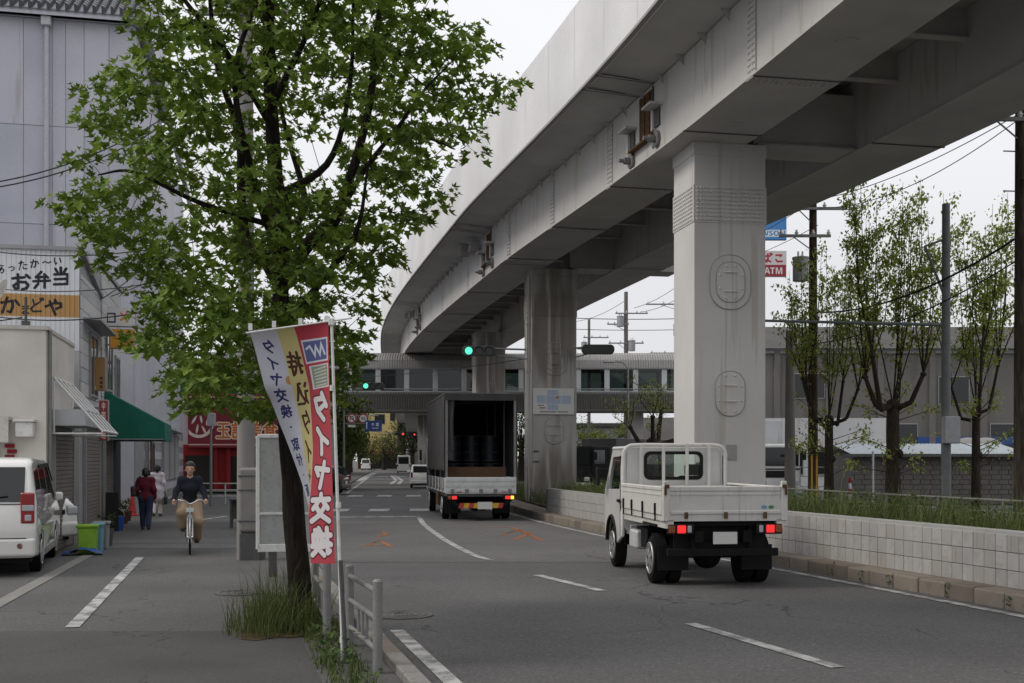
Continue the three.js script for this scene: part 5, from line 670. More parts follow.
{ // tarpaulin truck
  const d = 34.3, t = thing('tarpaulin_truck', 'large truck with open grey tarpaulin body and white tail gate', 'truck', [X(481, d), 0, -d], Math.atan(0.15)), W = 2.14, top = 3.78, L = 6.6, y0 = 0.8;
  mesh('load_floor', [B(W - 0.1, 0.14, L, 0, y0, -L / 2)], M.steelDark, t);
  mesh('frame', [B(0.07, top - y0, 0.07, -W / 2 + 0.04, (top + y0) / 2, -0.04), B(0.07, top - y0, 0.07, W / 2 - 0.04, (top + y0) / 2, -0.04), B(W, 0.07, 0.07, 0, top - 0.06, -0.04), ...[-2.2, -4.4, -6.5].map((z) => [B(0.05, top - y0, 0.05, -W / 2 + 0.06, (top + y0) / 2, z), B(0.05, top - y0, 0.05, W / 2 - 0.06, (top + y0) / 2, z), B(W, 0.05, 0.05, 0, top - 0.06, z)])], M.galvDull, t);
  const v = [], N = 60; for (let i = 0; i < N; i++) for (let k = 0; k < 10; k++) { const q = (ii, kk) => { const z = -ii / N * L, y = 1.5 + kk / 10 * (top - 1.5 - 0.02), sag = 0.018 * Math.sin(ii * 1.9) * Math.cos(kk * 0.7 + ii * 0.3) + (y < 2 ? 0.03 * Math.sin(ii * 2.7) : 0); return [-W / 2 - 0.025 - sag, y, z]; }; const a = q(i, k), b = q(i + 1, k), c = q(i + 1, k + 1), e = q(i, k + 1); v.push(...a, ...b, ...c, ...a, ...c, ...e); }
  const ts = mesh('side_tarpaulin', [toCreasedNormals(tri(v), 1)], M.tarp, t); range(0.3, L, 0.6).forEach((z, i) => mesh('tie_rope', [bar([-W / 2 - 0.05, 1.55, -z], [-W / 2 - 0.03, 0.9, -z - 0.15 * (i % 2)], 0.012, 5)], M.black, ts));
  mesh('side_tarpaulin', [B(0.03, top - 1.3, L, W / 2 + 0.02, (top + 1.3) / 2, -L / 2)], M.tarp, t);
  mesh('roof_tarpaulin', [RB(W + 0.08, 0.09, L + 0.02, 0.04, 0, top, -L / 2, 0, 0, 0, 2), B(W + 0.06, 0.16, 0.03, 0, top - 0.1, 0.0)], M.tarp, t);
  mesh('rolled_flap', [B(0.2, top - 1.85, 0.05, -W / 2 + 0.16, (top + 1.85) / 2 - 0.03, -0.1), tube([[-W / 2 + 0.24, top - 0.1, -0.06], [-W / 2 + 0.2, 2.9, -0.02], [-W / 2 + 0.22, 2.1, -0.05]], 0.05, 12, 7)], M.tarp, t);
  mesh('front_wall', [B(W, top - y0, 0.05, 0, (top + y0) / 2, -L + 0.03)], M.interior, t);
  for (const [x, z] of [[-0.62, -2.4], [-0.02, -2.5], [0.58, -2.4], [-0.6, -3.2], [0, -3.2], [0.6, -3.2]]) for (const y of [0.88, 1.76]) { const dm = thing('oil_drum', `dark blue drum in the tarpaulin truck, ${y > 1.5 ? 'upper' : 'lower'} tier, ${z > -3 ? 'front' : 'back'} row, ${x < -0.3 ? 'left' : x > 0.3 ? 'right' : 'middle'}`, 'drum', [0, 0, 0], 0, 'drums in the tarpaulin truck'); dm.position.copy(V(x, y, z).applyAxisAngle(UP, Math.atan(0.15)).add(V(X(481, d), 0, -d))); mesh('barrel', [C(0.28, 0.28, 0.84, 0, 0.42, 0, 18)], M.drumBlue, dm); for (const yy of [0.04, 0.3, 0.56, 0.82]) mesh('hoop', [place(new THREE.TorusGeometry(0.285, 0.015, 5, 18), 0, yy, 0, Math.PI / 2)], M.steelDark, dm); }
  { const c = thing('brown_panel', 'brown board standing across the tarpaulin truck load', 'board', [0, 0, 0], Math.atan(0.15)); c.position.copy(V(-0.08, 0.9, -0.55).applyAxisAngle(UP, Math.atan(0.15)).add(V(X(481, d), 0, -d))); mesh('plank', [B(1.82, 0.42, 0.05, 0, 0.5, 0)], M.crateBrown, c); mesh('plank', [B(1.82, 0.27, 0.05, 0, 0.145, 0)], M.crateBrown, c); }
  const tg = mesh('tail_gate', [RB(W - 0.02, 0.5, 0.07, 0.015, 0, 1.06, 0), ...[0.9, 1.06, 1.22].map((y) => RB(W - 0.06, 0.1, 0.085, 0.015, 0, y, 0))], M.alu, t); for (const x of [-0.86, -0.43, 0, 0.43, 0.86]) mesh('latch', [RB(0.11, 0.12, 0.05, 0.015, x, 0.9, 0.05)], M.galvDull, tg); for (const x of [-0.66, 0.7]) mesh('reflector', [B(0.16, 0.025, 0.012, x, 0.865, 0.05)], M.redLens, tg);
  const sg = mesh('side_gate', [RB(0.06, 0.44, L, 0.015, -W / 2 + 0.01, 1.06, -L / 2)], M.alu, t); for (const z of [-0.5, -1.7, -2.9, -4.1, -5.3]) mesh('latch', [B(0.03, 0.14, 0.05, -W / 2 - 0.03, 0.9, z)], M.galvDull, sg);
  mesh('chassis', [B(0.14, 0.24, 8, -0.4, 0.82, -4.2), B(0.14, 0.24, 8, 0.4, 0.82, -4.2), B(1.9, 0.12, 0.12, 0, 0.86, -0.1), B(0.5, 0.5, 0.9, -0.75, 0.62, -3.4), B(1.2, 0.3, 0.4, 0, 0.55, -1.45), S(0.26, 0, 0.5, -1.45)], M.chassis, t);
  const bumper = mesh('rear_bumper', [RB(1.4, 0.17, 0.06, 0.015, 0, 0.46, -0.05), beam([-0.68, 0.46, -0.05], [-0.98, 0.7, -0.05], 0.08, 0.1), beam([0.68, 0.46, -0.05], [0.98, 0.7, -0.05], 0.08, 0.1)], M.chassis, t);
  for (let i = 0; i < 9; i++) { const x = -0.66 + i * 0.147; mesh('hazard_stripe', [place(ext([[0, 0], [0.147, 0], [0.2, 0.15], [0.053, 0.15]], 0.008), x - 0.02, 0.385, -0.019)], i === 0 || i === 2 || i === 8 ? M.hazardRed : M.hazardYellow, bumper); }
  for (const s of [-1, 1]) { const lm = mesh('tail_lamp', [RB(0.36, 0.13, 0.07, 0.02, s * 0.84, 0.7, 0)], M.black, t); mesh('red_lens', [RB(0.15, 0.1, 0.03, 0.012, s * 0.8, 0.7, 0.03)], M.redLit, lm); mesh('amber_lens', [RB(0.1, 0.1, 0.03, 0.012, s * 0.94, 0.7, 0.03)], s > 0 ? M.amberLit : M.amberLens, lm); mesh('mud_flap', [B(0.5, 0.34, 0.02, s * 0.76, 0.36, -0.9)], M.black, t); }
  mesh('number_plate', [RB(0.44, 0.22, 0.012, 0.004, 0.12, 0.46, -0.005)], M.plate, t);
  for (const s of [-1, 1]) { wheelParts(t, s * 0.93, -1.45, 0.42, 0.24, M.rim, 6); wheelParts(t, s * 0.66, -1.45, 0.42, 0.22); wheelParts(t, s * 0.9, -6.9, 0.42, 0.24, M.rim, 6); }
  mesh('cab', [RB(2.0, 1.9, 1.7, 0.1, 0, 1.65, -7.6, 0, 0, 0, 3)], M.whitePaint, t); mesh('toolbox', [B(0.3, 0.4, 0.7, -0.95, 0.62, -2.6)], M.rust, t);
  for (const s of [-1, 1]) mesh('mirror', [RB(0.08, 0.4, 0.2, 0.03, s * 1.22, 2.0, -8.3)], M.black, t);
}
{ // white minivan, seen from behind
  const W = 1.72, hd = 0.3, d = 19.75, cx = X(33, 17.6) - 0.86 * Math.cos(hd) - Math.sin(hd) * 2.3, t = thing('minivan', 'white minivan parked at the left edge, red tail lamp showing', 'car', [cx + 0.05, 0.04, -(17.6 + 2.3 * Math.cos(hd) - 0.86 * Math.sin(hd))], hd), belt = 1.06, roof = 1.84, tp = 0.14;
  const side = [[2.26, 0.3], [2.31, 0.55], [2.3, 0.95], [2.22, 1.15], [2.02, 1.7], [1.86, 1.8], [1.2, 1.84], [-0.5, 1.82], [-0.95, 1.74], [-1.62, 1.12], [-2.15, 0.95], [-2.3, 0.7], [-2.3, 0.28], [-1.8, 0.24], ...arch(-1.4, 0.37, 0.26), [-0.95, 0.24], [0.9, 0.24], ...arch(1.32, 0.37, 0.26), [1.75, 0.26]];
  const body = mesh('body', [carShell(side, W, 0.09, belt, roof, tp)], M.pearl, t);
  for (const s of [-1, 1]) { for (const w of [[[1.92, 1.1], [1.98, 1.14], [1.82, 1.62], [1.12, 1.68], [1.12, 1.12]], [[1.06, 1.12], [1.06, 1.68], [0.1, 1.7], [0.1, 1.1]], [[0.02, 1.1], [0.02, 1.7], [-0.55, 1.68], [-1.2, 1.16], [-1.1, 1.1]]]) mesh('side_window', [sidePlate(w, s, W, belt, roof, tp)], M.glassDark, body); mesh('window_visor', [sidePlate([[1.06, 1.66], [1.06, 1.72], [-0.55, 1.74], [-0.98, 1.44], [-0.94, 1.42], [-0.52, 1.68]], s, W, belt, roof, tp, 0.02, 0.03)], M.black, body); mesh('door_seam', [sidePlate([[1.1, 0.34], [1.115, 0.34], [1.115, 1.1], [1.1, 1.1]], s, W, belt, roof, tp, 0.006), sidePlate([[0.06, 0.3], [0.075, 0.3], [0.075, 1.1], [0.06, 1.1]], s, W, belt, roof, tp, 0.006)], M.black, body); mesh('door_handle', [RB(0.03, 0.04, 0.18, 0.012, s * (W / 2 + 0.005), 0.98, 0.9), RB(0.03, 0.04, 0.18, 0.012, s * (W / 2 + 0.005), 0.96, -0.1)], M.pearl, body); mesh('mirror', [RB(0.15, 0.16, 0.12, 0.05, s * (W / 2 + 0.07), 1.14, -1.0, 0, 0, 0, 3)], M.pearl, t); mesh('side_sill', [sidePlate([[1.0, 0.24], [1.0, 0.36], [-1.0, 0.36], [-1.0, 0.24]], s, W, belt, roof, tp, 0.02, 0.006)], M.pearl, body); }
  mesh('rear_window', [B(1.36, 0.56, 0.012, 0, 1.42, 2.135, -0.345, 0, 0)], M.glassDark, body); mesh('rear_wiper', [bar([0.05, 1.2, 2.235], [0.45, 1.24, 2.22], 0.012, 5)], M.black, body);
  for (const s of [-1, 1]) { const lm = mesh('tail_lamp', [RB(0.2, 0.48, 0.08, 0.03, s * 0.735, 1.06, 2.28)], M.redLens, t); mesh('clear_band', [RB(0.17, 0.09, 0.03, 0.01, s * 0.745, 1.06, 2.315)], M.clearLens, lm); mesh('lower_lens', [RB(0.1, 0.1, 0.03, 0.02, s * 0.745, 0.91, 2.312)], M.clearLens, lm); mesh('fog_reflector', [C(0.045, 0.045, 0.02, s * 0.63, 0.48, 2.32, 14, Math.PI / 2)], M.redLens, t); }
  mesh('tail_garnish', [RB(0.62, 0.06, 0.03, 0.012, 0, 0.98, 2.315)], M.chrome, t); mesh('number_plate', [RB(0.33, 0.165, 0.012, 0.004, 0, 0.82, 2.315)], M.plate, t); mesh('hatch_seam', [B(1.5, 0.012, 0.012, 0, 1.12, 2.24), B(1.44, 0.012, 0.012, 0, 0.6, 2.312)], M.black, t); mesh('rear_bumper', [RB(W - 0.02, 0.3, 0.16, 0.06, 0, 0.46, 2.25, 0, 0, 0, 3)], M.pearl, t); mesh('underside', [B(1.5, 0.12, 4, 0, 0.27, 0)], M.black, t);
  for (const s of [-1, 1]) for (const z of [-1.4, 1.32]) wheelParts(t, s * 0.76, z, 0.315, 0.19);
}
function hatch(name, label, pos, turn, paint, { L = 3.5, W = 1.5, roof = 1.5, hood = 0.98, van = false, noMirror = false } = {}) {
  const t = thing(name, label, van ? 'van' : 'car', pos, turn), h = L / 2, belt = hood, tp = 0.14;
  const side = van ? [[h - 0.03, 0.28], [h, 0.8], [h - 0.05, belt + 0.1], [h - 0.16, roof - 0.12], [h - 0.3, roof], [-h + 1.0, roof], [-h + 0.75, roof - 0.1], [-h + 0.2, belt + 0.05], [-h + 0.03, belt - 0.2], [-h, 0.3], [-h + 0.3, 0.24], ...arch(-h + 0.7, 0.31, 0.24), [-h + 1.1, 0.24], [h - 1.05, 0.24], ...arch(h - 0.7, 0.31, 0.24), [h - 0.35, 0.24]]
    : [[h - 0.03, 0.3], [h, 0.75], [h - 0.06, belt], [h - 0.4, roof - 0.1], [h - 0.6, roof], [-0.1, roof], [-0.75, belt + 0.06], [-h + 0.3, belt - 0.1], [-h + 0.06, belt - 0.28], [-h, 0.3], [-h + 0.3, 0.24], ...arch(-h + 0.72, 0.33, 0.24), [-h + 1.15, 0.22], [h - 1.1, 0.22], ...arch(h - 0.68, 0.33, 0.24), [h - 0.3, 0.24]];
  const body = mesh('body', [carShell(side, W, 0.07, belt, roof, tp)], paint, t);
  for (const s of [-1, 1]) { mesh('side_window', [sidePlate(van ? [[h - 0.3, belt + 0.1], [h - 0.4, roof - 0.14], [-h + 1.05, roof - 0.14], [-h + 0.5, belt + 0.1]] : [[h - 0.35, belt + 0.06], [h - 0.6, roof - 0.12], [-0.1, roof - 0.1], [-0.62, belt + 0.08]], s, W, belt, roof, tp)], M.glassDark, body); mesh('head_lamp', [RB(0.3, 0.2, 0.26, 0.06, s * (W / 2 - 0.15), belt - 0.34, -h + 0.15)], M.clearLens, t); mesh('tail_lamp', [RB(0.14, 0.34, 0.08, 0.03, s * (W / 2 - 0.09), belt - 0.1, h - 0.03)], M.redLens, t); if (!noMirror) mesh('mirror', [RB(0.16, 0.14, 0.1, 0.04, s * (W / 2 + 0.08), belt + 0.1, -h + 1.05)], paint, t); }
  const sl = van ? 0.16 : 0.72; mesh('rear_window', [B(W * 0.78, van ? roof - belt - 0.22 : 0.46, 0.02, 0, van ? (roof + belt) / 2 : (roof + belt) / 2 - 0.02, van ? h - 0.095 : h - 0.2, -sl * (van ? 1 : 0.78), 0, 0)], M.glassDark, body); mesh('windscreen', [B(W * 0.8, van ? 0.62 : 0.66, 0.02, 0, (roof + belt) / 2, van ? -h + 0.46 : -0.46, van ? 0.72 : 0.92, 0, 0)], M.glassDark, body);
  mesh('grille', [RB(W * 0.5, 0.1, 0.05, 0.02, 0, belt - 0.36, -h + 0.0)], M.black, t); mesh('front_bumper', [RB(W - 0.04, 0.3, 0.2, 0.07, 0, 0.42, -h + 0.08, 0, 0, 0, 2)], paint, t); mesh('rear_bumper', [RB(W - 0.04, 0.24, 0.16, 0.06, 0, 0.42, h - 0.05, 0, 0, 0, 2)], paint, t); mesh('number_plate', [RB(0.33, 0.165, 0.012, 0.004, 0, 0.62, h + 0.005)], M.plate, t); mesh('underside', [B(W - 0.2, 0.12, L - 0.4, 0, 0.26, 0)], M.black, t);
  for (const s of [-1, 1]) for (const z of [-h + 0.7, h - 0.69]) wheelParts(t, s * (W / 2 - 0.1), z, 0.28, 0.16);
  return t;
}
hatch('small_car', 'white small car nosing out in front of the minivan', [-10.5, 0.04, -23.2], -Math.PI / 2 - 0.5, M.pearl, { L: 3.4, W: 1.48, roof: 1.5, hood: 1.12, noMirror: true });
hatch('white_hatchback', 'white hatchback just ahead of the tarpaulin truck', [X(423, 74), 0, -74], 0.1, M.pearl, { L: 3.9, W: 1.68, roof: 1.5, hood: 0.95 });
hatch('distant_van', 'small white van far away in the left lane', [X(366, 187), 0, -187], 0.1, M.pearl, { L: 3.4, W: 1.5, roof: 1.9, hood: 1.05, van: true });
hatch('distant_van', 'tall white van far away beside the expressway piers', [X(403.5, 150), 0, -150], 0.1, M.pearl, { L: 4.4, W: 1.7, roof: 2.35, hood: 1.1, van: true });
hatch('parked_dark_car', 'dark car parked beside the far left pavement', [X(342, 62) - 1.3, 0.02, -60], 1.4, mat([0.02, 0.02, 0.022], 0.25, null, 1, { clearcoat: 1 }), { L: 3.8, W: 1.6, roof: 1.48, hood: 0.95 });
function boxTruck(label, x, d, turn, cabMat, boxMat, bx) {
  const t = thing('delivery_truck', label, 'truck', [x, 0, -d], turn); mesh('cab', [RB(2.0, 1.9, 1.6, 0.12, 0, 1.55, 0, 0, 0, 0, 3)], cabMat, t); mesh('windscreen', [B(1.8, 0.8, 0.03, 0, 1.95, 0.81)], M.glassDark, t); for (const s of [-1, 1]) { mesh('side_window', [B(0.03, 0.7, 0.9, s * 1.005, 1.95, 0.15)], M.glassDark, t); mesh('head_lamp', [RB(0.34, 0.2, 0.08, 0.03, s * 0.72, 0.85, 0.8)], M.clearLens, t); mesh('mirror', [RB(0.16, 0.4, 0.1, 0.03, s * 1.2, 2.0, 0.75), bar([s * 1.0, 2.2, 0.7], [s * 1.2, 2.15, 0.75], 0.02, 5)], M.black, t); }
  mesh('grille', [B(1.2, 0.3, 0.04, 0, 1.2, 0.8), B(1.9, 0.06, 0.04, 0, 1.42, 0.8)], M.black, t); mesh('bumper', [RB(2.0, 0.35, 0.2, 0.05, 0, 0.5, 0.75)], M.farWhite, t); mesh('number_plate', [B(0.4, 0.2, 0.02, 0, 0.5, 0.86)], M.plate, t); mesh('cargo_box', [RB(2.2, bx, 5.5, 0.04, 0, 1.0 + bx / 2, -3.9)], boxMat, t); mesh('chassis', [B(1.2, 0.3, 6.4, 0, 0.8, -3)], M.chassis, t);
  for (const s of [-1, 1]) for (const z of [0, -4.8]) wheelParts(t, s * 0.9, z, 0.4, 0.26); return t;
}
boxTruck('white truck standing beyond the clean pier, facing the camera', X(771, 50), 50, 0.2, M.whitePaint, M.farWhite, 2.6);
boxTruck('dark cabbed truck waiting on the opposite road behind the stained pier', X(585, 58), 58, -0.7, M.chassis, M.steelDark, 1.9);

// ---------- people ----------
const seg = (p, a, b, ra, rb) => { const bx = b[0] - a[0], by = b[1] - a[1], bz = b[2] - a[2], px = p[0] - a[0], py = p[1] - a[1], pz = p[2] - a[2], h = clamp01((px * bx + py * by + pz * bz) / (bx * bx + by * by + bz * bz + 1e-9)); return Math.hypot(px - bx * h, py - by * h, pz - bz * h) - (ra + (rb - ra) * h); };
function field(bones, res, k = 0.03) {                                   // smooth union of tapered capsules, meshed on a grid
  let lo = [1e9, 1e9, 1e9], hi = [-1e9, -1e9, -1e9]; for (const [a, b, ra, rb] of bones) for (const [q, r] of [[a, ra], [b, rb]]) for (let i = 0; i < 3; i++) { lo[i] = Math.min(lo[i], q[i] - r - 0.03); hi[i] = Math.max(hi[i], q[i] + r + 0.03); }
  const c = [0, 1, 2].map((i) => (lo[i] + hi[i]) / 2), s = Math.max(hi[0] - lo[0], hi[1] - lo[1], hi[2] - lo[2]) / 2 * 1.06, mc = new MarchingCubes(res, M.skin, false, false, 60000); mc.isolation = 0; const hs = res / 2;
  for (let z = 0; z < res; z++) for (let y = 0; y < res; y++) for (let x = 0; x < res; x++) { const p = [c[0] + (x - hs) / hs * s, c[1] + (y - hs) / hs * s, c[2] + (z - hs) / hs * s]; let dd = 1; if (p[0] > lo[0] && p[0] < hi[0] && p[1] > lo[1] && p[1] < hi[1] && p[2] > lo[2] && p[2] < hi[2]) for (const [a, b, ra, rb] of bones) { const e = seg(p, a, b, ra, rb), h = clamp01(0.5 + 0.5 * (dd - e) / k); dd = dd * (1 - h) + e * h - k * h * (1 - h); } mc.field[x + y * res + z * res * res] = -dd; }
  mc.update(); const n = mc.count, g = new THREE.BufferGeometry(), pos = new Float32Array(n * 3), nor = new Float32Array(n * 3);
  for (let i = 0; i < n; i++) for (let k2 = 0; k2 < 3; k2++) { pos[i * 3 + k2] = mc.positionArray[i * 3 + k2] * s + c[k2]; nor[i * 3 + k2] = mc.normalArray[i * 3 + k2]; }
  g.setAttribute('position', new THREE.BufferAttribute(pos, 3)); g.setAttribute('normal', new THREE.BufferAttribute(nor, 3)); g.setAttribute('uv', new THREE.BufferAttribute(new Float32Array(n * 2), 2)); return g;
}
const mixp = (a, b, t) => [lerp(a[0], b[0], t), lerp(a[1], b[1], t), lerp(a[2], b[2], t)];
function headBones(h, f) { // h: centre of the head; f: unit facing direction [x, z]
  const o = (x, y, z) => [h[0] + x * f[1] + z * f[0], h[1] + y, h[2] - x * f[0] + z * f[1]];
  return [[o(0, 0.045, -0.012), o(0, 0.03, 0.018), 0.086, 0.08], [o(0, -0.045, 0.03), o(0, -0.075, 0.045), 0.06, 0.038], [o(0, 0.005, 0.085), o(0, -0.022, 0.108), 0.012, 0.016], [o(-0.028, -0.055, 0.078), o(0.028, -0.055, 0.078), 0.012, 0.012], [o(0.08, 0.005, -0.005), o(0.084, -0.03, 0), 0.016, 0.012], [o(-0.08, 0.005, -0.005), o(-0.084, -0.03, 0), 0.016, 0.012]];
}
function handBones(w, dir, side, curl) { // wrist, forward direction, thumb side, finger curl direction
  const D = V(...dir).normalize(), Sd = V(...side).normalize(), Cu = V(...curl).normalize(), W = V(...w), at = (a, b, c) => { const q = W.clone().addScaledVector(D, a).addScaledVector(Sd, b).addScaledVector(Cu, c); return [q.x, q.y, q.z]; }, o = [[at(0, 0, 0), at(0.08, 0.012, 0.004), 0.026, 0.026], [at(0.02, -0.01, 0), at(0.075, -0.02, 0.004), 0.022, 0.02]];
  [[0.034, 0.066], [0.012, 0.074], [-0.012, 0.068], [-0.033, 0.054]].forEach(([b, l]) => { const k = at(0.085, b, 0.002), m = at(0.085 + l * 0.5, b, 0.018), e = at(0.085 + l * 0.62, b, 0.05); o.push([k, m, 0.0095, 0.009], [m, e, 0.009, 0.008]); });
  const k = at(0.025, 0.03, 0.004), m = at(0.055, 0.058, 0.016), e = at(0.085, 0.06, 0.034); o.push([k, m, 0.012, 0.011], [m, e, 0.011, 0.009]); return o;
}
function person(label, pos, turn, j, wear) { // j: joints in local metres, facing -z
  const t = thing('person', label, 'person', pos, turn, 'people on the pavement'), f = wear.face ?? [0, -1];
  const L = (a, b, ra, rb) => [a, b, ra, rb], limbs = [], cloth = [], legs = [], shoes = [];
  const torso = [L([j.hip[0] - 0.07, j.hip[1], j.hip[2]], [j.hip[0] + 0.07, j.hip[1], j.hip[2]], 0.115, 0.115), L(j.hip, j.chest, 0.115, 0.11), L([j.chest[0] - 0.06, j.chest[1], j.chest[2]], [j.chest[0] + 0.06, j.chest[1], j.chest[2]], 0.105, 0.105), L(j.shL, j.shR, 0.065, 0.065)];
  const neck = L(mixp(j.shL, j.shR, 0.5), j.head, 0.055, 0.05);
  const arms = [], hands = []; for (const s of ['L', 'R']) { arms.push(L(j['sh' + s], j['el' + s], 0.044, 0.037), L(j['el' + s], j['wr' + s], 0.042, 0.03)); const e = j['el' + s], w = j['wr' + s], dir = [w[0] - e[0], w[1] - e[1], w[2] - e[2]]; hands.push(handBones(w, j['hd' + s] ?? dir, s === 'L' ? [0.6, 0, -0.8] : [-0.6, 0, -0.8], j.curl ?? [0, -0.3, -1])); legs.push(L(j['th' + s], j['kn' + s], 0.09, 0.062), L(j['kn' + s], j['an' + s], 0.06, 0.042)); const a = j['an' + s], td = j['to' + s]; shoes.push([[[a[0], a[1] - 0.045, a[2]], td, 0.045, 0.034], [[a[0], a[1] - 0.04, a[2]], [a[0] * 2 - (a[0] + td[0]) / 2, a[1] - 0.05, a[2] * 2 - (a[2] + td[2]) / 2 + 0.02 * 0], 0.045, 0.034]]); }
  const hb = headBones(j.head, f);
  mesh('body', [field([...torso, neck, ...arms, ...legs, hb[0], hb[1]], 96, 0.035), field([...hb, [neck[0], neck[1], 0.05, 0.048]], 72, 0.012), field(hands[0], 48, 0.006), field(hands[1], 48, 0.006)], M.skin, t);
  const fat = (b, o) => b.map(([p, q, r0, r1]) => [p, q, r0 + o, r1 + o]);
  const top = mesh('jacket', [field([...fat(torso, 0.012), ...fat(arms, 0.012).map(([a, b, r0, r1], i) => i % 2 ? [a, mixp(a, b, 0.9), r0, r1 + 0.006] : [a, b, r0, r1]), ...(wear.skirt ? wear.skirt : [])], 96, 0.06)], wear.top, t);
  mesh('trousers', [field([...fat(legs, 0.02).map(([a, b, r0, r1], i) => [a, i % 2 ? mixp(a, b, 0.97) : b, r0 + (wear.loose ?? 0), r1 + (wear.loose ?? 0) * (i % 2 ? 1.6 : 1)]), [[j.hip[0] - 0.06, j.hip[1], j.hip[2]], [j.hip[0] + 0.06, j.hip[1], j.hip[2]], 0.136, 0.136]], 84, 0.03)], wear.pants, t);
  for (const s of shoes) mesh('shoe', [field(s, 40, 0.02)], wear.shoe ?? M.leather, t);
  const o = (x, y, z) => [j.head[0] + x * f[1] + z * f[0], j.head[1] + y, j.head[2] - x * f[0] + z * f[1]];
  mesh('hair', [field([[o(0, 0.062, -0.03), o(0, 0.07, 0.012), 0.098, 0.082], [o(0, 0.0, -0.06), o(0, wear.hair ?? -0.06, -0.06), 0.078, 0.05], [o(-0.07, 0.06, 0.0), o(-0.085, wear.hair ? wear.hair * 0.6 : 0, -0.02), 0.035, 0.022], [o(0.07, 0.06, 0.0), o(0.085, wear.hair ? wear.hair * 0.6 : 0, -0.02), 0.035, 0.022]], 56, 0.02)], wear.hairMat ?? M.hair, t);
  mesh('eyes', [S(0.011, ...o(-0.031, 0.012, 0.083), 1.3, 0.8, 0.8, 8), S(0.011, ...o(0.031, 0.012, 0.083), 1.3, 0.8, 0.8, 8)], M.hair, t); mesh('mouth', [S(0.02, ...o(0, -0.054, 0.086), 1, 0.25, 0.4, 8)], M.maroon, t);
  return t;
}
const GY = 0.054;
// woman in maroon walking away
person('person in maroon cardigan and dark jeans walking away with shoulder bag', [X(146, 29.2), GY, -29.2], 0.2, { hip: [0, 0.82, 0], chest: [0, 1.12, -0.02], shL: [-0.15, 1.26, -0.01], shR: [0.15, 1.26, -0.01], head: [0, 1.42, -0.04], elL: [-0.23, 1.02, 0.02], elR: [0.21, 1.01, 0.06], wrL: [-0.2, 0.84, -0.14], wrR: [0.22, 0.8, 0.0], thL: [-0.085, 0.8, 0], thR: [0.085, 0.8, 0], knL: [-0.09, 0.44, -0.1], knR: [0.08, 0.44, 0.02], anL: [-0.085, 0.1, -0.06], anR: [0.08, 0.12, 0.2], toL: [-0.09, 0.035, -0.2], toR: [0.085, 0.04, 0.1] }, { top: M.maroon, pants: M.jeans, hair: -0.05 });
{ const t = thing('shoulder_bag', 'black shoulder bag on the left side of the person in maroon', 'bag', [X(146, 29.2), GY, -29.2], 0.2); mesh('pouch', [RB(0.13, 0.27, 0.34, 0.05, -0.29, 0.98, 0.05, 0, 0, 0.06, 3)], M.leather, t); mesh('strap', [tube([[-0.27, 1.08, 0.16], [-0.2, 1.3, 0.09], [-0.13, 1.36, 0], [-0.2, 1.3, -0.09], [-0.27, 1.08, -0.08]], 0.013, 24, 6)], M.leather, t); }
person('person in pale pink coat and cream trousers walking farther ahead', [X(157, 36), GY, -36], 0.16, { hip: [0, 0.84, 0], chest: [0, 1.15, -0.02], shL: [-0.15, 1.3, 0], shR: [0.15, 1.3, 0], head: [0.01, 1.47, -0.03], elL: [-0.22, 1.06, -0.02], elR: [0.22, 1.05, 0.05], wrL: [-0.22, 0.86, -0.1], wrR: [0.24, 0.82, 0.0], thL: [-0.085, 0.82, 0], thR: [0.085, 0.82, 0], knL: [-0.08, 0.45, 0.02], knR: [0.09, 0.45, -0.1], anL: [-0.08, 0.12, 0.18], anR: [0.085, 0.1, -0.08], toL: [-0.085, 0.04, 0.08], toR: [0.09, 0.035, -0.22] }, { top: M.coat, pants: M.creamCloth, shoe: M.leather, hair: -0.06, skirt: [[[-0.06, 0.8, 0], [-0.07, 0.6, 0], 0.15, 0.15], [[0.06, 0.8, 0], [0.07, 0.6, 0], 0.15, 0.15]] });
{ const t = thing('handbag', 'small black handbag carried by the person in pale pink coat', 'bag', [X(157, 36), GY, -36], 0.16); mesh('pouch', [RB(0.1, 0.26, 0.3, 0.04, 0.26, 0.5, -0.03, 0, 0, 0, 2)], M.leather, t); mesh('handle', [tube([[0.26, 0.62, 0.08], [0.25, 0.74, 0.0], [0.26, 0.62, -0.12]], 0.01, 14, 6)], M.leather, t); }
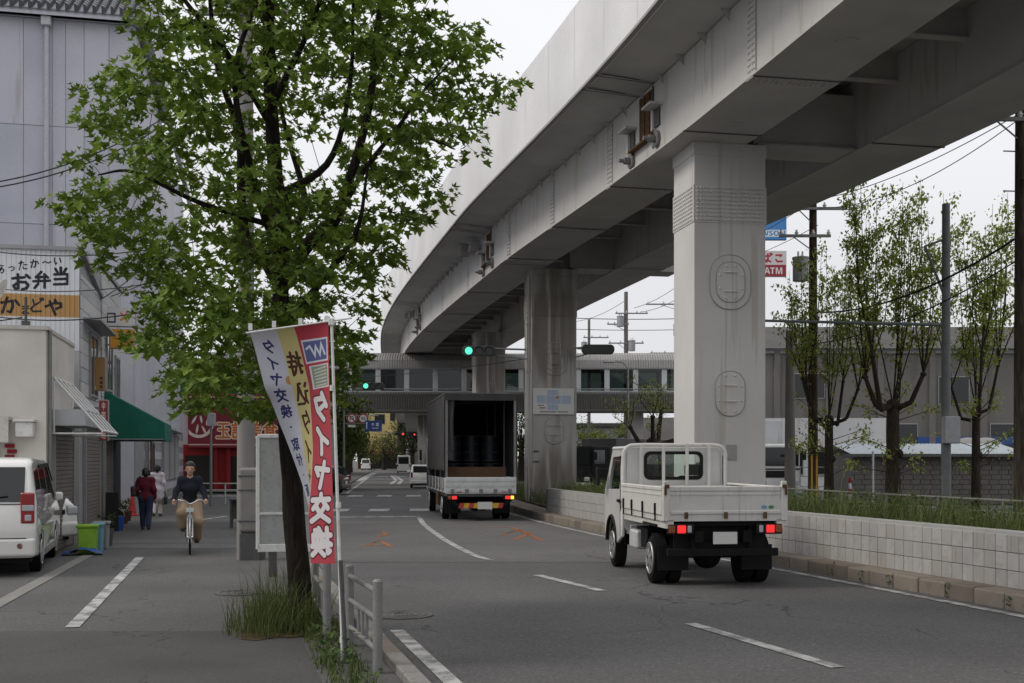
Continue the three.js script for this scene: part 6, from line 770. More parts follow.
{ // cyclist riding towards the camera
  const px = [X(190, 22.1), GY, -22.1], turn = Math.PI + 0.27;
  const b = thing('bicycle', 'silver city bicycle ridden towards the camera', 'bicycle', px, turn), r = 0.325;
  for (const z of [-0.54, 0.54]) { const w = mesh('wheel', [place(new THREE.TorusGeometry(r - 0.02, 0.02, 8, 36), 0, r, z, 0, Math.PI / 2, 0)], M.rubber, b); const sp = [place(new THREE.TorusGeometry(r - 0.045, 0.012, 6, 36), 0, r, z, 0, Math.PI / 2, 0), C(0.025, 0.025, 0.1, 0, r, z, 8, 0, Math.PI / 2)]; for (let i = 0; i < 18; i++) { const a = i / 18 * 6.283; sp.push(bar([i % 2 ? 0.03 : -0.03, r, z], [0, r + Math.cos(a) * (r - 0.04), z + Math.sin(a) * (r - 0.04)], 0.0025, 4)); } mesh('rim', sp, M.chrome, w); mesh('mudguard', [place(new THREE.TorusGeometry(r + 0.02, 0.022, 5, 20, Math.PI * 0.8), 0, r, z, 0, Math.PI / 2, 0)].map((g) => g), M.galv, b); }
  mesh('frame', [bar([0, 0.3, 0.02], [0, 0.78, 0.16], 0.018), bar([0, 0.3, 0.02], [0, 0.7, -0.4], 0.018), bar([0, 0.38, 0.03], [0, 0.78, -0.41], 0.016), bar([0.05, r, 0.54], [0.02, 0.3, 0.02], 0.01), bar([-0.05, r, 0.54], [-0.02, 0.3, 0.02], 0.01), bar([0.05, r, 0.54], [0.01, 0.7, 0.14], 0.009), bar([-0.05, r, 0.54], [-0.01, 0.7, 0.14], 0.009), bar([0, 0.62, -0.42], [0, 0.92, -0.36], 0.017)], M.galv, b);
  mesh('fork', [bar([0.05, r, -0.54], [0.045, 0.68, -0.43], 0.012), bar([-0.05, r, -0.54], [-0.045, 0.68, -0.43], 0.012), B(0.11, 0.03, 0.04, 0, 0.69, -0.43)], M.chrome, b);
  mesh('handlebar', [tube([[-0.29, 0.94, -0.16], [-0.28, 0.99, -0.3], [-0.17, 1.02, -0.4], [0, 0.95, -0.38], [0.17, 1.02, -0.4], [0.28, 0.99, -0.3], [0.29, 0.94, -0.16]], 0.011, 40, 7)], M.chrome, b); for (const s of [-1, 1]) mesh('grip', [bar([s * 0.29, 0.94, -0.15], [s * 0.283, 0.98, -0.26], 0.017)], M.black, b);
  mesh('saddle', [RB(0.2, 0.08, 0.26, 0.04, 0, 0.82, 0.2, 0, 0, 0, 3), bar([0, 0.7, 0.15], [0, 0.8, 0.19], 0.014)], M.leather, b); mesh('head_lamp', [C(0.045, 0.035, 0.07, 0, 0.72, -0.52, 12, Math.PI / 2), ], M.clearLens, b); mesh('crank', [C(0.09, 0.09, 0.01, 0.06, 0.3, 0.02, 18, 0, Math.PI / 2), bar([0.08, 0.3, 0.02], [0.09, 0.42, -0.1], 0.009), bar([-0.08, 0.3, 0.02], [-0.09, 0.18, 0.14], 0.009), B(0.09, 0.02, 0.07, 0.13, 0.42, -0.1), B(0.09, 0.02, 0.07, -0.13, 0.18, 0.14)], M.galvDull, b); mesh('basket_bracket', [B(0.14, 0.08, 0.02, 0, 0.84, -0.46)], M.plate, b);
  person('person in dark jacket and beige trousers riding the bicycle', px, turn, { hip: [0, 0.94, 0.16], chest: [0, 1.24, 0.06], shL: [-0.155, 1.39, 0.04], shR: [0.155, 1.39, 0.04], head: [0, 1.6, 0.0], elL: [-0.25, 1.18, 0.0], elR: [0.25, 1.18, 0.0], wrL: [-0.295, 1.02, -0.14], wrR: [0.295, 1.02, -0.14], hdL: [0, -0.25, -0.9], hdR: [0, -0.25, -0.9], curl: [0, -1, -0.1], thL: [-0.1, 0.92, 0.14], thR: [0.1, 0.92, 0.14], knL: [-0.15, 0.6, -0.16], knR: [0.15, 0.78, -0.2], anL: [-0.13, 0.27, 0.12], anR: [0.13, 0.5, -0.06], toL: [-0.13, 0.215, -0.02], toR: [0.13, 0.45, -0.2] }, { top: M.navy, pants: M.chino, face: [0, -1], hair: -0.04, loose: 0.018 });
}

// ---------- street furniture ----------
function railing(label, pts) { // [X, d] post positions
  const t = thing('guard_rail', label, 'railing', [0, 0, 0], 0, 'roadside pedestrian railings'), top = 0.82;
  for (const [x, d] of pts) { const m = mesh('post', [C(0.042, 0.042, top, x, top / 2, -d, 14)], M.galvDull, t); mesh('post_cap', [C(0.045, 0.03, 0.02, x, top + 0.008, -d, 14)], M.galvDull, m); }
  for (let i = 0; i < pts.length - 1; i++) { const [a, b] = [pts[i], pts[i + 1]]; for (const y of [0.73, 0.5, 0.24]) mesh('rail', [bar([a[0], y, -a[1]], [b[0], y, -b[1]], 0.024, 10)], M.galvDull, t); for (const f of [0.35, 0.5, 0.65]) { const x = lerp(a[0], b[0], f), d = lerp(a[1], b[1], f); mesh('baluster', [bar([x, 0.5, -d], [x, 0.24, -d], 0.014, 8)], M.galvDull, t); } }
}
railing('grey pipe guard rail section nearest the camera', [[-1.13, 9.67], [-1.56, 11.05]]);
railing('grey pipe guard rail section behind the banner flag', [[-1.86, 11.55], [-2.26, 13.2]]);
{ // banner flag, seen from its back so that the print reads mirrored
  const d = 10.15, t = thing('banner_flag', 'red, yellow and white banner flag with mirrored lettering on pole', 'banner', [X(343, d), 0.03, -d]), ox = X(343, d);
  const q = (px, py, z = 0) => [X(px, d) - ox, H(py, d) - 0.03, -z];
  mesh('pole', [bar([0, 0, 0], q(331.5, 320), 0.016, 10, 0.013), ...[[344, 640], [340, 505], [334, 388]].map(([px, py]) => place(new THREE.CylinderGeometry(0.024, 0.024, 0.05, 10), ...q(px - 1.6, py)))], M.white, t);
  mesh('crossbar', [bar(q(246, 333), q(352, 318), 0.008, 8), RB(0.05, 0.07, 0.05, 0.01, ...q(331.5, 322))], M.white, t);
  mesh('ground_stake', [bar([0.03, 0, 0.02], q(341, 560, -0.03), 0.02, 8)], M.steelDark, t);
  const rows = [[327, 330, 295, 277, 250], [356, 330.5, 301, 283, 256], [385, 331, 307, 289, 262], [420, 332, 309, 296, 272], [450, 333, 310.5, 299, 282], [482, 334, 309, 304, 293], [516, 335, 306, 310, 303.5], [564, 337, 308.5, 316, 321]], cols = [0, 0.4375, 0.6625, 1], w = [0.307, 0.158, 0.236];
  const at = (u, v) => { const f = v * (rows.length - 1), y = 327 + v * 237; let i = 0; while (i < rows.length - 2 && rows[i + 1][0] < y) i++; const k = clamp01((y - rows[i][0]) / (rows[i + 1][0] - rows[i][0])), b = [1, 2, 3, 4].map((c) => lerp(rows[i][c], rows[i + 1][c], k)); let c = 0; while (c < 2 && u > cols[c + 1]) c++; const g = (u - cols[c]) / (cols[c + 1] - cols[c]); let z = 0; const dz = (j) => { const dx = (b[j + 1] - b[j]) / FOCAL * d; return Math.sqrt(Math.max(0, w[j] * w[j] - dx * dx)) * 0.9; }; for (let j = 0; j < c; j++) z += dz(j); z += dz(c) * g; const p = q(lerp(b[c], b[c + 1], g) - 2, y + (1 - u) * -5 * (1 - v) + u * 3, 0.02 + z + 0.012 * Math.sin(u * 9 + v * 11) * (0.2 + u)); return p; };
  const v = [], uv = [], NU = 26, NV = 36; for (let i = 0; i < NU; i++) for (let k = 0; k < NV; k++) for (const [a, b] of [[0, 0], [0, 1], [1, 1], [0, 0], [1, 1], [1, 0]]) { v.push(...at((i + a) / NU, (k + b) / NV)); uv.push((i + a) / NU, 1 - (k + b) / NV); }
  const g = toCreasedNormals(tri(v), 1.2); g.setAttribute('uv', new THREE.BufferAttribute(new Float32Array(uv), 2));
  const tx = canvasTex(512, 1536, (c) => {
    c.fillStyle = '#b03c49'; c.fillRect(0, 0, 224, 1536); c.fillStyle = '#c6bb80'; c.fillRect(224, 0, 115, 1536); c.fillStyle = '#c4c4cf'; c.fillRect(339, 0, 173, 1536);
    c.fillStyle = '#d8d6dc'; c.fillRect(10, 90, 196, 150); c.fillRect(10, 256, 176, 150); c.fillStyle = '#5c6394'; c.fillRect(20, 102, 176, 126); c.strokeStyle = '#d8d8e2'; c.lineWidth = 14; c.beginPath(); c.moveTo(34, 200); c.lineTo(60, 130); c.lineTo(76, 195); c.lineTo(104, 140); c.lineTo(118, 196); c.lineTo(150, 132); c.lineTo(184, 150); c.stroke(); c.fillStyle = '#8d9384'; c.fillRect(18, 264, 150, 134); c.strokeStyle = '#c9cbbd'; c.lineWidth = 8; for (let i = 0; i < 6; i++) { c.beginPath(); c.moveTo(30, 276 + i * 22); c.lineTo(150, 288 + i * 20); c.stroke(); }
    'タイヤ交換'.split('').forEach((ch, i) => { glyph(c, ch, 20, 432 + i * 217, 186, 188, 56, '#5a1a24'); glyph(c, ch, 20, 432 + i * 217, 186, 188, 36, '#d9d3d4'); });
    '持込タイヤ'.split('').forEach((ch, i) => glyph(c, ch, 236, 150 + i * 190, 92, 160, 17, '#4c2a1a'));
    'タイヤ交換・取付・販売'.split('').forEach((ch, i) => glyph(c, ch, 384, 66 + i * 104 + (i > 5 ? 10 : 0), 84, 84, 12, '#272d63'));
    c.fillStyle = '#b98c4c'; c.beginPath(); c.arc(339, 330, 30, -1.5, 1.5); c.fill();
  });
  mesh('flag', g, new THREE.MeshPhysicalMaterial({ map: tx, roughness: 0.9, side: THREE.DoubleSide, transmission: 0.15, thickness: 0 }), t, true);
  for (const u of [0.02, 0.35, 0.68, 0.98]) mesh('loop_tie', [B(0.035, 0.06, 0.01, ...(() => { const p = at(u, 0); return [p[0], p[1] + 0.03, p[2]]; })())], M.white, t);
}
{ // signboard seen from behind, next to the tree
  const d = 17.6, t = thing('signboard', 'back of a white framed signboard standing behind the tree trunk', 'sign', [X(286, d), 0.05, -d], 0.1), w = 0.84, h0 = 0.42, h1 = 2.15;
  mesh('panel', [B(w, h1 - h0, 0.05, 0, (h0 + h1) / 2, 0)], mat([0.38, 0.385, 0.38], 0.6, grimeMap, 1), t); mesh('frame', [RB(0.06, h1 - h0, 0.09, 0.01, -w / 2, (h0 + h1) / 2, 0), RB(0.06, h1 - h0, 0.09, 0.01, w / 2, (h0 + h1) / 2, 0), RB(w, 0.06, 0.09, 0.01, 0, h1, 0), RB(w, 0.12, 0.09, 0.01, 0, h0 + 0.02, 0), B(w, 0.035, 0.07, 0, h0 + 0.55, 0.005)], M.white, t);
  for (const x of [-0.2, 0.25]) mesh('post', [B(0.12, h0, 0.06, x, h0 / 2, 0)], M.steelDark, t);
}
function utilityPole(label, x, d, h, r, mt, arms = [], o = {}) {
  const t = thing('utility_pole', label, 'pole', [x, 0, -d], o.turn ?? 0, 'utility poles'); mesh('shaft', [C(r, r * 0.7, h, 0, h / 2, 0, 14)], mt, t);
  for (const [y, w, off = 0] of arms) { const a = mesh('cross_arm', [B(w, 0.09, 0.09, off, y, 0.12), bar([off - w * 0.25, y, 0.12], [0, y - 0.5, 0.05], 0.02, 5)], M.galvDull, t); for (const f of [-0.46, -0.16, 0.16, 0.46]) mesh('insulator', [C(0.05, 0.035, 0.16, off + w * f, y + 0.12, 0.12, 8), C(0.07, 0.07, 0.03, off + w * f, y + 0.1, 0.12, 8)], M.insulator, a); }
  for (const [y, s] of o.cans ?? []) { const c = mesh('transformer', [C(0.26, 0.26, 0.75, s * 0.42, y, 0.05, 16), C(0.28, 0.28, 0.05, s * 0.42, y + 0.38, 0.05, 16)], M.transformer, t); mesh('bushing', [C(0.04, 0.03, 0.2, s * 0.36, y + 0.5, 0.05, 8), C(0.04, 0.03, 0.2, s * 0.5, y + 0.5, 0.05, 8)], M.insulator, c); }
  if (o.pegs) for (let i = 0; i < o.pegs; i++) mesh('step_peg', [bar([0, o.pegFrom + i * 0.45, 0], [(i % 2 ? 1 : -1) * 0.42, o.pegFrom + i * 0.45, 0.05], 0.016, 6)], M.galvDull, t); if (o.extra) o.extra(t); return t;
}
utilityPole('concrete utility pole behind the street tree with wrapped foot', X(246, 20.6), 20.6, 11, 0.165, M.concretePole, [[9.8, 1.6], [8.6, 1.6]], { extra: (t) => { mesh('wrap', [RB(0.42, 1.15, 0.44, 0.06, 0.13, 1.12, 0.02, 0, 0, 0, 2)], M.plasterBox, t); for (const y of [0.75, 1.3, 1.55]) mesh('wrap_band', [B(0.44, 0.02, 0.46, 0.13, y, 0.02)], M.steelDark, t); mesh('foot', [RB(0.4, 0.56, 0.4, 0.04, 0.12, 0.27, 0.01)], M.steelDark, t); } });
utilityPole('slim grey pole with meter box in front of the red restaurant', X(211, 44), 44, 3.6, 0.06, M.galvDull, [], { extra: (t) => mesh('meter_box', [RB(0.3, 0.5, 0.2, 0.03, 0.02, 3.35, 0)], M.transformer, t) });
utilityPole('brown wooden utility pole right of the clean pier with transformer', X(813, 38), 38, 10.6, 0.17, M.woodPole, [[10.1, 2.2], [9.2, 1.7, -0.3]], { cans: [[8.1, -1]], extra: (t) => { for (const s of [-0.5, 0.5]) mesh('guard_strip', [B(0.06, 1.7, 0.02, s * 0.16, 1.15, 0.17)], mat([0.45, 0.27, 0.06], 0.7), t); } });
utilityPole('short grey pole left of the brown wooden pole', X(790, 40), 40, 6.3, 0.2, M.darkPole);
utilityPole('dark utility pole with step pegs at the right edge', X(1021, 26), 26, 11, 0.17, mat([0.14, 0.12, 0.1], 0.9, barkMap, [0.8, 2]), [[9.5, 1.4, -0.3]], { pegs: 5, pegFrom: 7.0 });
utilityPole('tall utility pole with many insulators between the two nearest piers', X(626, 85), 85, 14.2, 0.2, M.darkPole, [[12.6, 2.4, 0.4], [11.8, 1.6, -0.6], [10.4, 2.6], [9.4, 2.2]], { cans: [[12, -1], [10.2, 1]], pegs: 6, pegFrom: 5 });
utilityPole('thin far utility pole just right of the stained pier', X(589, 100), 100, 14, 0.16, M.darkPole, [[12.4, 2.2, 0.6], [11.4, 2]], { cans: [[11.6, -1]] });
utilityPole('far utility pole partly hidden behind the clean pier', X(683, 80), 80, 13.2, 0.18, M.darkPole, [[12.6, 3.6, -0.8], [9.2, 3.0, -0.8]], { cans: [[10.8, -1]] });
{ // steel mast with long arm over the opposite road
  const d = 30, t = thing('mast_arm_pole', 'grey green steel mast with long horizontal arm beyond the planter', 'pole', [X(946, d), 0, -d]); mesh('mast', [C(0.13, 0.1, 8.5, 0, 4.25, 0, 14)], M.greenPole, t); mesh('arm', [bar([0, 5.35, 0], [-6.6, 5.55, -0.4], 0.045, 10, 0.03)], M.greenPole, t); mesh('brace', [bar([0, 6.0, 0], [-0.55, 7.4, 0.0], 0.04, 8), bar([0, 7.6, 0], [-0.55, 7.4, 0], 0.03, 8)], M.greenPole, t); mesh('control_box', [RB(0.4, 0.7, 0.3, 0.03, 0.05, 2.6, 0.2)], M.transformer, t);
}
function signal(label, x, y, d, lit, arm, back = false, turn = 0, w = 1.25) {
  const t = thing('traffic_signal', label, 'traffic light', [x, y, -d], turn + (back ? Math.PI : 0), 'traffic signals'), h = w * 0.3; mesh('housing', [place(ext(rrect(-w / 2, -h / 2, w / 2, h / 2, h * 0.42, 6), 0.22, 0.03, [], 2), 0, 0, -0.11)], mat([0.085, 0.095, 0.09], 0.6, grimeMap, 0.8), t);
  [-1, 0, 1].forEach((k, i) => { const m = mesh('lens', [C(h * 0.36, h * 0.36, 0.03, k * w * 0.3, 0, 0.115, 20, Math.PI / 2)], lit === i ? (i === 0 ? M.greenLit : M.redSignalLit) : M.lensOff, t); mesh('hood', [place(new THREE.CylinderGeometry(h * 0.4, h * 0.4, 0.2, 18, 1, true, Math.PI * 0.42, Math.PI * 1.16), k * w * 0.3, 0, 0.2, Math.PI / 2, 0, 0)], M.steelDark, m); });
  if (arm) mesh('arm', [bar([arm[0], arm[1], 0], [0, h * 0.3, -0.05], 0.035, 8), bar([arm[0], arm[1] - 0.35, 0], [0, -h * 0.2, -0.05], 0.025, 8)], M.galvDull, t); return t;
}
signal('traffic light showing green left of the stained pier', X(479, 42.5), H(351, 42.5), 42.5, 0, [1.75, 0.05]);
signal('back of a traffic light on the right of the stained pier', X(598, 44), H(349.5, 44), 44, -1, [0.9, 0.05], true);
{ const d = 62, s = signal('traffic light showing green on arm behind the banner flag', X(373, d), H(386, d), d, 0, [-3.4, 0.25]); s; utilityPole('signal mast hidden partly behind the banner flag', X(373, d) - 3.4, d, 6.8, 0.12, M.galvDull); }
signal('distant traffic light showing red in front of the yellow building', X(400, 140), H(434, 140), 140, 2, [-4.5, 0.4]);
signal('distant traffic light showing red under the descending expressway', X(412, 170), H(434.5, 170), 170, 2, [2.5, 0.6]);
{ // road signs on one mast
  const d = 66.5, t = thing('road_sign_mast', 'mast with two round signs and a blue direction sign', 'road sign', [X(344, d), 0, -d]); mesh('mast', [C(0.07, 0.06, 4.7, 0, 2.35, 0, 10)], M.galvDull, t); mesh('arm', [bar([0, 4.35, 0], [2.0, 4.35, 0], 0.03, 8), bar([0, 3.9, 0], [2.2, 3.9, 0], 0.03, 8)], M.galvDull, t);
  const round = (px, draw) => { const x = X(px, d) - X(344, d), y = H(418.5, d), m = mesh('round_sign', [C(0.3, 0.3, 0.03, x, y, 0.1, 24, Math.PI / 2)], M.white, t), f = new THREE.Mesh(new THREE.CircleGeometry(0.295, 28), new THREE.MeshStandardMaterial({ roughness: 0.5, map: canvasTex(128, 128, (g) => { g.fillStyle = '#cfcfcf'; g.fillRect(0, 0, 128, 128); draw(g); g.strokeStyle = '#8e2a2c'; g.lineWidth = 18; g.beginPath(); g.arc(64, 64, 54, 0, 7); g.stroke(); }) })); f.name = 'print'; f.position.set(x, y, 0.118); m.add(f); };
  round(352, (g) => { g.strokeStyle = '#26324f'; g.lineWidth = 12; g.beginPath(); g.arc(64, 60, 20, Math.PI, 0); g.lineTo(84, 92); g.moveTo(44, 60); g.lineTo(44, 88); g.stroke(); g.strokeStyle = '#8e2a2c'; g.beginPath(); g.moveTo(28, 28); g.lineTo(100, 100); g.stroke(); });
  round(363.5, (g) => { g.fillStyle = '#26324f'; g.font = 'bold 56px sans-serif'; g.textAlign = 'center'; g.fillText('50', 64, 84); });
  mesh('supplement_plate', [B(0.42, 0.14, 0.03, X(352, d) - X(344, d), H(426, d), 0.1)], M.white, t);
  const b = mesh('direction_sign', [RB(1.0, 0.62, 0.04, 0.01, X(373.5, d) - X(344, d), H(426, d), 0.12)], M.signBlue, t), f = new THREE.Mesh(new THREE.PlaneGeometry(0.97, 0.59), new THREE.MeshStandardMaterial({ roughness: 0.5, map: canvasTex(256, 152, (g) => { g.fillStyle = '#1f3f78'; g.fillRect(0, 0, 256, 152); g.fillStyle = '#c9ced8'; g.fillRect(22, 30, 14, 90); g.beginPath(); g.moveTo(29, 10); g.lineTo(46, 40); g.lineTo(12, 40); g.fill(); glyph(g, '中', 100, 30, 44, 50, 7, '#c9ced8'); glyph(g, '国', 170, 30, 44, 50, 7, '#c9ced8'); g.fillRect(110, 104, 100, 10); }) })); f.name = 'print'; f.position.set(X(373.5, d) - X(344, d), H(426, d), 0.145); b.add(f);
}
{ // corner fence by the side street
  const d = 47, t = thing('corner_fence', 'white pipe fence at the corner before the red restaurant', 'fence', [X(196, d), 0.03, -d], 0.0); for (let i = 0; i < 3; i++) mesh('post', [C(0.03, 0.03, 0.85, i * 1.2, 0.42, 0, 8)], M.farWhite, t); for (const y of [0.82, 0.55, 0.3]) mesh('rail', [bar([0, y, 0], [2.4, y, 0], 0.024, 6)], M.farWhite, t);
}
function bin(label, px, d, w, h, mt, lid) { const t = thing('bin', label, 'bin', [X(px, d), 0.05, -d], STREET, 'bins by the roller shutters'); mesh('tub', [place(ext([[-w * 0.45, 0], [w * 0.45, 0], [w * 0.5, h], [-w * 0.5, h]], 0.36, 0.02), 0, 0, -0.18)], mt, t); mesh('lid', [RB(w + 0.05, 0.06, 0.4, 0.02, 0, h + 0.02, 0)], lid, t); return t; }
bin('lime green bin on the pavement in front of the shutters', 88, 22, 0.34, 0.5, M.lime, M.lime); bin('light blue bin right of the lime green bin', 97.5, 22.5, 0.2, 0.5, M.blueBin, M.blueBin); bin('grey bin behind the light blue bin', 101.5, 23.1, 0.28, 0.5, M.greyBin, M.greyBin);
{ const r = rng(31), v = [], P = (i, k) => [i * 0.08 - 0.35, 0.04 + 0.11 * vnoise(i * 0.9, k * 0.9, 64, 64, 7) * Math.sin(Math.PI * clamp01(i / 9)) * 1.4, k * 0.07 - 0.2]; for (let i = 0; i < 9; i++) for (let k = 0; k < 6; k++) v.push(...P(i, k), ...P(i + 1, k + 1), ...P(i + 1, k), ...P(i, k), ...P(i, k + 1), ...P(i + 1, k + 1)); const m = tag(mesh('blue_sheet', [toCreasedNormals(tri(v), 0.9)], M.blueSheet), 'crumpled blue plastic sheet on the ground beside the bins', 'sheet'); m.position.set(X(82, 21.6), 0.04, -21.6); m.rotation.y = 0.3; }
{ const t = thing('traffic_cone', 'red traffic cone near the grey building entrance', 'cone', [X(132, 36.5), 0.05, -36.5]); mesh('cone_body', [C(0.15, 0.03, 0.7, 0, 0.37, 0, 18)], M.cone, t); mesh('cone_base', [RB(0.38, 0.04, 0.38, 0.015, 0, 0.02, 0)], M.cone, t); }
{ const t = thing('easel_board', 'black folding board leaning beside the shop entrance', 'board', [X(112, 28.6), 0.05, -28.6], 0.3); mesh('board', [B(0.3, 0.95, 0.03, 0, 0.5, 0.1, -0.16, 0, 0), B(0.3, 0.95, 0.03, 0, 0.5, -0.1, 0.16, 0, 0)], M.black, t); }
{ const t = thing('bucket', 'blue bucket beside the black folding board', 'bucket', [X(117, 29), 0.05, -29]); mesh('tub', [C(0.15, 0.19, 0.36, 0, 0.18, 0, 16)], M.blueSheet, t); mesh('handle', [place(new THREE.TorusGeometry(0.19, 0.01, 5, 16, Math.PI), 0, 0.36, 0)], M.galv, t); }
[['brown plant pot under the green awning', 122, 32, 0.2, 0.34], ['smaller brown plant pot beyond the blue bucket', 126, 33.4, 0.17, 0.3], ['dark plant pot beside the lime bin', 106, 23.8, 0.16, 0.36]].forEach(([l, px, d, r, h], i) => { const t = thing('plant_pot', l, 'plant pot', [X(px, d), 0.05, -d], 0, 'plant pots by the shops'); mesh('pot', [C(r * 0.75, r, h, 0, h / 2, 0, 14)], i === 2 ? M.steelDark : M.brown, t); const rr = rng(60 + i), list = []; for (let k = 0; k < 50; k++) list.push([xf((rr() - 0.5) * 0.3, h + rr() * 0.3, (rr() - 0.5) * 0.3, rr() * 3, rr() * 6.28, 0, 0.09), tint(rr, [0.03, 0.06, 0.015], [0.07, 0.11, 0.03])]); stuff(scatter('leaves', OVAL, M.leaf, list, t)); });
{ const d = 30, t = thing('metal_bench', 'dark metal stand beside the wrapped utility pole', 'stand', [X(240, d), 0.05, -d], 0.1); mesh('top', [RB(0.5, 0.05, 0.4, 0.01, 0, 0.75, 0)], M.steelDark, t); mesh('panel', [B(0.46, 0.5, 0.03, 0, 0.48, -0.1)], M.steelDark, t); for (const [x, z] of [[-0.22, 0.16], [0.22, 0.16], [-0.22, -0.16], [0.22, -0.16]]) mesh('leg', [B(0.04, 0.75, 0.04, x, 0.375, z)], M.steelDark, t); }

// ---------- right-hand background ----------
{ // block-walled shed with tin roof
  const d = 47, x0 = X(852, d), t = thing('block_shed', 'low grey block shed with pale tin lean-to roof', 'shed', [x0, 0, -d], 0), L = 8.5;
  mesh('wall_core', [B(L, 2.0, 3, L / 2, 1.0, -1.55)], M.grout, t); const g = boxUV(RB(0.385, 0.185, 0.06, 0.01)); let k = 0; for (let r = 0; r < 10; r++) for (let i = 0; i < 21; i++) { const m = share('block', g, (k = (k * 7 + i + r) % 5) < 3 ? M.block : M.blockB, t); m.position.set(0.2 + i * 0.4 + (r % 2 ? 0.1 : 0), 0.1 + r * 0.2, -0.02); }
  const v = []; for (let i = 0; i < 90; i++) { const a = i / 90 * (L - 1.2) - 0.15, b = (i + 1) / 90 * (L - 1.2) - 0.15, za = 0.02 * (i % 2), zb = 0.02 * ((i + 1) % 2); v.push(a, 2.05 + za, 0.4, b, 2.05 + zb, 0.4, b, 2.5 + zb, -2.6, a, 2.05 + za, 0.4, b, 2.5 + zb, -2.6, a, 2.5 + za, -2.6); } mesh('tin_roof', [tri(v)], M.tinRoof, t); mesh('gable', [mirrorZ(place(ext([[0, 2.0], [-3, 2.0], [-3, 2.46]].map(([z, y]) => [z, y]), 0.08), 0, 0, 0, 0, Math.PI / 2))], M.blockB, t); mesh('fascia', [B(L - 0.6, 0.12, 0.03, L / 2 - 0.8, 2.0, 0.41)], M.steelDark, t);
}
{ const t = block('factory', 'large grey factory with dark roof behind the pollarded trees', X(762, 78), 78, 22, 9.3, 20, M.factory, 0, [[2.2, 4.2, 2.4, 4.2], [5.0, 7.0, 2.4, 4.2], [8.5, 10.5, 2.4, 4.2], [2.2, 4.2, 6, 7.6], [12, 14, 5.6, 7.4], [15.5, 17.5, 2.4, 4.2]]); const v = mirrorZ(place(ext([[0.6, 0], [-6, 2.2], [-20, 2.2], [-20.5, 0]], 22.8), 0, 0, 0, 0, Math.PI / 2)); v.translate(-0.4, 9.3, 0); mesh('roof', [v], M.factoryRoof, t); for (let x = 1; x < 22; x += 3.5) mesh('pilaster', [B(0.4, 9.2, 0.2, x, 4.6, 0.1)], M.factory, t); mesh('blue_band', [B(9, 0.5, 0.1, 15, 3.1, 0.12)], M.signBlue, t); mesh('fascia', [B(22.4, 0.3, 0.15, 11, 9.15, 0.12)], M.sidingGrey, t); }
block('white_depot', 'low white depot behind the white truck', X(764, 66), 66, 7, 4.2, 8, M.farWhite, 0, [[1, 2.2, 1, 2.4], [3, 4.2, 1, 2.4]]);
{ const d = 60, t = thing('roadside_sign_tower', 'red and white sign tower partly hidden by the clean pier', 'sign', [X(766, d), 0, -d]); mesh('pole', [C(0.12, 0.12, 14.5, -0.15, 7.25, -0.2, 10)], M.galvDull, t);
  const tx = canvasTex(384, 256, (g) => { g.fillStyle = '#c9c3c3'; g.fillRect(0, 0, 384, 140); g.fillStyle = '#8e2432'; g.fillRect(0, 140, 384, 116); 'たばこ'.split('').forEach((c, i) => glyph(g, c, 20 + i * 120, 24, 100, 96, 19, '#a02836')); g.fillStyle = '#d8d0d0'; g.font = 'bold 92px sans-serif'; g.fillText('ATM', 160, 232); });
  const y = (H(251, d) + H(277, d)) / 2, b = mesh('board', [RB(2.0, 1.36, 0.2, 0.02, 0.05, y, 0)], M.white, t), f = new THREE.Mesh(new THREE.PlaneGeometry(1.94, 1.32), new THREE.MeshStandardMaterial({ map: tx, roughness: 0.5 })); f.name = 'print'; f.position.set(0.05, y, 0.104); b.add(f);
  const tb = canvasTex(256, 256, (g) => { g.fillStyle = '#3a7cb8'; g.fillRect(0, 0, 256, 256); g.fillStyle = '#cfd6dc'; g.fillRect(0, 0, 256, 40); g.fillRect(0, 170, 256, 62); g.fillStyle = '#2f6ea8'; g.font = 'bold 60px sans-serif'; g.fillText('LAWSON', 4, 222); }); const y2 = (H(211, d) + H(240, d)) / 2, b2 = mesh('blue_board', [RB(1.9, 1.55, 0.2, 0.02, 0.1, y2, 0)], M.signBlue, t), f2 = new THREE.Mesh(new THREE.PlaneGeometry(1.86, 1.5), new THREE.MeshStandardMaterial({ map: tb, roughness: 0.5 })); f2.name = 'print'; f2.position.set(0.1, y2, 0.104); b2.add(f2); }
{ const t = block('brick_house', 'small brick house with grey tiled roof between the piers', X(634, 100), 100, 9, 3.4, 8, M.brick, 0, [[1.2, 3.2, 1.4, 2.6], [4.4, 6.4, 1.4, 2.6]]); const v = mirrorZ(place(ext([[0.7, 0], [-4, 2.2], [-8.7, 0]], 9.8), 0, 0, 0, 0, Math.PI / 2)); v.translate(-0.4, 3.4, 0); mesh('roof', [v], M.factoryRoof, t); mesh('eave_board', [B(9.6, 0.3, 0.1, 4.5, 3.4, 0.6)], M.farWhite, t); }
block('grey_workshop', 'grey workshop behind the dark cabbed truck', X(566, 112), 112, 7, 5, 8, M.sidingGrey, 0, [[1, 2.6, 1, 2.4]], M.factoryRoof);
{ const d = 70, t = thing('street_lamp', 'street lamp on a slim curved arm right of the stained pier', 'street lamp', [X(628, d), 0, -d]); mesh('pole', [C(0.09, 0.06, 7.4, 0, 3.7, 0, 10)], M.galvDull, t); mesh('arm', [tube([[0, 7.3, 0], [-0.3, 7.7, 0], [-0.9, 7.78, 0]], 0.04, 12, 6)], M.galvDull, t); mesh('lamp_head', [RB(0.7, 0.12, 0.25, 0.05, -1.15, 7.76, 0)], M.transformer, t); }
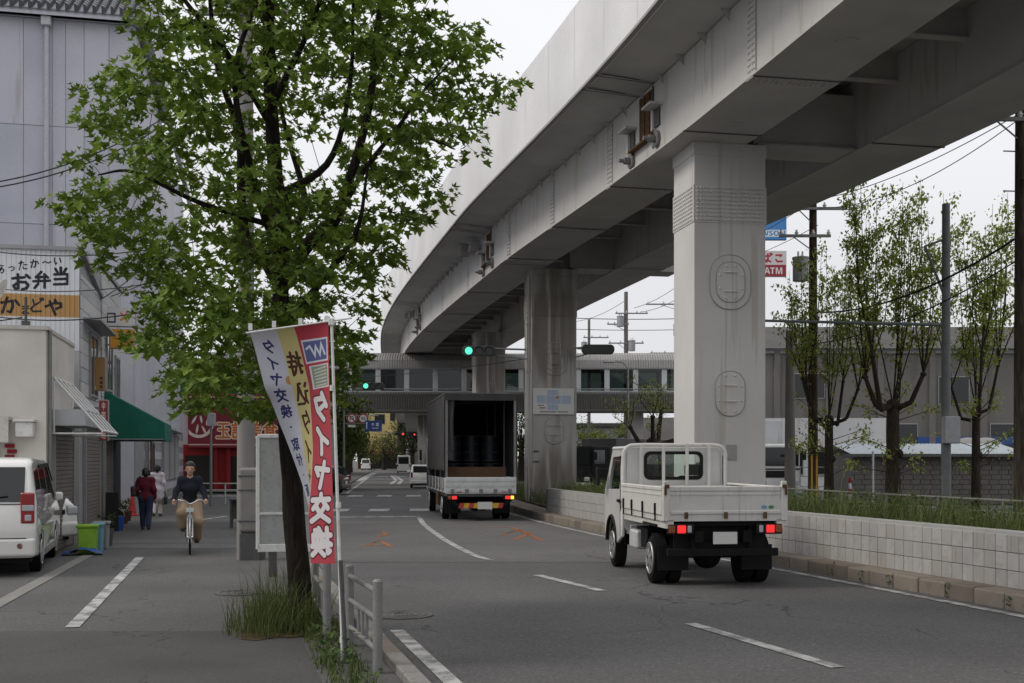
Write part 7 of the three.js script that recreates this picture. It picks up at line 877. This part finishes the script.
{ const t = thing('marker_post', 'red and white marker post near the block shed', 'post', [X(850, 46), 0, -46]); for (let i = 0; i < 5; i++) mesh('band', [C(0.06, 0.06, 0.22, 0, 0.11 + i * 0.22, 0, 10)], i % 2 ? M.farWhite : M.red, t); }
{ const d = 40, t = thing('white_post', 'thin white post in front of the block shed', 'post', [X(873, d), 0, -d]); mesh('tube', [C(0.04, 0.04, 2.1, 0, 1.05, 0, 8)], M.farWhite, t); mesh('cap', [C(0.05, 0.03, 0.04, 0, 2.11, 0, 8)], M.farWhite, t); }

{ // clutter beyond the opposite road
  const fence = thing('yard_fence', 'thin grey yard fence in front of the factory wall', 'fence', [X(800, 56), 0, -56]); for (let i = 0; i < 8; i++) mesh('post', [C(0.03, 0.03, 1.5, i * 1.6, 0.75, 0, 6)], M.galvDull, fence); for (const y of [0.5, 1.0, 1.45]) mesh('rail', [bar([0, y, 0], [11.2, y, 0], 0.02, 5)], M.galvDull, fence);
  [[968, 52, 'round grey storage tank right of the shed roof, left one'], [986, 52, 'round grey storage tank right of the shed roof, right one']].forEach(([px, d, l]) => { const t = thing('storage_tank', l, 'tank', [X(px, d), 0, -d], 0, 'storage tanks'); mesh('shell', [C(0.75, 0.75, 2.2, 0, 1.2, 0, 20), S(0.75, 0, 2.3, 0, 1, 0.7, 1, 16)], M.galvDull, t); mesh('band', [C(0.77, 0.77, 0.08, 0, 1.6, 0, 20)], M.steelDark, t); });
}
// ---------- overhead wires ----------
function wire(label, a, b, sag = 0.5, r = 0.012) { const p = []; for (let i = 0; i <= 14; i++) { const f = i / 14; p.push([lerp(a[0], b[0], f), lerp(a[1], b[1], f) - sag * 4 * f * (1 - f), lerp(a[2], b[2], f)]); } return tag(mesh('overhead_wire', [tube(p, r, 28, 5)], M.wire), label, 'wire', 'overhead wires'); }
const W3 = (px, py, d) => [X(px, d), H(py, d), -d];
[['uppermost wire from the right edge pole to the brown wooden pole', W3(1015, 116, 26), W3(806, 202, 38), 0.3], ['second wire from the right edge pole to the brown wooden pole', W3(1015, 122, 26), W3(818, 208, 38), 0.5], ['thick cable from the right edge pole behind the trees', W3(1021, 235, 26), W3(813, 312, 38), 0.5, 0.028], ['lower cable from the right edge pole behind the trees', W3(1021, 258, 26), W3(790, 345, 40), 0.5, 0.018], ['wire leaving the frame at the right edge pole', W3(1021, 180, 26), W3(1060, 165, 22), 0.05],
  ['wire from the brown pole to the pier side', W3(806, 205, 38), W3(690, 250, 78), 0.6], ['second wire from the brown pole past the pier', W3(818, 225, 38), W3(690, 262, 78), 0.6], ['level wire between the two nearest piers, upper', W3(570, 318, 90), W3(700, 318, 90), 0.1, 0.03], ['level wire between the two nearest piers, lower', W3(570, 329, 92), W3(700, 329, 92), 0.1, 0.025], ['slanting wire above the tall pole, upper', W3(634, 308, 85), W3(690, 276, 80), 0.3, 0.018], ['slanting wire above the tall pole, lower', W3(640, 312, 85), W3(690, 290, 80), 0.3, 0.018], ['wire from the tall pole towards the stained pier', W3(626, 300, 85), W3(560, 322, 98), 0.5, 0.018],
  ['cable across the pale grey wall, upper of a pair', W3(-30, 186, 30), W3(205, 88, 40), 0.6, 0.02], ['cable across the pale grey wall, lower of a pair', W3(-30, 191, 30), W3(205, 96, 40), 0.6, 0.02], ['wire along the top of the painted sheet', W3(-10, 251, 24), W3(244, 230, 20.6), 0.25, 0.012], ['sagging wire across the painted lettering', W3(-10, 288, 23.5), W3(244, 262, 20.6), 0.25, 0.01], ['wire in front of the tan band', W3(-10, 316, 23.5), W3(244, 285, 20.6), 0.3, 0.014], ['lower wire in front of the tan band', W3(-10, 322, 23.5), W3(205, 250, 40), 0.4, 0.014],
  ['span wire carrying the signals, upper', W3(335, 378, 62), W3(530, 358, 44), 0.15, 0.015], ['service wire down to the sided house', W3(100, 300, 28), W3(205, 190, 40), 0.4, 0.014], ['wire from the wrapped pole towards the restaurant', W3(244, 250, 20.6), W3(190, 400, 62), 0.3, 0.012],
].forEach(([l, a, b, s, r]) => wire(l, a, b, s, r));

renderer.render(scene, camera);
